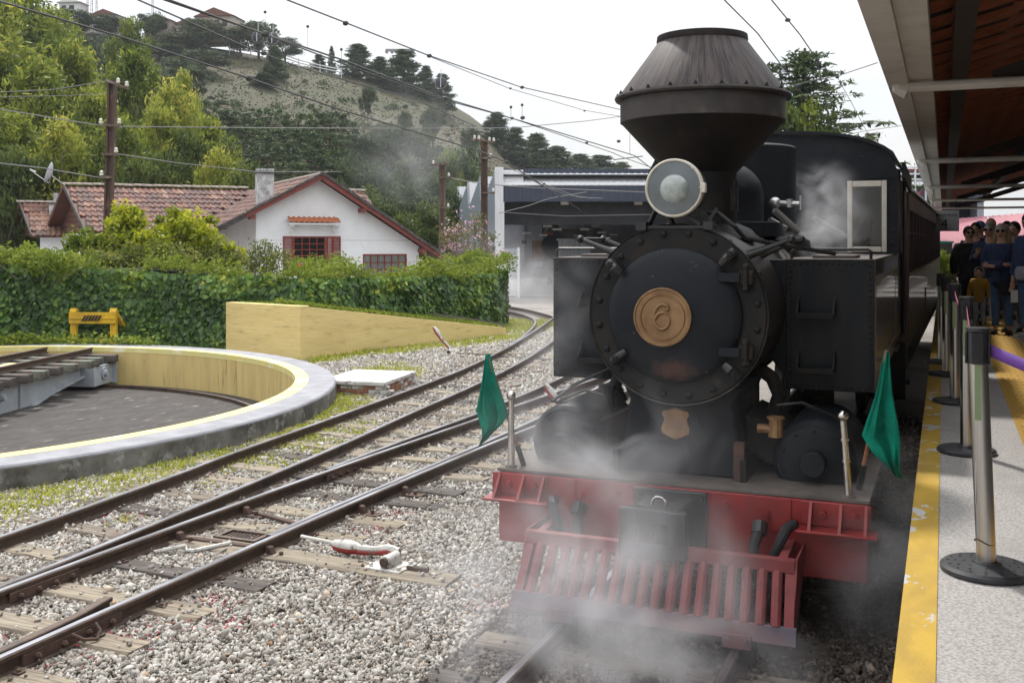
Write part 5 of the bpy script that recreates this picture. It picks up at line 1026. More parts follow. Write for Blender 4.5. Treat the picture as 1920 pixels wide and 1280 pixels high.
# ivy runners creeping over the ground in front of the buffer stop
C = np.stack([rng.uniform(-21.5,-15.8,5000),rng.normal(0,.25,5000),np.full(5000,GZ)],1); C[:,1] += np.interp(C[:,0],[-21.5,-18,-15.8],[14.8,17.75,18.35]); C = C[np.hypot(C[:,0]-PC[0],C[:,1]-PC[1]) > PR_OUT-.45]; C[:,2] = np.where(np.hypot(C[:,0]-PC[0],C[:,1]-PC[1]) < PR_OUT+.05, KT+.03, GZ); C[:,2] += np.abs(rng.normal(0,.09,len(C)))
V, F = leaves(C, rng.uniform(.06,.13,len(C)), .75, flat=.4); tag(inst('creeping_ivy', np_mesh('creeping_ivy',V,F,'turf_leaf',np.clip(rng.normal(.55,.2,len(F)),0,1))), 'low creeping ivy between the hedge and the pit', 'ground cover', kind='stuff')

# ------------------------------------------------------------------ garden shrubs over the hedge
attr_mat('shrub_lime', [(0,(.07,.10,.008)),(.35,(.21,.26,.016)),(.7,(.40,.42,.025)),(1,(.58,.50,.06))], .55, trans=.45)
attr_mat('shrub_olive', [(0,(.04,.06,.013)),(.5,(.13,.16,.03)),(1,(.30,.29,.06))], .6, trans=.4)
def shrub(px, py, d, w_, h_, n, lf, label, size=.11, per=60, asp=.5, cat='shrub', twigs=True, flower=None):
    c = P(px, py, d); zb_ = c.z-h_*1.15-.15; e = empty('garden_shrub', (c.x,c.y,zb_), 0, label, cat, 'garden shrubs above the hedge')
    u = rng.normal(size=(n,3)); u /= np.linalg.norm(u,axis=1)[:,None]; u *= (rng.random(n)**.4)[:,None]
    cs = np.stack([u[:,0]*w_,u[:,1]*w_*.6,c.z-zb_+u[:,2]*h_],1); V, F, rn = clump_leaves(cs, rng.uniform(.14,.34,n), per, size, asp, squash=.9)
    o = inst('foliage', np_mesh('foliage',V,F,lf,rn), e); o['kind'] = 'stuff'
    tr = MB()
    for k in range(9):
        q = cs[rng.integers(n)]; tr.tube([(q[0]*.3,q[1]*.3,-.1),(q[0]*.7,q[1]*.7,q[2]*.5),tuple(q)], [.02,.014,.006], 5)
    tr.build('stems', 'pale_bark', e)
    if flower:
        for (fx, fy) in flower:
            f_ = P(fx, fy, d-.35) - e.location; mb = MB()
            for k in range(9): mb.ball(f_+Vector((random.uniform(-.05,.05),random.uniform(-.05,.05),random.uniform(-.04,.04))), .04, 6, 4, (1,1,.7))
            mb.build('rose_bloom', 'rose_red', e)
    return e
mat('rose_red', (.50,.015,.03), .6)
shrub(240,436,27.5,.60,.72,44,'shrub_lime','upright lime green shrub just right of the rusty pole',.17,40)
shrub(345,440,28.0,1.05,.78,66,'shrub_lime','wide lime green shrub with long leaves before the house wall',.17,45)
shrub(165,458,27.0,.65,.35,26,'turf_leaf','shrub with large drooping leaves left of the rusty pole',.20,36,.4)
shrub(290,488,26.6,1.3,.42,75,'shrub_olive','olive green bush bulging over the hedge below the lime shrubs',.10,60)
shrub(395,498,27.4,1.0,.45,60,'shrub_olive','twiggy olive bush with a few roses on the hedge top',.10,60,flower=[(428,512),(432,522),(437,519)])
shrub(500,490,28.6,.8,.45,50,'shrub_olive','rose bush with thin upright shoots left of the red shutters',.085,46,flower=[(560,498)])
shrub(610,500,30,1.2,.26,50,'turf_leaf','leafy hedge growth under the red shuttered window',.09,50)
shrub(890,492,33,1.5,.35,60,'turf_leaf','leafy hedge growth at the depot end of the hedge',.10,50)
shrub(200,500,26.0,1.1,.40,70,'shrub_olive','mixed green bush spilling over the hedge at the left',.11,60)
shrub(270,470,27.0,.9,.5,60,'shrub_lime','yellow green bush filling the gap under the two lime shrubs',.13,50)
shrub(330,528,25.9,.9,.28,45,'shrub_olive','bare twigged bush hanging over the ivy face',.09,40)
shrub(420,480,27.8,.55,.45,34,'shrub_lime','lime leaved shrub right of the wide lime shrub',.13,40)
shrub(70,492,24.4,1.6,.22,60,'turf_leaf','loose green growth along the hedge top at the far left',.11,50)
# thin shoots
for i, (px, py, d, l) in enumerate(((446,452,27,1.1),(478,455,27.3,1.0),(498,462,27.5,.8),(405,438,26.5,.8))):
    p = P(px, py, d); e = empty('rose_shoot', (p.x,p.y,p.z-l), 0, 'thin bare rose shoot above the hedge, %s from the left' % ORD[i if i < 3 else 0] if i < 3 else 'thin leafy shoot rising by the valley of the roof', 'shoot', 'thin shoots above the hedge')
    MB().tube([(0,0,0),(.04,0,l*.5),(.0,.02,l)], [.012,.008,.004], 5).build('stem', 'bark', e)
    t = rng.random(60); C = np.stack([.04*np.sin(t*3)+rng.normal(0,.07,60),rng.normal(0,.05,60),t*l],1); V, F = leaves(C, rng.uniform(.05,.10,60), .5); inst('leaf_sprays', np_mesh('leaf_sprays',V,F,'shrub_olive',rng.random(60)), e)
# flowering tree by the depot
attr_mat('blossom', [(0,(.45,.22,.30)),(.6,(.66,.42,.50)),(1,(.75,.62,.66))], .7, trans=.3)
attr_mat('magnolia_leaf', [(0,(.05,.055,.02)),(.5,(.13,.13,.04)),(1,(.26,.20,.07))], .6, trans=.3)
pm = P(885,500,36); mg = empty('flowering_tree', (pm.x,pm.y,GZ), 0, 'small tree with pink blossom and olive leaves beside the depot post', 'tree')
n = 60; u = rng.normal(size=(n,3)); u /= np.linalg.norm(u,axis=1)[:,None]; u *= (rng.random(n)**.4)[:,None]; cs = np.stack([u[:,0]*1.15,u[:,1]*1.0,2.35+u[:,2]*1.1],1)
V, F, rn = clump_leaves(cs, rng.uniform(.15,.4,n), 34, .12, .45); inst('crown', np_mesh('crown',V,F,'magnolia_leaf',rn), mg)
V, F, rn = clump_leaves(cs+rng.normal(0,.25,cs.shape), rng.uniform(.12,.3,n), 7, .10, .8); inst('blossoms', np_mesh('blossoms',V,F,'blossom',rn), mg)['kind'] = 'stuff'
tr = MB(); tr.tube([(0,0,0),(.05,0,1),(0,.05,1.8)], [.10,.08,.05], 7)
for q in cs[:16]: tr.tube([(0,0,1.1),(q[0]*.5,q[1]*.5,(q[2]+1.1)/2+.1),tuple(q)], [.035,.022,.008], 5)
tr.build('trunk', 'pale_bark', mg)

# ------------------------------------------------------------------ yellow buffer stop
mat('buffer_yellow', (.70,.42,.012), .55, c2=(.50,.30,.02), scale=5, c3=(.22,.13,.04), scale3=8, lo3=.66, hi3=.76)
bs = empty('buffer_stop', (-18.2,18.55,GZ+.14), R(22.5), 'yellow steel buffer stop with black stripes against the ivy', 'buffer stop')
def yel(name, mb): return mb.build(name, 'buffer_yellow', bs, bevel=.006)
for s_ in (-1,1):
    x = s_*.46; yel('upright', MB().bx(x-.07,x+.07,-.06,.06,.05,.78)); yel('brace', MB().bar((x,.02,.80),(x+s_*.06,.75,.22),.10,.08)); yel('head_cap', MB().prism([(-.09,.72),(.09,.72),(.09,.80),(.03,.87),(-.03,.87),(-.09,.80)], -.075,.075, Matrix(((0,0,1,x),(1,0,0,0),(0,1,0,0),(0,0,0,1)))))
bmx = yel('cross_beam', MB().bx(-.54,.54,-.11,-.06,.52,.78)); yel('beam_fillet', MB().bx(-.52,.52,-.13,-.11,.63,.655)); yel('foot_bar', MB().bx(-.40,.40,-.06,.0,.10,.17))
for k in range(6): MB().prism([(0,0),(.045,0),(.125,.13),(.08,.13)], 0,.012, Matrix.Translation((-.24+.07*k,-.131,.585)) @ YF).build('black_stripe', 'black_iron', bmx)
# ------------------------------------------------------------------ white house with clay tile roofs
mat('white_wall', (.84,.85,.87), .85, c2=(.78,.79,.81), scale=2, c3=(.50,.49,.46), scale3=1.5, lo3=.62, hi3=.85, bump=.12)
mat('shutter_red', (.27,.035,.028), .6, c2=(.21,.03,.025), scale=6); mat('fascia_red', (.24,.05,.04), .7, c2=(.15,.05,.045), scale=4, c3=(.30,.22,.20), scale3=8, lo3=.62, hi3=.75)
mat('dark_fascia', (.055,.045,.042), .8, c2=(.10,.09,.085), scale=6, c3=(.45,.44,.40), scale3=14, lo3=.62, hi3=.7); mat('brown_board', (.11,.035,.020), .75, c2=(.07,.025,.016), scale=4, stretch=(1,1,6))
mat('curtain', (.80,.82,.85), .9, c2=(.60,.62,.66), scale=14, stretch=(1,1,.1)); mat('chimney_render', (.30,.30,.31), .9, c2=(.60,.60,.60), scale=4, c3=(.13,.13,.13), scale3=3)
def tile_mat(name, c, c2, c3):
    return mat(name, c, .85, c2=c2, scale=2.5, c3=c3, scale3=6, lo3=.52, hi3=.72, bump=.3)
tile_mat('tile_a', (.140,.062,.046), (.095,.045,.037), (.24,.165,.135)); tile_mat('tile_b', (.185,.078,.052), (.125,.058,.043), (.32,.22,.16)); tile_mat('tile_c', (.105,.052,.044), (.066,.036,.033), (.21,.16,.14)); tile_mat('tile_d', (.26,.145,.10), (.17,.085,.062), (.36,.28,.21))
mat('ridge_tile', (.34,.29,.25), .9, c2=(.20,.14,.11), scale=3, c3=(.46,.43,.39), scale3=6)
O_ = at(-8.86, 36, 0); hs = empty('white_house', (O_.x,O_.y,GZ), R(YAW+26), 'white house with red shutters and brown clay tile roofs behind the hedge', 'house')
Z0 = -GZ     # house-local z of the rail plane
def hp(mb, name, m, par=None, **k): return mb.build(name, m, par or hs, **k)
AP, AZ = 2.21, 4.70; LW, LZ = -1.62, 2.68; RW, RZ = 6.74, 1.86; sl_, sr_ = (AZ-LZ)/(AP-LW), (AZ-RZ)/(RW-AP)
MYZ = Matrix(((1,0,0,0),(0,0,1,0),(0,1,0,Z0),(0,0,0,1)))       # polygon (x, z) pushed along +y
gz = lambda x: AZ - (AP-x)*sl_ if x < AP else AZ - (x-AP)*sr_
def wallpoly(x0, x1, top=lambda x: gz(x)-.12): return [(x0,-.3),(x1,-.3),(x1,top(x1))] + ([(AP,top(AP))] if x0 < AP < x1 else []) + [(x0,top(x0))]
# gable wall built round its window openings
W1 = (1.30,2.48,1.2,2.57); W2 = (3.84,5.54,1.05,1.93)
g = MB(); T_ = .25
g.prism(wallpoly(0,W1[0]),0,T_,MYZ); g.prism(wallpoly(W1[1],W2[0]),0,T_,MYZ); g.prism(wallpoly(W2[1],6.0),0,T_,MYZ)
g.prism([(W1[0],-.3),(W1[1],-.3),(W1[1],W1[2]),(W1[0],W1[2])],0,T_,MYZ); g.prism([(W1[0],W1[3]),(W1[1],W1[3]),(W1[1],gz(W1[1])-.12),(AP,AZ-.12),(W1[0],gz(W1[0])-.12)],0,T_,MYZ)
g.prism([(W2[0],-.3),(W2[1],-.3),(W2[1],W2[2]),(W2[0],W2[2])],0,T_,MYZ); g.prism([(W2[0],W2[3]),(W2[1],W2[3]),(W2[1],gz(W2[1])-.12),(W2[0],gz(W2[0])-.12)],0,T_,MYZ)
hp(g, 'gable_wall', 'white_wall', smooth=0)
hp(MB().bx(0,.25,T_,5.4,-.3,gz(0)-.1+Z0), 'side_wall', 'white_wall', smooth=0); hp(MB().bx(5.75,6.0,T_,9,-.3,gz(6)-.1+Z0), 'side_wall', 'white_wall', smooth=0)
hp(MB().bx(-4.6,0,5.3,5.5,-.3,2.85+Z0), 'main_wall', 'white_wall', smooth=0); hp(MB().bx(-6.5,-5.5,11.0,11.2,-.3,2.6+Z0), 'annex_wall', 'white_wall', smooth=0)
hp(MB().prism([(5.3,-.3),(11.4,-.3),(11.4,2.7),(5.3,2.7)], .60,.80, Matrix(((-.16,0,1,-4.392),(1,0,0,0),(0,1,0,Z0),(0,0,0,1)))), 'end_wall', 'white_wall', smooth=0); hp(MB().bx(5.8,6.3,9,11.4,-.3,2.8+Z0), 'end_wall', 'white_wall', smooth=0)
hp(MB().bx(-.9,-.55,5.26,5.3,1.6+Z0,2.05+Z0), 'small_window', 'dark_glass')
hp(MB().bx(-6.3,-6.1,10.96,11.0,1.3+Z0,1.9+Z0), 'small_window', 'dark_glass')
hp(MB().bx(5.55,6.12,-.05,-.002,1.66+Z0,1.74+Z0), 'wall_ledge', 'white_wall')
hp(MB().bx(.0,1.1,-.004,-.001,2.42+Z0,2.435+Z0), 'plaster_line', 'chimney_render'); hp(MB().bx(2.95,6.0,-.004,-.001,2.42+Z0,2.435+Z0), 'plaster_line', 'chimney_render')
# roof slabs (boards) under the tiles
def slab(pts, name, m, th=.07):
    mb = MB(); vs = [(x,y,z+Z0) for x,y,z in pts]; n = len(vs); mb.add(vs+[(x,y,z-th) for x,y,z in vs], [tuple(range(n)),tuple(range(n,2*n))[::-1]]+[(i,(i+1)%n,n+(i+1)%n,n+i) for i in range(n)]); return hp(mb, name, m, smooth=0)
YO = -.45; MR_Y, MR_Z, ME_Y, ME_Z = 8.3, 4.58, 4.8, 2.75; ms = (MR_Z-ME_Z)/(MR_Y-ME_Y)
mz = lambda y: MR_Z - abs(MR_Y-y)*ms
slab([(LW,YO,LZ),(AP,YO,AZ),(AP,8.3,AZ),(LW,8.3,LZ)], 'roof_boards', 'brown_board'); slab([(AP,YO,AZ),(RW,YO,RZ),(RW,9,RZ),(AP,9,AZ)], 'roof_boards', 'brown_board')
xl = lambda y: -5.16 - (y-4.8)*.16       # the left verge runs askew
slab([(xl(ME_Y),ME_Y,ME_Z),(6.6,ME_Y+1.5,mz(ME_Y+1.5)),(6.6,MR_Y,MR_Z),(xl(MR_Y),MR_Y,MR_Z)], 'roof_boards', 'brown_board'); slab([(xl(MR_Y),MR_Y,MR_Z),(6.6,MR_Y,MR_Z),(6.6,11.8,ME_Z),(xl(11.8),11.8,ME_Z)], 'roof_boards', 'brown_board')
AR_Y, AR_Z, AE_Y, AE_Z = 13.0, 4.02, 10.5, 2.62
xa = lambda y: -6.82 - (y-10.5)*.164
slab([(xa(AE_Y),AE_Y,AE_Z),(-5.6,AE_Y,AE_Z),(-5.6,AR_Y,AR_Z),(xa(AR_Y),AR_Y,AR_Z)], 'roof_boards', 'brown_board'); slab([(xa(AR_Y),AR_Y,AR_Z),(-5.6,AR_Y,AR_Z),(-5.6,15.5,AE_Z),(xa(15.5),15.5,AE_Z)], 'roof_boards', 'brown_board')
# boarded gable ends on the left
MXP = Matrix(((-.16,0,1,-4.392),(1,0,0,0),(0,1,0,Z0),(0,0,0,1))); MXA = Matrix(((-.164,0,1,-5.098),(1,0,0,0),(0,1,0,Z0),(0,0,0,1)))
for k in range(8):
    z0 = ME_Z+.02+k*.21; z1 = min(z0+.19, MR_Z-.2); y0 = MR_Y-(MR_Z-.1-z0)/ms; y1 = MR_Y+(MR_Z-.1-z0)/ms; y0b = MR_Y-(MR_Z-.1-z1)/ms; y1b = MR_Y+(MR_Z-.1-z1)/ms
    if z1 > z0: hp(MB().prism([(y0,z0),(y1,z0),(y1b,z1),(y0b,z1)], .50-.02*(k%2),.56, MXP), 'gable_board', 'brown_board', smooth=0)
hp(MB().prism([(AE_Y+.2,AE_Z),(15.3,AE_Z),(AR_Y,AR_Z-.1)], .40,.45, MXA), 'gable_board', 'brown_board', smooth=0)
# barge boards
def barge(p, q, m, wd=.20, th=.04): hp(MB().bar((p[0],p[1],p[2]+Z0),(q[0],q[1],q[2]+Z0), th, wd), 'barge_board', m, smooth=0)
barge((AP,YO-.02,AZ-.02),(-.45,YO-.02,gz(-.45)-.02),'fascia_red'); barge((-.45,YO-.02,gz(-.45)-.04),(LW,YO-.02,LZ-.04),'dark_fascia',.14)
barge((AP,YO-.02,AZ-.02),(4.0,YO-.02,gz(4.0)-.02),'fascia_red',.24); barge((4.0,YO-.02,gz(4.0)-.02),(RW,YO-.02,RZ-.02),'fascia_red',.20)
barge((AP,YO-.05,AZ+.09),(LW,YO-.05,LZ+.07),'dark_fascia',.07,.10); barge((AP,YO-.05,AZ+.09),(RW,YO-.05,RZ+.07),'dark_fascia',.10,.10)
barge((xl(MR_Y)-.02,MR_Y,MR_Z),(xl(ME_Y)-.02,ME_Y,ME_Z),'dark_fascia',.16); barge((xl(MR_Y)-.02,MR_Y,MR_Z),(xl(11.8)-.02,11.8,ME_Z),'brown_board',.16); barge((xa(AR_Y)-.02,AR_Y,AR_Z),(xa(AE_Y)-.02,AE_Y,AE_Z),'dark_fascia',.14); barge((xa(AR_Y)-.02,AR_Y,AR_Z),(xa(15.5)-.02,15.5,AE_Z),'fascia_red',.14)
barge((-5.1,ME_Y-.02,ME_Z-.05),(LW,ME_Y-.02,ME_Z-.05),'brown_board',.12)
for (x,z) in ((3.75,gz(3.75)-.22),(6.05,gz(6.05)-.24),(-.2,gz(-.2)-.2)): hp(MB().bx(x-.09,x+.09,YO,-.002,z-.08+Z0,z+.06+Z0), 'purlin_end', 'fascia_red', smooth=0)
# clay tiles: one S-shaped tile, laid course by course
def tile_geo():
    vs = []; xs = np.linspace(0,.225,7); 
    prof = [(.0,.012),(.03,.038),(.065,.044),(.10,.030),(.13,.008),(.17,.0),(.225,.012)]
    for (y, dz) in ((0,.030),(.46,.0)): vs += [(x-.11, y, z+dz) for x, z in prof]
    vs += [(x-.11, 0, z+.008) for x, z in prof]
    f = [(i,i+1,7+i+1,7+i) for i in range(6)] + [(14+i,14+i+1,i+1,i) for i in range(6)]
    return vs, f
TV, TF = tile_geo(); TM = [MB().add(TV,TF).mesh('roof_tile', m, 40, fix=False) for m in ('tile_a','tile_b','tile_c','tile_d')]
laid = []
def course(origin, along, upv, nx, ny, keep, wts):
    """lay tiles: origin eave corner, along unit vector of the eave, upv unit vector up the slope"""
    o, a, u = Vector(origin), Vector(along), Vector(upv); n_ = a.cross(u).normalized()
    M0 = Matrix((a,u,n_)).transposed()
    for j in range(ny):
        for i in range(nx):
            c = o + a*(i*.214+.11) + u*(j*.42-.06) + n_*.012
            if keep(c): laid.append((c, M0, random.choices(range(4), wts)[0]))
usl = Vector((0, 1, ms)).normalized(); ugl = Vector((1, 0, sl_)).normalized()
gl = lambda x: AZ-(AP-x)*sl_ if x < AP else -9
course((-5.75,ME_Y,ME_Z), (1,0,0), usl, 34, 9, lambda c: mz(c.y) > gl(c.x)-.03 and c.x < 1.6 and c.y < MR_Y+.02 and c.x > xl(c.y)+.08, (5,3,4,1))
nmain = len(laid)
course((LW,8.3,LZ), (0,-1,0), ugl, 41, 11, lambda c: gl(c.x) > mz(max(c.y,ME_Y))-.06 if c.y > ME_Y-.3 else True, (5,2,5,1))
course((-7.32,AE_Y,AE_Z), (1,0,0), Vector((0,1,(AR_Z-AE_Z)/(AR_Y-AE_Y))).normalized(), 8, 7, lambda c: c.x > xa(c.y)+.06, (1,3,1,6))
course((5.0,MR_Y-2.4,mz(MR_Y-2.4)), (1,0,0), usl, 7, 7, lambda c: c.y < MR_Y+.05, (3,3,2,4))
ntile = 0; rest = MB()
for c, M0, k in laid:
    J = Euler((random.uniform(-.03,.03), random.uniform(-.03,.03), random.uniform(-.025,.025))).to_matrix()
    if ntile < 300:
        o = inst('roof_tile', TM[k], hs); o.matrix_local = Matrix.Translation((c.x,c.y,c.z+Z0)) @ (M0 @ J).to_4x4(); ntile += 1
    else: rest.add(TV, TF, Matrix.Translation((c.x,c.y,c.z+Z0)) @ (M0 @ J).to_4x4())
ro = inst('roof_tiles', rest.mesh('roof_tiles', 'tile_a', 40, fix=False), hs); ro['kind'] = 'stuff'
for q in ('tile_b','tile_c','tile_d'): ro.data.materials.append(MATS[q])
nfp = len(TF); mi = np.repeat(np.array([k for _,_,k in laid[300:]], dtype=np.int32), nfp); ro.data.polygons.foreach_set('material_index', mi)
# ridge tiles
rt = MB(); rt.add([(x, .10*math.cos(a), .085*math.sin(a)+ (.012 if x == 0 else 0)) for x in (0,.40) for a in np.linspace(0,math.pi,7)], [(i,i+1,7+i+1,7+i) for i in range(6)]); rtm = rt.mesh('ridge_tile', 'ridge_tile', 50, fix=False)
for k in range(19): inst('ridge_tile', rtm, hs, (-5.78+.38*k, MR_Y, MR_Z+.045+Z0+random.uniform(-.008,.008)))
for k in range(21): inst('ridge_tile', rtm, hs, (AP, YO-.02+.38*k, AZ+.045+Z0), (0,0,R(90)))
for k in range(5): inst('ridge_tile', rtm, hs, (-7.38+.38*k, AR_Y, AR_Z+.045+Z0)); 
for k in range(4): inst('ridge_tile', rtm, hs, (5.1+.38*k, MR_Y, MR_Z+.045+Z0))
# window with shutters, hood and small panes
def window(x0, x1, z0, z1, cols, rows, pane, ver=True):
    wn = empty('window', (0,0,0)); wn.parent = hs; f = .055
    for (a,b,c,d) in ((x0,x0+f,z0,z1),(x1-f,x1,z0,z1),(x0+f,x1-f,z1-f,z1),(x0+f,x1-f,z0,z0+f)): MB().bx(a,b,.02,.09,c+Z0,d+Z0).build('window_frame', 'shutter_red', wn, smooth=0)
    cw = (x1-x0-2*f)/cols; rh = (z1-z0-2*f)/rows
    for i in range(1,cols): MB().bx(x0+f+cw*i-.015,x0+f+cw*i+.015,.035,.075,z0+f+Z0,z1-f+Z0).build('glazing_bar', 'shutter_red', wn, smooth=0)
    for j in range(1,rows): MB().bx(x0+f,x1-f,.038,.072,z0+f+rh*j-.015+Z0,z0+f+rh*j+.015+Z0).build('glazing_bar', 'shutter_red', wn, smooth=0)
    for i in range(cols):
        for j in range(rows): MB().bx(x0+f+cw*i+.012,x0+f+cw*(i+1)-.012,.052,.056,z0+f+rh*j+.012+Z0,z0+f+rh*(j+1)-.012+Z0).build('pane', pane(i,j), wn, smooth=0)
    return wn
window(*W1, 4, 6, lambda i,j: 'dark_glass' if j > 1 else 'clear_glass'); window(*W2, 6, 3, lambda i,j: 'clear_glass')
hp(MB().bx(W1[0]+.03,W1[1]-.03,.08,.09,W1[2]+Z0,W1[2]+.5+Z0), 'curtain', 'curtain'); 
cu = MB(); nn = 40
cu.add([(W2[0]+.03+(W2[1]-W2[0]-.06)*i/nn, .085+.012*math.sin(i*1.9), z+Z0) for z in (W2[2]+.03,W2[3]-.03) for i in range(nn+1)], [(i,i+1,nn+2+i,nn+1+i) for i in range(nn)]); hp(cu, 'curtain', 'curtain')
hp(MB().bx(W1[0],W1[1],.24,.25,W1[2]+Z0,W1[3]+Z0), 'room_dark', 'dark_glass'); hp(MB().bx(W2[0],W2[1],.24,.25,W2[2]+Z0,W2[3]+Z0), 'room_dark', 'dark_glass')
def shutter(x, ang, wd, flip):
    s = empty('shutter', (x,-.02,Z0)); s.parent = hs; s.rotation_euler = (0,0,ang); d = -1 if flip else 1
    for (a,b,c,e_) in ((0,.05,W1[2],W1[3]),(wd-.05,wd,W1[2],W1[3]),(.05,wd-.05,W1[3]-.06,W1[3]),(.05,wd-.05,W1[2],W1[2]+.06),(.05,wd-.05,1.85,1.91)):
        x0, x1 = sorted((d*a, d*b)); MB().bx(x0,x1,-.02,.02,c,e_).build('shutter_frame', 'shutter_red', s, smooth=0)
    x0, x1 = sorted((d*.05, d*(wd-.05))); z = W1[2]+.08
    sm = MB().bx(x0,x1,-.016,.016,-.006,.006).mesh('slat','shutter_red',0)
    while z < W1[3]-.07: inst('slat', sm, s, (0,0,z), (R(35),0,0)); z += .052
shutter(W1[0]-.01, R(0), .36, True); shutter(W1[1]+.01, R(-58), .36, False); shutter(W1[1]+.20, R(0), .33, False)
hd = empty('window_hood', (0,0,0)); hd.parent = hs
MB().prism([(-.42,2.98),(0,2.98),(0,3.05),(-.42,3.03)], 1.08,2.92, Matrix(((0,0,1,0),(1,0,0,0),(0,1,0,Z0),(0,0,0,1)))).build('hood_slab', 'white_wall', hd, smooth=0)
for s_ in (0,1): MB().prism([(-.40,2.98),(0,2.98),(0,2.72),(-.10,2.72),(-.14,2.84),(-.32,2.90)], 1.14+s_*1.58,1.26+s_*1.58, Matrix(((0,0,1,0),(1,0,0,0),(0,1,0,Z0),(0,0,0,1)))).build('hood_bracket', 'white_wall', hd, smooth=0)
htm = MB().add([(x*.8,y*.95,z) for x,y,z in TV],TF).mesh('hood_tile', mat('hood_orange', (.46,.15,.06), .8, c2=(.36,.11,.05), scale=4), 40, fix=False)
for k in range(10): inst('hood_tile', htm, hd, (1.16+.182*k,-.45,3.04+Z0), (R(27),0,0))
for (x,y,w_,zt) in ((.45,.7,.58,4.92),(-5.9,12.3,.45,4.1)):
    ch = empty('chimney', (x,y,Z0)); ch.parent = hs; zb = 2.5
    MB().bx(-w_/2,w_/2,-.22,.22,zb,zt-.13).build('chimney_stack', 'chimney_render', ch, bevel=.01); MB().bx(-w_/2-.06,w_/2+.06,-.28,.28,zt-.13,zt-.06).build('chimney_cap', 'dark_fascia', ch)
    if x > 0:
        for k in range(6): MB().bx(-w_/2+.02+k*.10,-w_/2+.08+k*.10,-.2,.2,zt-.06,zt+.04).build('cap_brick', 'chimney_render', ch)
    else: MB().cyl((.05,0,zt-.06),(.05,0,zt+.35),.10,None,12).build('flue_pipe', 'chimney_render', ch)
# satellite dish on the gable end
pd = P(92,323,39.8); ds = empty('satellite_dish', P(121,347,40.8), 0, 'grey satellite dish with feed arm on the left end of the tiled roof', 'satellite dish'); q = pd-ds.location
mat('dish_grey', (.50,.50,.53), .5); mat('dish_mark_dark', (.05,.06,.09), .6); mat('dish_mark_red', (.40,.05,.09), .6)
dirv = Vector((_s*.2-_c*.75, -_c*.55, .28)).normalized(); MQ = Matrix.Translation(q) @ dirv.to_track_quat('Z','Y').to_matrix().to_4x4() @ Matrix.Diagonal((1,1.06,1,1))
dn = MB().lathe([(.001,-.09),(.16,-.075),(.30,-.02),(.38,.04),(.385,.03),(.30,-.035),(.16,-.09),(.001,-.105)], 32, MQ).build('dish', 'dish_grey', ds)
def dtext(s, x, y, size, m):
    cv = bpy.data.curves.new('dish_lettering','FONT'); cv.body = s; cv.size = size; cv.extrude = .003; t = bpy.data.objects.new('tmp', cv); col.objects.link(t); bpy.context.view_layer.update()
    me = bpy.data.meshes.new_from_object(t.evaluated_get(bpy.context.evaluated_depsgraph_get())); bpy.data.objects.remove(t); me.materials.append(MATS[m]); o = inst('dish_lettering', me, ds); o.matrix_local = MQ @ Matrix.Rotation(R(180),4,'Z') @ Matrix.Translation((x,y,-.05)); return o
dtext('Vi', -.16, .08, .20, 'dish_mark_dark'); dtext('a', .04, .08, .18, 'dish_mark_red')
MB().tube([q+dirv*-.1, q*.8+Vector((0,0,-.05)), Vector((0,0,0))], .022, 8).build('dish_mast', 'dish_grey', ds)
f0 = q + MQ.to_3x3() @ Vector((0,-.36,.02)); 
MB().tube([q+dirv*-.08, q+Vector((0,0,-.42)), q+dirv*.55+Vector((0,0,-.22))], .018, 8).build('feed_arm', 'dish_grey', ds); MB().cyl(q+dirv*.50+Vector((0,0,-.18)), q+dirv*.72+Vector((0,0,-.14)), .05, .03, 10).build('feed_horn', 'white_paint', ds)

# ------------------------------------------------------------------ poles
mat('rusty_pole', (.085,.048,.036), .8, c2=(.05,.032,.026), scale=3, stretch=(1,1,.4), c3=(.22,.13,.09), scale3=6); mat('grey_pole', (.17,.12,.09), .9, c2=(.09,.06,.05), scale=5, stretch=(1,1,.2), c3=(.28,.25,.22), scale3=4)
mat('porcelain', (.66,.63,.57), .3); mat('wire_dark', (.05,.048,.048), .6); mat('wire_pale', (.24,.23,.23), .6)
def pole(px, pyb, pyt, d, r, label, arms, m='rusty_pole', lean=0.0, square=True):
    b = P(px, pyb, d); t = P(px+lean, pyt, d); e = empty('utility_pole', (b.x,b.y,GZ), R(YAW), label, 'utility pole', 'utility poles of the yard'); h = t.z-GZ; lx = lean/1950*d
    mb = MB()
    if square:
        for s_ in (-1,1): mb.prism([(s_*r*.95-r*.32,-r),(s_*r*.95+r*.32,-r),(s_*r*.95+r*.32,r),(s_*r*.95-r*.32,r)], 0, h, Matrix(((1,0,lx/h,0),(0,1,0,0),(0,0,1,0),(0,0,0,1))))
        mb.prism([(-r*.65,-r*.35),(r*.65,-r*.35),(r*.65,r*.35),(-r*.65,r*.35)], 0, h-.02, Matrix(((1,0,lx/h,0),(0,1,0,0),(0,0,1,0),(0,0,0,1))))
    else: mb.tube([(0,0,0),(lx*.5,0,h*.5),(lx,0,h)], [r,r*.9,r*.8], 10)
    mb.build('post', m, e)
    for (py, x0, x1, ins, tilt) in arms:
        z = CAMH+(452-py)/1950*d-GZ; xm = lx*z/h; k = d/1950
        MB().bar((xm+x0*k,-r-.04,z+tilt*k),(xm+x1*k,-r-.04,z-tilt*k), .09, .07).build('cross_arm', 'grey_pole', e)
        for ix in ins:
            f = (ix-x0)/(x1-x0+1e-6); zz = z+tilt*k*(1-2*f); ib = MB(); ib.lathe([(.02,.0),(.055,.03),(.06,.07),(.035,.09),(.05,.11),(.045,.15),(.001,.17)], 10, Matrix.Translation((xm+ix*k,-r-.04,zz+.03))); ib.build('insulator', 'porcelain', e)
    return e
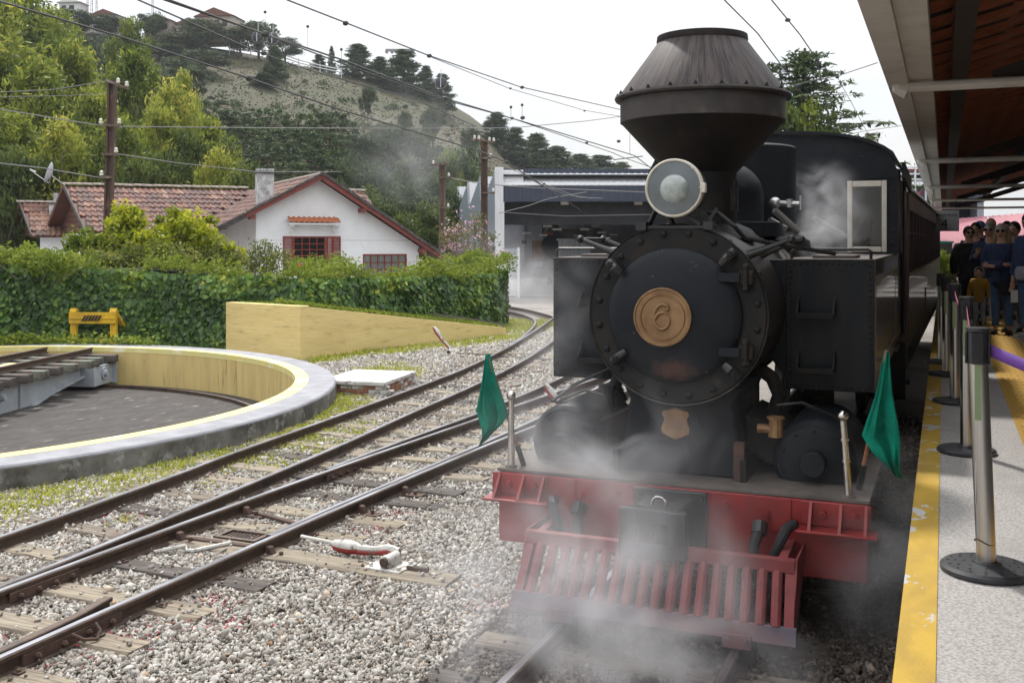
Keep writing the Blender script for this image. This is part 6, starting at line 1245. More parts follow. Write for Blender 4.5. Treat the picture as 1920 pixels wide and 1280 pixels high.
pole(197,470,150,30,.088,'rusty steel pole with cross arms standing in front of the tiled roof',[(160,-8,34,(14,30),8),(236,-14,20,(-16,18),0),(290,-12,16,(14,),0),(333,-14,6,(-12,),0)],lean=14)
pole(829,500,305,46,.105,'grey concrete pole with cross arm left of the flowering tree',[(309,-22,10,(-16,),-1),(333,-4,16,(13,),0),(390,-3,16,(12,),0)],'grey_pole',0)
pole(908,470,262,44,.115,'rusty pole with white insulators beside the depot corner',[(265,-24,20,(-18,-10,10,18),3),(297,-6,14,(12,),0),(362,-3,20,(17,),0)],'rusty_pole',0)
pole(1630,300,250,60,.16,'dark pole top showing above the locomotive cab roof',[(266,-8,10,(-8,9),0)],'grey_pole',0)
pole(1442,300,262,40,.25,'brown post just behind the smokestack and dome',[],'rusty_pole',0)

# ------------------------------------------------------------------ overhead wires
wn_ = 0
def wire(pts, label, r=.016, m='wire_dark', clamps=(), sag=0.0):
    """pts: (px, py, distance) points the cable passes; a real cable slung through those places"""
    Q = [P(*p) for p in pts]; path = []; o = Q[0].copy(); e = empty('overhead_wire', o, 0, label, 'wire', 'overhead wires')
    for i in range(len(Q)-1):
        for k in range(6): path.append(Q[i].lerp(Q[i+1], k/6) - Vector((0,0,sag*math.sin(math.pi*k/6))) - o)
    path.append(Q[-1]-o); MB().tube(path, r, 5).build('cable', m, e)
    for (px, py, d) in clamps:
        c = P(px,py,d)-o; MB().ball(c, r*3.2, 6, 5, (1.4,1,1)).build('wire_clamp', 'wire_dark', e)
    return e
wire([(-60,-18,17),(0,3,18),(235,72,20),(467,147,23),(635,205,26),(896,282,34),(950,304,37),(1090,395,46)], 'thick cable crossing from the top left corner down to the depot', .022, clamps=[(467,147,23),(950,304,37)])
wire([(240,-8,19),(470,92,24),(560,126,26),(780,187,33),(892,237,40)], 'upper cable slanting down over the grassy hillside', .018, clamps=[(494,100,24.5)])
wire([(285,-8,14),(490,62,17),(640,112,20),(832,184,26),(1020,240,32),(1190,292,40),(1240,330,46),(1300,345,52)], 'heavy contact wire running over the hill crest toward the stack', .018, clamps=[(497,64,17),(835,185,26),(980,221,31),(1160,265,39)])
wire([(300,-6,14),(500,66,17),(640,119,20),(835,188,26),(960,222,31),(1150,287,39),(1170,296,40),(1290,338,51)], 'second contact wire just below the heavy contact wire', .014, clamps=[(960,222,31),(1100,268,36)])
wire([(530,-3,16),(648,43,18.5),(800,103,22),(975,163,28),(1160,205,36),(1400,252,50)], 'wire high in the white sky ending behind the smokestack', .014, clamps=[(648,44,18.5),(805,105,22),(979,164,28)])
wire([(805,106,22),(955,166,28),(1095,207,33),(1160,218,36),(1400,258,50)], 'lower twin of the wire high in the white sky', .009, clamps=[(957,166,28),(1096,208,33)])
wire([(200,237,30),(500,240,33),(760,241,37),(960,240,41),(1100,227,45),(1160,219,47),(1400,205,55)], 'thin level wire strung across the hillside from the rusty pole', .016, 'wire_pale')
wire([(-30,200,28),(80,218,29),(190,236,30)], 'pale wire entering at the left edge to the middle arm', .016, 'wire_pale'); wire([(-30,303,28),(80,315,29),(186,333,30)], 'pale wire crossing in front of the satellite dish', .016, 'wire_pale')
wire([(215,288,30),(330,305,32),(480,322,34),(640,322,38)], 'pale wire running from the rusty pole over the house roof', .013, 'wire_pale')
wire([(-20,174,28),(100,168,29),(200,152,30)], 'thin wire to the top arm of the rusty pole', .010, 'wire_pale'); wire([(-20,182,28),(100,180,29),(205,176,30)], 'thin wire just under the top arm of the rusty pole', .008, 'wire_pale')
wire([(840,333,46),(905,345,44),(1000,352,45),(1230,361,46)], 'pale wire strung in front of the blue depot panel', .020, 'wire_pale')
wire([(915,297,44),(1020,345,45),(1085,370,46),(1130,372,46)], 'slanting stay wire in front of the depot roof', .016, 'wire_pale', [(1020,345,45)]); wire([(935,400,46),(990,386,46),(1030,372,46),(1100,360,46)], 'curving feeder wire before the dark depot opening', .018, 'wire_pale')
wire([(950,304,37),(1010,345,44),(1060,365,46),(1110,372,46)], 'stay wire dropping from the cable clamp to the depot', .016, 'wire_pale'); wire([(940,398,47),(1060,405,47),(1230,402,47)], 'lower wire across the dark depot opening', .014, 'wire_pale')
wire([(1350,-8,22),(1420,62,25),(1497,165,30),(1515,190,32)], 'wire slanting through the sky right of the smokestack', .016, clamps=[(1497,160,30)])
wire([(1440,-8,20),(1500,65,23),(1532,112,25),(1545,175,27),(1555,232,29),(1566,245,30)], 'wire bending down over the conifer right of the smokestack', .014, clamps=[(1477,38,22),(1532,112,25),(1535,118,25),(1547,131,26),(1566,242,30)])
wire([(1470,165,30),(1530,150,28),(1570,143,27),(1645,118,24)], 'cross wire from the conifer to the platform gutter', .012, clamps=[(1570,145,27),(1549,150,27.5)])
wire([(1570,145,27),(1595,190,30),(1628,252,36)], 'thin hanging wire left of the gutter', .008); wire([(1590,252,40),(1640,243,36),(1690,236,32)], 'thin wire crossing behind the pole top', .010)
for i, (px, py, d) in enumerate(((497,23,17),(577,50,18.6),(640,93,20),(958,201,31),(979,197,31),(1181,243,39.5))):
    p = P(px,py,d); e = empty('hanging_insulator', p, 0, 'small dark insulator hanging in the sky, %s in the row' % ORD[i], 'insulator', 'small insulators in the sky')
    MB().ball((0,0,0), .03*d/20, 8, 6).build('insulator_body', 'wire_dark', e); MB().tube([(0,0,0),(0,0,-(np.interp(px,[285,490,640,832,1020,1190],[-8,62,112,184,240,292])-py)/1950*d)], .004*d/20, 4).build('hanger', 'wire_dark', e)
wire([(1150,300,42),(1172,297,42),(1205,293,42)], 'short cross rod hung between two contact wires', .02)
# ------------------------------------------------------------------ locomotive depot
mat('depot_blue', (.050,.060,.090), .6, c2=(.036,.044,.070), scale=2, stretch=(6,6,.3)); mat('depot_white', (.74,.75,.76), .55, c2=(.62,.63,.65), scale=3, stretch=(8,8,.2))
mat('depot_dark', (.035,.036,.042), .8, c2=(.022,.023,.028), scale=2); mat('depot_wall', (.36,.36,.40), .85, c2=(.29,.29,.33), scale=.8); mat('corrugated', (.30,.35,.40), .5, .3, c2=(.24,.29,.34), scale=20, stretch=(8,8,.05))
mat('depot_floor', (.42,.41,.40), .9, c2=(.33,.32,.31), scale=1.5); mat('lamp_case', (.70,.68,.60), .4); mat('lattice_blue', (.42,.50,.56), .5)
DD = 47.; kx = DD/1950; dx0 = (933-960)*kx; D0 = at(dx0, DD, GZ); dp = empty('engine_depot', (D0.x,D0.y,GZ), R(YAW), 'blue and white locomotive depot with a wide dark opening', 'depot')
zz_ = lambda py: CAMH+(452-py)/1950*DD-GZ
DW = 22.; DB = 24.
MB().bx(0,DW,1.0,1.1,zz_(326)+.06,zz_(318)+.1).build('ridge_flashing', 'depot_blue', dp); wb_ = MB().add([(0,-.1,zz_(346)),(DW,-.1,zz_(346)),(DW,1.0,zz_(326)+.08),(0,1.0,zz_(326)+.08),(0,-.1,zz_(346)-.05),(DW,-.1,zz_(346)-.05),(DW,1.0,zz_(326)+.03),(0,1.0,zz_(326)+.03)],[(0,1,2,3),(7,6,5,4),(0,4,5,1),(1,5,6,2),(2,6,7,3),(3,7,4,0)]).build('white_band', 'depot_white', dp, smooth=0)
for k in range(74): MB().bar((.1+k*.297,-.1,zz_(346)+.012),(.1+k*.297,1.0,zz_(326)+.092),.10,.02).build('band_rib', 'depot_white', wb_)
bp = MB().bx(0,DW,-.06,.04,zz_(378),zz_(346.3)).build('blue_panel', 'depot_blue', dp)
for k in range(74): MB().bx(.05+k*.297,.16+k*.297,-.075,-.06,zz_(377.6),zz_(347)).build('panel_rib', 'depot_blue', bp)
MB().bx(.3,DW,.8,1.0,zz_(421),zz_(378)).build('inner_header', 'depot_dark', dp)
MB().bx(-.12,.26,-.15,.2,0,zz_(318)+.1).build('corner_post', 'depot_white', dp, bevel=.01); MB().bx(-.02,.30,-.18,-.15,0,zz_(380)).build('post_face', 'depot_white', dp)
MB().bx(0,DW,.05,DB,zz_(330),zz_(327)).build('roof_deck', 'depot_dark', dp); MB().bx(0,DW,DB,DB+.3,0,zz_(330)).build('back_wall', 'depot_wall', dp); MB().bx(DW-.3,DW,.05,DB,0,zz_(330)).build('right_wall', 'depot_wall', dp)
MB().bx(.3,DW-.3,.3,DB,.03,.05).build('shed_floor', 'depot_floor', dp)
sd_ = MB(); n_t = 5; tl = DB/n_t; poly = [(0,0)]
for k in range(n_t): poly += [(k*tl, zz_(330)-.9), (k*tl+.25, zz_(318))] if k else [(0, zz_(318))]; poly += [((k+1)*tl, zz_(330)-1.2)]
poly += [(DB,0)]; SKX = -.17
sd_.prism([(a,b) for a,b in poly], -.10,.0, Matrix(((SKX,0,1,0),(1,0,0,0),(0,1,0,0),(0,0,0,1)))).build('sawtooth_side', 'corrugated', dp, smooth=0)
for k in range(n_t): MB().add([(SKX*(k*tl+.25)-.11,k*tl+.25,zz_(318)),(SKX*(k*tl+.25)+1.2,k*tl+.25,zz_(318)),(SKX*(k*tl)+1.2,k*tl,zz_(330)-.9),(SKX*(k*tl)-.11,k*tl,zz_(330)-.9)],[(0,1,2,3)]).build('roof_light', 'depot_white', dp, smooth=0)
for k in range(9): MB().bx(1.2+k*2.1,1.5+k*2.1,DB-.3,DB,0,zz_(330)).build('wall_pier', 'depot_wall', dp)
for k in range(5): MB().bx(.3,DW,3+k*4,3.2+k*4,zz_(378)-.35,zz_(378)-.1).build('roof_truss', 'depot_dark', dp)
for i,(px,py,y) in enumerate(((1095,430,6),(1128,436,9),(985,437,7),(1015,441,10),(1115,424,12),(1043,430,4),(1025,424,4),(1150,440,10),(1080,442,13))):
    lm_ = empty('hanging_lamp', (0,0,0)); lm_.parent = dp; x = (px-933)*kx*(1+y/DD*.9); z = zz_(py)+y*.01*0; z = CAMH+(452-py)/1950*(DD+y)-GZ
    MB().bx(x-.22,x+.22,y-.1,y+.1,z-.05,z+.05).build('lamp_housing', 'lamp_case', lm_); MB().tube([(x,y,z),(x,y,zz_(385))], .012, 4).build('lamp_rod', 'depot_dark', lm_)
for px in (1060,1200): MB().bx((px-933)*kx-.18,(px-933)*kx+.18,.55,.78,zz_(383),zz_(376.5)).build('flood_lamp', 'lamp_case', dp)
for (px,py,w_,h_,y) in ((1078,443,.9,.8,16),(1113,437,.55,.6,16),(975,454,.3,.22,18)):
    x = (px-933)*kx*(1+y/DD); z = CAMH+(452-py)/1950*(DD+y)-GZ; MB().bx(x-w_/2,x+w_/2,y-.1,y+.1,z-h_/2,z+h_/2).build('duct_box', 'depot_dark', dp)
gt = empty('lattice_gate', at((944-960)/1950*46.3,46.3,GZ), R(YAW), 'pale blue lattice gate at the left side of the depot opening', 'gate'); gh = CAMH+(452-465)/1950*46-GZ
for k in range(11): MB().bx(.0+k*.065,.018+k*.065,-.02,.02,0,gh).build('gate_bar', 'lattice_blue', gt)
for k in range(9): MB().bx(0,.66,-.025,.025,.1+k*(gh-.2)/8,.13+k*(gh-.2)/8).build('gate_rail', 'lattice_blue', gt)
MB().bx(.62,.72,-.05,.05,0,gh+.02).build('gate_post', 'depot_white', gt)
# locomotive parked inside
mat('old_orange', (.20,.10,.035), .7, c2=(.10,.06,.03), scale=3)
pk = empty('parked_locomotive', at((1020-960)/1950*60,60,GZ), R(YAW-8), 'dark old locomotive parked inside the depot', 'locomotive')
MB().lathe([(.001,-.2),(.75,-.2),(.78,-.25),(.78,-4),(.001,-4)], 28, atp(.6,0,2.3)).build('boiler', 'loco_black', pk); MB().bx(-.6,1.8,-.1,4.5,.5,1.0).build('frame', 'loco_black', pk)
MB().bx(-.75,-.05,.3,2.2,1.35,2.6).build('side_tank', 'old_orange', pk, bevel=.02); MB().bx(-.5,1.7,4,6.4,1,3.3).build('cab', 'old_orange', pk); MB().lathe([(.25,3.0),(.22,3.5),(.30,3.9),(.2,3.9)], 20, Matrix.Translation((.6,.6,0))).build('chimney', 'loco_black', pk)
for a,b in (((-.1,.2,3.0),(-.1,.2,3.9)),((.35,.2,3.0),(.35,.2,3.9)),((-.1,.2,3.1),(.35,.2,3.8)),((.35,.2,3.1),(-.1,.2,3.8)),((-.15,.2,3.9),(.4,.2,3.9))): MB().bar(a,b,.07,.07).build('pantograph_bar', 'loco_black', pk)
MB().bx(.2,.5,-.15,-.1,2.9,3.05).build('red_board', 'beam_red', pk)
for s_ in (-.5,.5):
    for y in (1,2.4,3.8): MB().lathe([(.001,0),(.5,0),(.5,.1),(.001,.12)], 20, Matrix.Translation((.6+s_,y,.55)) @ Matrix.Rotation(R(90),4,'Y')).build('wheel', 'loco_black', pk)
cbn = empty('glazed_cabin', at((1078-960)/1950*58,58,GZ), R(YAW), 'small white glazed cabin inside the depot', 'cabin')
MB().bx(-.9,.9,0,1.5,0,1.5).build('cabin_base', 'depot_dark', cbn); MB().bx(-.85,.85,.05,1.45,1.5,2.6).build('cabin_glass', 'curtain', cbn)
for k in range(6): MB().bx(-.88+k*.34,-.82+k*.34,-.02,.04,1.5,2.6).build('cabin_mullion', 'depot_white', cbn)
MB().bx(-.95,.95,-.05,1.55,2.6,2.7).build('cabin_roof', 'depot_white', cbn)

# ------------------------------------------------------------------ buildings, masts and cable car on the hilltop
mat('far_wall', (.42,.36,.30), .9, c2=(.34,.28,.24), scale=.4); mat('far_roof', (.14,.06,.045), .9); mat('far_white', (.60,.60,.60), .8)
def far_house(px, py, d, w_, h_, label, wall='far_wall', roof='far_roof', posts=False):
    p = P(px, py, d); e = empty('hilltop_house', p, R(YAW-8), label, 'house', 'hilltop houses')
    MB().bx(-w_/2,w_/2,0,w_*.7,-2,h_).build('wall', wall, e); MB().prism([(-w_/2-.4,h_),(w_/2+.4,h_),(0,h_+w_*.22)], -w_*.75,.4, MXZ).build('roof', roof, e)
    for k in range(max(2,int(w_/1.6))): MB().bx(-w_/2+.5+k*1.5,-w_/2+1.4+k*1.5,-.06,.0,h_*.3,h_*.75).build('window', 'dark_glass', e)
    return e
far_house(195,52,187,5,2.2,'dark roofed hilltop house between the trees at the top left','far_white'); far_house(295,62,187,5,2.2,'pale hilltop house behind the round tree'); far_house(402,58,187,7,2.6,'hilltop house with a reddish pitched roof above the grass'); far_house(355,66,187,5,2,'tan hilltop house left of the red roofed one')
far_house(130,26,187,4,2.0,'white hilltop hut under the radio masts','far_white','far_white')
for i,(px,pt,pb) in enumerate(((164,-30,30),(172,-25,30),(181,-10,30),(286,-30,40))):
    b = P(px,pb,188); h = (pb-pt)/1950*188; e = empty('radio_mast', b, 0, 'thin lattice radio mast on the hilltop, %s from the left' % ORD[i], 'mast', 'hilltop radio masts')
    for a in range(3): MB().tube([(.35*math.cos(a*2.09),.35*math.sin(a*2.09),-2),(.06*math.cos(a*2.09),.06*math.sin(a*2.09),h)], .05, 4).build('mast_leg', 'wire_pale', e)
    for k in range(5): MB().bx(-.25,.25,-.03,.03,h*k/5,h*k/5+.06).build('mast_brace', 'wire_pale', e)
for i,(px,py) in enumerate(((484,70),(512,73),(827,156))):
    p = P(px,py,182); e = empty('cable_car_cabin', p, R(YAW), ('round white rimmed cable car cabin among the crest trees','second cable car cabin just right of the first','round cable car cabin low on the right of the crest')[i], 'cable car', 'cable car cabins')
    MB().lathe([(.001,-1),(.5,-.9),(.85,-.5),(.98,0),(.85,.5),(.5,.9),(.001,1)], 20).build('cabin_shell', 'depot_dark', e)
    MB().tube([(1.02*math.cos(a),-.3,1.02*math.sin(a)) for a in np.linspace(0,6.283,25)], .06, 6).build('cabin_rim', 'wire_pale', e); MB().bx(-.05,.05,-1.02,-.9,-.9,.9).build('door_post', 'far_white', e); MB().tube([(0,0,1),(0,0,2.4)], .06, 6).build('hanger', 'far_white', e)
e = empty('cable_car_tower', P(750,110,187), R(YAW), 'cable car tower head behind the tallest crest tree', 'tower'); MB().tube([(0,0,-2),(0,0,1.5)], .25, 8).build('tower_mast', 'wire_pale', e); MB().bx(-2.6,2.6,-.2,.2,1.3,1.7).build('sheave_arm', 'wire_pale', e)
for k in range(6): MB().cyl((-2.4+k*.95,-.3,1.2),(-2.4+k*.95,.3,1.2),.3,None,10).build('sheave', 'wire_pale', e)
e = empty('white_rail_fence', P(555,112,186), R(YAW), 'white rail fence along the bare hill crest', 'fence')
fp_ = [P(px,py,186)-e.location for px,py in ((430,92),(470,96),(520,104),(560,118),(600,128),(640,136))]
fp_ = [Matrix.Rotation(-R(YAW),4,'Z') @ q for q in fp_]
for q in (0,.5): MB().tube([p+Vector((0,0,q)) for p in fp_], .10, 4).build('fence_rail', 'far_white', e)
for p in fp_: MB().tube([p-Vector((0,0,1)),p+Vector((0,0,.8))], .08, 4).build('fence_post', 'far_white', e)

# ------------------------------------------------------------------ things on the platform
mat('steel_brushed', (.52,.50,.48), .28, 1.0, c2=(.42,.41,.40), scale=5, stretch=(20,20,.3)); mat('base_black', (.022,.024,.028), .5, c2=(.04,.04,.045), scale=12); mat('belt_purple', (.25,.05,.28), .7, c2=(.12,.06,.34), scale=1.5); mat('belt_rose', (.30,.05,.12), .7)
mat('paper', (.75,.75,.75), .8); mat('green_strip', (.20,.27,.13), .5)
STN = []
def stanchion(x, y, label, lean=0.0, first=False):
    e = empty('barrier_post', (x,y,PZ), R(-3), label, 'barrier post', 'queue barrier posts')
    b = MB().lathe([(.001,0),(.180,0),(.188,.008),(.188,.022),(.175,.034),(.06,.042),(.056,.05),(.001,.05)], 40).build('base', 'base_black', e)
    if first:
        for rr, n in ((.09,8),(.125,12),(.155,16)):
            for k in range(n):
                a = 6.283*k/n; MB().cyl((rr*math.cos(a),rr*math.sin(a),.030),(rr*math.cos(a),rr*math.sin(a),.043-(rr-.06)*.06),.006,None,6).build('base_hole', 'rubber', b)
    t = MB(); t.tube([(0,0,.045),(lean*.5,0,.5),(lean,0,.93)], .040, 20); t.build('tube', 'steel_brushed', e)
    h = MB(); h.lathe([(.042,.90),(.043,.91),(.043,1.035),(.049,1.04),(.049,1.055),(.001,1.057)], 20, Matrix.Translation((lean,0,0))); h.build('head', 'base_black', e)
    for a in (0,90,180,270): MB(Matrix.Translation((lean,0,0)) @ Matrix.Rotation(R(a),4,'Z')).bx(.042,.050,-.022,.022,.90,1.035).build('belt_slot', 'rubber', e)
    if first:
        MB().tube([(.041*math.cos(a)+lean*.2,.041*math.sin(a),.135+.01*math.sin(a*2)) for a in np.linspace(0,6.283,17)], .003, 5).build('rust_wire', 'rust', e)
        MB().bx(-.043,-.0415,-.03,.004,.30,.86).build('paper_strip', 'paper', e)
    MB(Matrix.Translation((lean*.8,0,0))).bx(-.018,.008,-.0425,-.0395,.66,.90).build('tube_strip', 'green_strip', e)  # narrow dull green strip on the upper tube
    STN.append(Vector((x+lean, y, PZ+.99))); return e
stanchion(.170,4.94,'steel barrier post nearest the camera on a perforated black base',-.035,True); stanchion(.140,7.68,'second steel barrier post from the camera, by the yellow edge'); stanchion(.09,10.0,'third steel barrier post from the camera'); stanchion(.02,12.0,'fourth steel barrier post, close behind the third'); stanchion(-.03,13.2,'thin dark barrier post farthest left near the carriage')
def belt(a, b, sag, label, m):
    a, b = Vector(a), Vector(b); e = empty('barrier_belt', a, 0, label, 'barrier belt', 'barrier belts'); vs = []; n = 16
    for i in range(n+1):
        t = i/n; p = a.lerp(b,t)-a - Vector((0,0,sag*4*t*(1-t))); vs += [p+Vector((0,0,.026)), p-Vector((0,0,.026))]
    o = MB().add(vs, [(2*i,2*i+1,2*i+3,2*i+2) for i in range(n)]).build('webbing', m, e); s = o.modifiers.new('thickness','SOLIDIFY'); s.thickness = .003
belt((.17,4.94,PZ+.965),(1.25,3.75,PZ+.93),.10,'purple belt leaving the nearest barrier post to the right','belt_purple'); belt(STN[0]+Vector((0,.03,-.02)),STN[1]+Vector((0,-.03,-.02)),.07,'rose belt between the two nearest barrier posts','belt_rose'); belt(STN[1]+Vector((0,.03,-.02)),STN[2]+Vector((0,-.03,-.02)),.06,'rose belt between the second and third barrier posts','belt_rose'); belt(STN[2]+Vector((0,.03,-.02)),STN[3]+Vector((0,-.03,-.02)),.04,'short rose belt between the far barrier posts','belt_rose')

# ------------------------------------------------------------------ waiting people
def fab(name, c, c2=None, rough=.85): return mat(name, c, rough, c2=c2 or tuple(q*.7 for q in c), scale=9, bump=.25, bscale=35)
fab('skin', (.62,.36,.25), (.54,.30,.20), .5); fab('navy', (.035,.055,.14)); fab('black_cloth', (.016,.016,.020)); fab('denim', (.07,.15,.30)); fab('denim_dark', (.05,.07,.13)); fab('grey_trouser', (.12,.13,.16)); fab('beige_knit', (.42,.34,.29)); fab('cream_jacket', (.46,.38,.33)); fab('pale_hoodie', (.40,.42,.52)); fab('teal_band', (.03,.07,.11)); fab('mustard', (.52,.27,.02)); fab('pale_jeans', (.36,.42,.52)); fab('white_shoe', (.62,.62,.62)); fab('grey_hair', (.30,.30,.30)); fab('dark_hair', (.02,.016,.014)); fab('blond_hair', (.36,.25,.15)); fab('cap_blue', (.12,.20,.42)); fab('olive_scarf', (.05,.06,.04))
def skin_obj(name, nodes, edges, m, parent, sub=2):
    me = bpy.data.meshes.new(name); me.from_pydata([n[0] for n in nodes], edges, []); o = inst(name, me, parent); me.materials.append(MATS[m])
    md = o.modifiers.new('skin','SKIN'); md.use_smooth_shade = True
    sv = me.skin_vertices[0].data if me.skin_vertices else None
    if sv is None: bm = bmesh.new(); bm.from_mesh(me); bm.verts.layers.skin.verify(); bm.to_mesh(me); bm.free(); sv = me.skin_vertices[0].data
    for i, n in enumerate(nodes): r = n[1]; sv[i].radius = r if isinstance(r, tuple) else (r, r)
    sv[0].use_root = True
    s = o.modifiers.new('smooth','SUBSURF'); s.levels = sub; s.render_levels = sub; return o
def person(loc, rz, H, label, top, leg, shoe, hair, hat=None, arms='down', turn=0.0, hairlong=False, glasses=False, child=False, trim=None, hood=None):
    e = empty('person', loc, rz, label, 'person', 'people waiting on the platform'); s = H/1.75; k = s
    V_ = lambda x,y,z: (x*k, y*k, z*k)
    hs_ = 1.18 if child else 1.0; sw = .185 if not child else .165
    # arm poses; the figure looks along -y
    if arms == 'crossed': AR = [((-sw-.02,.0,1.40),(-.27,-.02,1.14),(.08,-.19,1.13),(.16,-.16,1.13)), ((sw+.02,.0,1.40),(.27,-.02,1.14),(-.08,-.21,1.10),(-.16,-.17,1.11))]
    elif arms == 'phone': AR = [((-sw-.02,0,1.40),(-.26,-.05,1.13),(-.17,-.26,1.20),(-.12,-.31,1.27)), ((sw+.02,0,1.40),(.27,.0,1.12),(.22,-.16,.95),(.20,-.20,.88))]
    else: AR = [((-sw-.02,0,1.40),(-.265,.02,1.12),(-.27,-.05,.88),(-.265,-.07,.79)), ((sw+.02,0,1.40),(.265,.02,1.12),(.28,-.06,.88),(.275,-.08,.79))]
    body = [(V_(0,0,.98),.13*k),(V_(0,.0,1.18),.13*k),(V_(0,.01,1.36),.14*k),(V_(0,.0,1.48),.06*k),(V_(0,-.01,1.56),.058*k),(V_(0,-.02,1.63),.088*k*hs_),(V_(0,-.01,1.70),.085*k*hs_)]
    edg = [(0,1),(1,2),(2,3),(3,4),(4,5),(5,6)]
    def limb(pts, rads, root):
        p = root
        for q, r in zip(pts, rads): body.append((V_(*q), r*k)); edg.append((p, len(body)-1)); p = len(body)-1
    for a in AR: limb(a, (.052,.040,.030,.030), 2)
    for sx in (-1,1): limb([(sx*.095,0,.90),(sx*.10,-.01,.50),(sx*.105,.02,.08)], (.085,.062,.042), 0)
    bo = skin_obj('body', body, edg, 'skin', e)
    # hands with fingers
    for sx, a in zip((-1,1), AR):
        h = Vector(a[3])*k; d = (Vector(a[3])-Vector(a[2])).normalized(); sd = d.cross(Vector((0,1,.2))).normalized(); mb = MB()
        mb.ball(h+d*.03*k, .036*k, 8, 6, (1,.7,1.1))
        for f_, ln in enumerate((.062,.072,.068,.052)): b0 = h+d*.055*k+sd*(f_-1.5)*.017*k; mb.tube([b0, b0+d*ln*.55*k+Vector((0,-.008*k,0)), b0+d*ln*k+Vector((0,-.022*k,0))], [.009*k,.0085*k,.006*k], 6)
        b0 = h+d*.02*k-sd*.03*k*sx; mb.tube([b0, b0+d*.03*k-sd*.018*k*sx, b0+d*.06*k-sd*.012*k*sx], [.011*k,.010*k,.007*k], 6); mb.build('hand', 'skin', e)
    jt = [(V_(0,0,1.10),.178*k),(V_(0,0,.90),.188*k),(V_(0,.0,.74),.192*k),(V_(0,.01,1.34),.175*k),(V_(0,.0,1.47),.095*k)]; je = [(0,1),(1,2),(0,3),(3,4)]
    for a in AR:
        p = 3
        for q, r in zip(a[:3], (.090,.080,.070)): jt.append((V_(*q), r*k)); je.append((p,len(jt)-1)); p = len(jt)-1
    skin_obj('jacket', jt, je, top, e)
    lt = [(V_(0,0,.98),.155*k)]; le = []
    for sx in (-1,1):
        p = 0
        for q, r in zip([(sx*.095,0,.86),(sx*.10,-.012,.50),(sx*.105,.02,.12)], (.098,.074,.062)): lt.append((V_(*q), r*k)); le.append((p,len(lt)-1)); p = len(lt)-1
    skin_obj('trousers', lt, le, leg, e)
    for sx in (-1,1):
        mb = MB(); mb.ball((sx*.11*k,-.05*k,.045*k), .075*k, 10, 8, (.62,1.75,.62)); mb.bx((sx*.11-.045)*k,(sx*.11+.045)*k,-.17*k,.07*k,.0,.022*k); mb.build('shoe', shoe, e)
    # face
    hc = Vector(V_(0,-.015,1.655)); R_ = .105*k*hs_; M = Matrix.Translation(hc) @ Matrix.Rotation(turn,4,'Z'); fc = MB(M)
    fc.ball((0,0,0), R_, 14, 10, (.80,.92,1.16)); fc.ball((0,-R_*.97,-R_*.05), R_*.16, 8, 6, (.8,1,1.3))
    for sx in (-1,1): fc.ball((sx*R_*.80,R_*.1,-R_*.05), R_*.22, 8, 6, (.4,.8,1.2))
    fc.build('face', 'skin', e)
    ey = MB(M)
    for sx in (-1,1): ey.ball((sx*R_*.33,-R_*.80,R_*.12), R_*.12, 8, 6, (1.2,.6,.7))
    ey.build('eyes', 'black_cloth', e); mo = MB(M); mo.ball((0,-R_*.83,-R_*.55), R_*.2, 8, 6, (1.2,.4,.3)); mo.build('mouth', 'coach_red', e)
    if glasses:
        g_ = MB(M)
        for sx in (-1,1): g_.ball((sx*R_*.36,-R_*.86,R_*.14), R_*.30, 10, 8, (1,.3,.8)); g_.bar((sx*R_*.66,-R_*.7,R_*.16),(sx*R_*.82,R_*.1,R_*.14),R_*.08,R_*.08)
        g_.build('sunglasses', 'black_cloth', e)
    hr = MB(M @ Matrix.Translation((0,R_*.16,R_*.20))); hr.ball((0,0,0), R_*1.06, 14, 10, (.86,.94,1.06)); 
    if hairlong:
        for k2 in range(10): a_ = (k2-4.5)*.30; x_ = math.sin(a_)*R_*.92; y_ = -math.cos(a_)*R_*-.35; hr.tube([(x_,y_,0),(x_*1.25,y_-.02*k,-R_*1.5),(x_*1.35,y_-.06*k,-R_*3.2)], [R_*.28,R_*.26,R_*.10], 6)
    hr.build('hair', hair, e)
    if hat:
        ht = MB(M @ Matrix.Translation((0,R_*.08,R_*.45))); ht.lathe([(R_*.92,-R_*.32),(R_*.97,-.1*R_),(R_*.93,.25*R_),(R_*.72,.62*R_),(R_*.35,.86*R_),(.001,R_*.9)], 18)
        if hat == 'cap_blue': ht.prism([(-R_*.7,-R_*.6),(R_*.7,-R_*.6),(R_*.5,-R_*1.5),(-R_*.5,-R_*1.5)], -R_*.25,-R_*.15)
        ht.build('hat', hat, e)
    if trim: skin_obj('hoodie_front', [(V_(0,-.005,1.08),.196*k),(V_(0,-.005,.94),.206*k),(V_(0,-.0,.78),.205*k)], [(0,1),(1,2)], trim, e)
    if hood:
        hd_ = MB(M); hd_.lathe([(R_*1.12,-R_*1.1),(R_*1.22,-.2*R_),(R_*1.12,.6*R_),(R_*.7,1.1*R_),(.001,1.28*R_)], 16, Matrix.Translation((0,R_*.55,R_*.1))); hd_.build('hood', hood, e)
    return e
def at_px(px, py): 
    d = (CAMH-PZ)*1950/(py-452); return at((px-960)/1950*d, d, PZ)
def facing(p, extra=0): return math.atan2(-p.x, p.y)*-1*0 + math.atan2(p.x, p.y)*-1 + extra      # figures look along -y: towards the camera
def put(px, py, H, *a, extra=0.0, **k):
    p = at_px(px, py); return person(p, facing(p, extra), H, *a, **k)
wm = put(1879,628,1.66,'woman in a beige knit beanie and dark coat with folded arms','navy','denim','black_cloth','blond_hair',hat='beige_knit',arms='crossed',hairlong=True,glasses=True,extra=R(-14))
put(1931,636,1.80,'man in a black beanie and navy jacket over a pale hoodie, holding a paper','navy','denim','white_shoe','dark_hair',hat='black_cloth',extra=R(-50),trim='pale_hoodie')
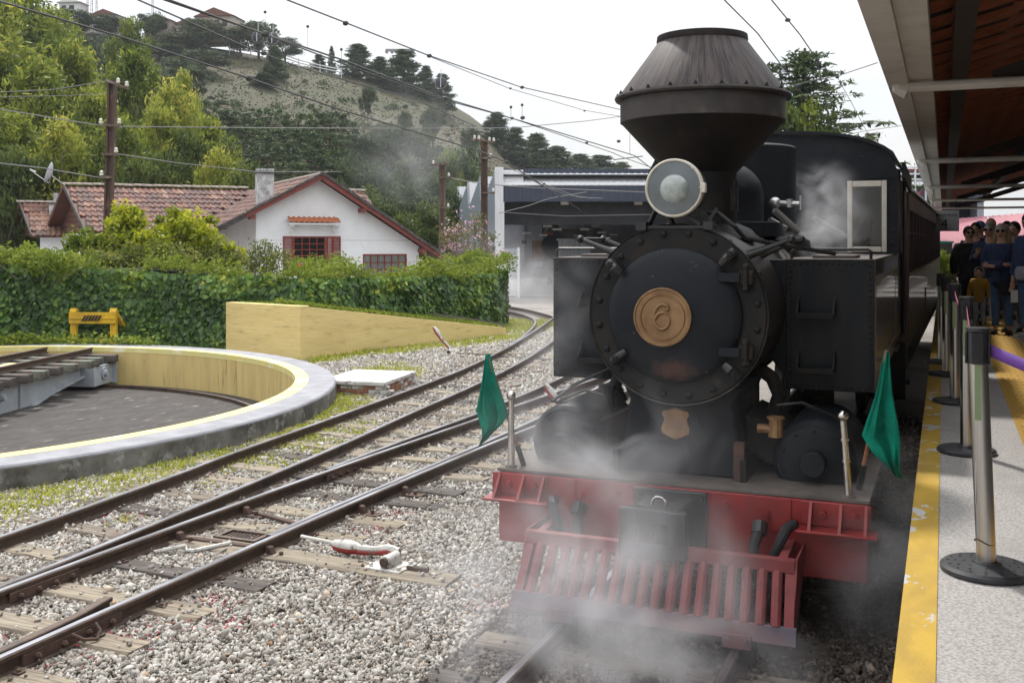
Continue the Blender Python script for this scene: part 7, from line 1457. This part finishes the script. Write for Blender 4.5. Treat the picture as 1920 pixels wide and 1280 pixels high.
put(1902,624,1.70,'person in a cream quilted jacket behind the man in the black beanie','cream_jacket','grey_trouser','black_cloth','dark_hair',extra=R(-20))
put(1856,610,1.70,'grey haired person with sunglasses behind the woman in the beanie','navy','black_cloth','black_cloth','grey_hair',glasses=True,arms='phone',extra=R(-15))
put(1816,604,1.66,'person all in black standing closest to the carriage','black_cloth','black_cloth','black_cloth','dark_hair',glasses=True,extra=R(20)); put(1829,596,1.74,'person in dark blue holding up a phone behind the person in black','navy','denim_dark','black_cloth','dark_hair',arms='phone',extra=R(-10))
put(1838,590,1.78,'man in a blue cap at the back of the crowd','denim_dark','black_cloth','black_cloth','dark_hair',hat='cap_blue',extra=R(-10)); put(1858,588,1.84,'tall bald man at the back of the crowd','black_cloth','black_cloth','black_cloth','skin',extra=R(170)); put(1888,598,1.76,'dark haired person between the beanies at the back','black_cloth','grey_trouser','black_cloth','dark_hair',glasses=True)
put(1836,615,.97,'small child in a mustard top and animal print hood','mustard','pale_jeans','white_shoe','dark_hair',child=True,hood='beige_knit',extra=R(-10))
pb = at_px(1921,636); e = empty('paper_sheet', (pb.x-.14,pb.y-.12,PZ+.62), R(20), 'folded white paper in the hand of the man with the black beanie', 'paper'); MB().bx(-.05,.05,-.002,.002,-.08,.10).build('sheet', 'paper', e)
# handbag of the woman
e = empty('handbag', (wm.location.x+.04,wm.location.y-.20,PZ+.62), wm.rotation_euler.z, 'black shoulder bag hanging in front of the woman in the beanie', 'handbag'); MB().bx(-.11,.11,-.05,.05,0,.20).build('bag_body', 'black_cloth', e, bevel=.02); MB().tube([(-.10,0,.19),(-.03,.02,.45),(.06,.08,.75)], .010, 6).build('strap', 'rubber', e)

# ------------------------------------------------------------------ beyond the platform: sign, shrub, booths, pink roof
mat('sign_white', (.50,.50,.50), .5); mat('sign_black', (.015,.015,.015), .6); mat('pink_roof', (.36,.13,.155), .6, c2=(.31,.105,.13), scale=4); mat('teal_panel', (.02,.32,.24), .6); mat('magenta_panel', (.45,.06,.36), .6); mat('grey_panel', (.07,.075,.075), .7)
ps_ = P(1771,414,24); sg = empty('platform_sign', ps_, R(YAW-22), 'white hanging sign reading plataforma 4 under the canopy eave', 'sign')
MB().bx(-.31,.31,-.02,.02,-.24,.24).build('sign_board', 'sign_white', sg)
def text(s, size, x, z, parent, m, y=-.024):
    cv = bpy.data.curves.new('sign_text','FONT'); cv.body = s; cv.size = size; cv.extrude = .002; cv.align_x = 'CENTER'; t = bpy.data.objects.new('tmp', cv); col.objects.link(t); bpy.context.view_layer.update()
    me = bpy.data.meshes.new_from_object(t.evaluated_get(bpy.context.evaluated_depsgraph_get())); bpy.data.objects.remove(t); me.materials.append(MATS[m]); o = inst('sign_lettering', me, parent, (x,y,z), (R(90),0,0)); return o
text('PLATAFORMA', .088, 0, .10, sg, 'sign_black'); text('4', .30, 0, -.17, sg, 'sign_black')
for s_ in (-.25,.25): MB().tube([(s_,0,.24),(s_,0,.62)], .008, 5).build('sign_hanger', 'sign_black', sg)
p0 = at((1850-960)/1950*42,42,PZ-.6); pk_ = empty('pink_roofed_hall', p0, R(YAW-14), 'hall with a pink corrugated roof beyond the platform end', 'hall'); ph = CAMH+(452-470)/1950*42-p0.z
MB().bx(-2.6,6,0,6,0,ph).build('wall', 'depot_wall', pk_); 
pr = MB().add([(-2.8,-.4,ph-.05),(6.2,-.4,ph-.05),(6.2,4,ph+1.9),(-2.8,4,ph+1.2),(-2.8,-.4,ph-.12),(6.2,-.4,ph-.12),(6.2,4,ph+1.83),(-2.8,4,ph+1.13)],[(0,1,2,3),(7,6,5,4),(0,4,5,1),(1,5,6,2),(2,6,7,3),(3,7,4,0)]).build('roof', 'pink_roof', pk_, smooth=0)
for k in range(36): x = -2.75+k*.25; MB().bar((x,-.4,ph-.035),(x,4,ph+1.215+.7*k/36),.04,.03).build('roof_rib', 'pink_roof' if k % 7 else 'sign_white', pr)
def booth(px, py0, py1, px1, d, m, label, m2=None):
    x = (px1-px)/1950*d; b = at((px-960)/1950*d,d,PZ-.4); h = CAMH+(452-py0)/1950*d-b.z; e = empty('kiosk', b, R(YAW), label, 'kiosk'); MB().bx(0,x,0,.6,0,h).build('kiosk_panel', m, e, bevel=.01); MB().bx(-.03,x+.03,-.03,.63,h,h+.06).build('kiosk_top', m2 or m, e); return e
booth(1738,448,620,1757,34,'teal_panel','teal kiosk panel beside the carriage end'); e = booth(1736,420,446,1757,36,'magenta_panel','magenta and white poster board above the teal panel'); 
for (x0,x1,z0,z1) in ((.05,.14,2.6,2.85),(.17,.30,2.7,3.05),(.1,.3,2.45,2.55)): MB().bx(x0,x1,-.02,-.001,z0,z1).build('poster_shape', 'sign_white', e)
booth(1758,456,600,1786,32,'grey_panel','dark grey kiosk panel with a teal edge','teal_panel')
pgs = at((1764-960)/1950*29,29,PZ-.3); sb = empty('platform_shrub', pgs, 0, 'round green shrub past the platform end', 'shrub'); n = 50; u = rng.normal(size=(n,3)); u /= np.linalg.norm(u,axis=1)[:,None]; u *= (rng.random(n)**.35)[:,None]
V, F, rn = clump_leaves(np.stack([u[:,0]*.45,u[:,1]*.45,.95+u[:,2]*.6],1), rng.uniform(.1,.22,n), 60, .10, .4); inst('foliage', np_mesh('foliage',V,F,'turf_leaf',rn), sb)['kind'] = 'stuff'; MB().tube([(0,0,0),(0,0,.8)], .04, 6).build('stem', 'bark', sb)

# ------------------------------------------------------------------ steam and smoke
def steam(name, c, r, dens, nscale, label, lo_=.45, hi_=.75, soft=1.0, colr=(.92,.92,.95), seed=0.0):
    mb = MB(); mb.ball((0,0,0), 1.0, 20, 14); o = mb.build(name, None, None, loc=c); o.scale = r
    m = bpy.data.materials.new(name+'_volume'); m.use_nodes = True; t = m.node_tree; t.nodes.clear(); N_ = t.nodes.new; out = N_('ShaderNodeOutputMaterial'); v = N_('ShaderNodeVolumePrincipled')
    v.inputs['Color'].default_value = (*colr,1); v.inputs['Anisotropy'].default_value = .2
    tc_ = N_('ShaderNodeTexCoord'); ln = N_('ShaderNodeVectorMath'); ln.operation = 'LENGTH'; t.links.new(tc_.outputs['Object'], ln.inputs[0])
    fo_ = N_('ShaderNodeMapRange'); fo_.interpolation_type = 'SMOOTHSTEP'; fo_.inputs[1].default_value = 1.0; fo_.inputs[2].default_value = 1.0-soft; fo_.inputs[3].default_value = 0; fo_.inputs[4].default_value = 1; t.links.new(ln.outputs['Value'], fo_.inputs[0])
    mp = N_('ShaderNodeMapping'); mp.inputs['Scale'].default_value = (r[0],r[1],r[2]); mp.inputs['Location'].default_value = (seed,seed*1.7,seed*.6); t.links.new(tc_.outputs['Object'], mp.inputs[0])
    nz_ = N_('ShaderNodeTexNoise'); nz_.inputs['Scale'].default_value = nscale; nz_.inputs['Detail'].default_value = 4.0; nz_.inputs['Distortion'].default_value = 1.0; t.links.new(mp.outputs[0], nz_.inputs['Vector'])
    mr = N_('ShaderNodeMapRange'); mr.inputs[1].default_value = lo_; mr.inputs[2].default_value = hi_; t.links.new(nz_.outputs['Fac'], mr.inputs[0])
    m1 = N_('ShaderNodeMath'); m1.operation = 'MULTIPLY'; t.links.new(mr.outputs[0], m1.inputs[0]); t.links.new(fo_.outputs[0], m1.inputs[1]); m2 = N_('ShaderNodeMath'); m2.operation = 'MULTIPLY'; m2.inputs[1].default_value = dens; t.links.new(m1.outputs[0], m2.inputs[0])
    t.links.new(m2.outputs[0], v.inputs['Density']); t.links.new(v.outputs[0], out.inputs['Volume']); o.data.materials.append(m); tag(o, label, 'steam', kind='stuff'); return o
steam('steam', (LX-.10,5.62,.22), (1.4,.92,1.0), 4.6, 1.8, 'white steam curling up in front of the red pilot', .46, .73, seed=3)
steam('steam', (LX-.45,6.92,1.0), (1.0,.6,.62), 4.6, 2.2, 'steam drifting round the left cylinder', .45, .74, seed=9)
steam('steam', (LX+1.35,6.9,.45), (.55,.9,.8), 3.0, 2.4, 'thin steam between the locomotive and the platform', .42, .75, seed=5)
steam('steam', (LX+.60,9.9,2.60), (.55,.75,.62), 5.0, 2.8, 'white steam puffing up before the cab front', .46, .74, seed=1)
steam('steam', (LX-1.1,7.5,1.85), (.55,.35,.75), 1.5, 2.4, 'thin steam over the left side tank', .42, .75, seed=7)
ps2 = P(985,530,40); steam('steam', ps2, (2.2,4.0,1.7), .45, .55, 'steam rolling out of the depot mouth', .38, .72, seed=2)
ps3 = P(920,500,36); steam('steam', ps3, (2.0,3.0,1.8), .20, .5, 'thin steam over the depot end of the hedge', .35, .7, seed=4)
ps4 = P(775,280,50); steam('smoke', ps4, (4.2,3.5,4.0), .11, .42, 'pale smoke drifting across the wooded slope above the house', .42, .72, seed=6)

# ------------------------------------------------------------------ thin haze in the valley air
hz = MB().bx(-420,420,-30,420,GZ-1,75).build('haze', None); tag(hz, 'thin pale haze in the air of the valley', kind='stuff')
m = bpy.data.materials.new('haze_air'); m.use_nodes = True; t = m.node_tree; t.nodes.clear(); v = t.nodes.new('ShaderNodeVolumePrincipled'); v.inputs['Color'].default_value = (.88,.92,.98,1); v.inputs['Density'].default_value = .00022; v.inputs['Anisotropy'].default_value = .3
t.links.new(v.outputs[0], t.nodes.new('ShaderNodeOutputMaterial').inputs['Volume']); hz.data.materials.append(m)

gy = empty('signal_gantry', P(1716,400,42), R(YAW), 'pale railed gantry with red bars seen past the gutter', 'gantry')
for k, py in enumerate((314,319,326,336)): MB().bx(-.6,.5,-.03,.03,(400-py)/1950*42-.03,(400-py)/1950*42+.03).build('gantry_rail', 'depot_white' if k != 1 else 'beam_red', gy)
for x in (-.5,0,.42): MB().bx(x-.03,x+.03,-.04,.04,-1.9,1.9).build('gantry_post', 'depot_white', gy)
MB().bar((-.4,0,.2),(.3,0,.9),.08,.10).build('red_brace', 'beam_red', gy)

steam('steam', (LX-.2,6.0,.9), (1.7,.9,1.1), .30, 1.3, 'thin veil of steam rising before the buffer beam', .38, .75, seed=12)
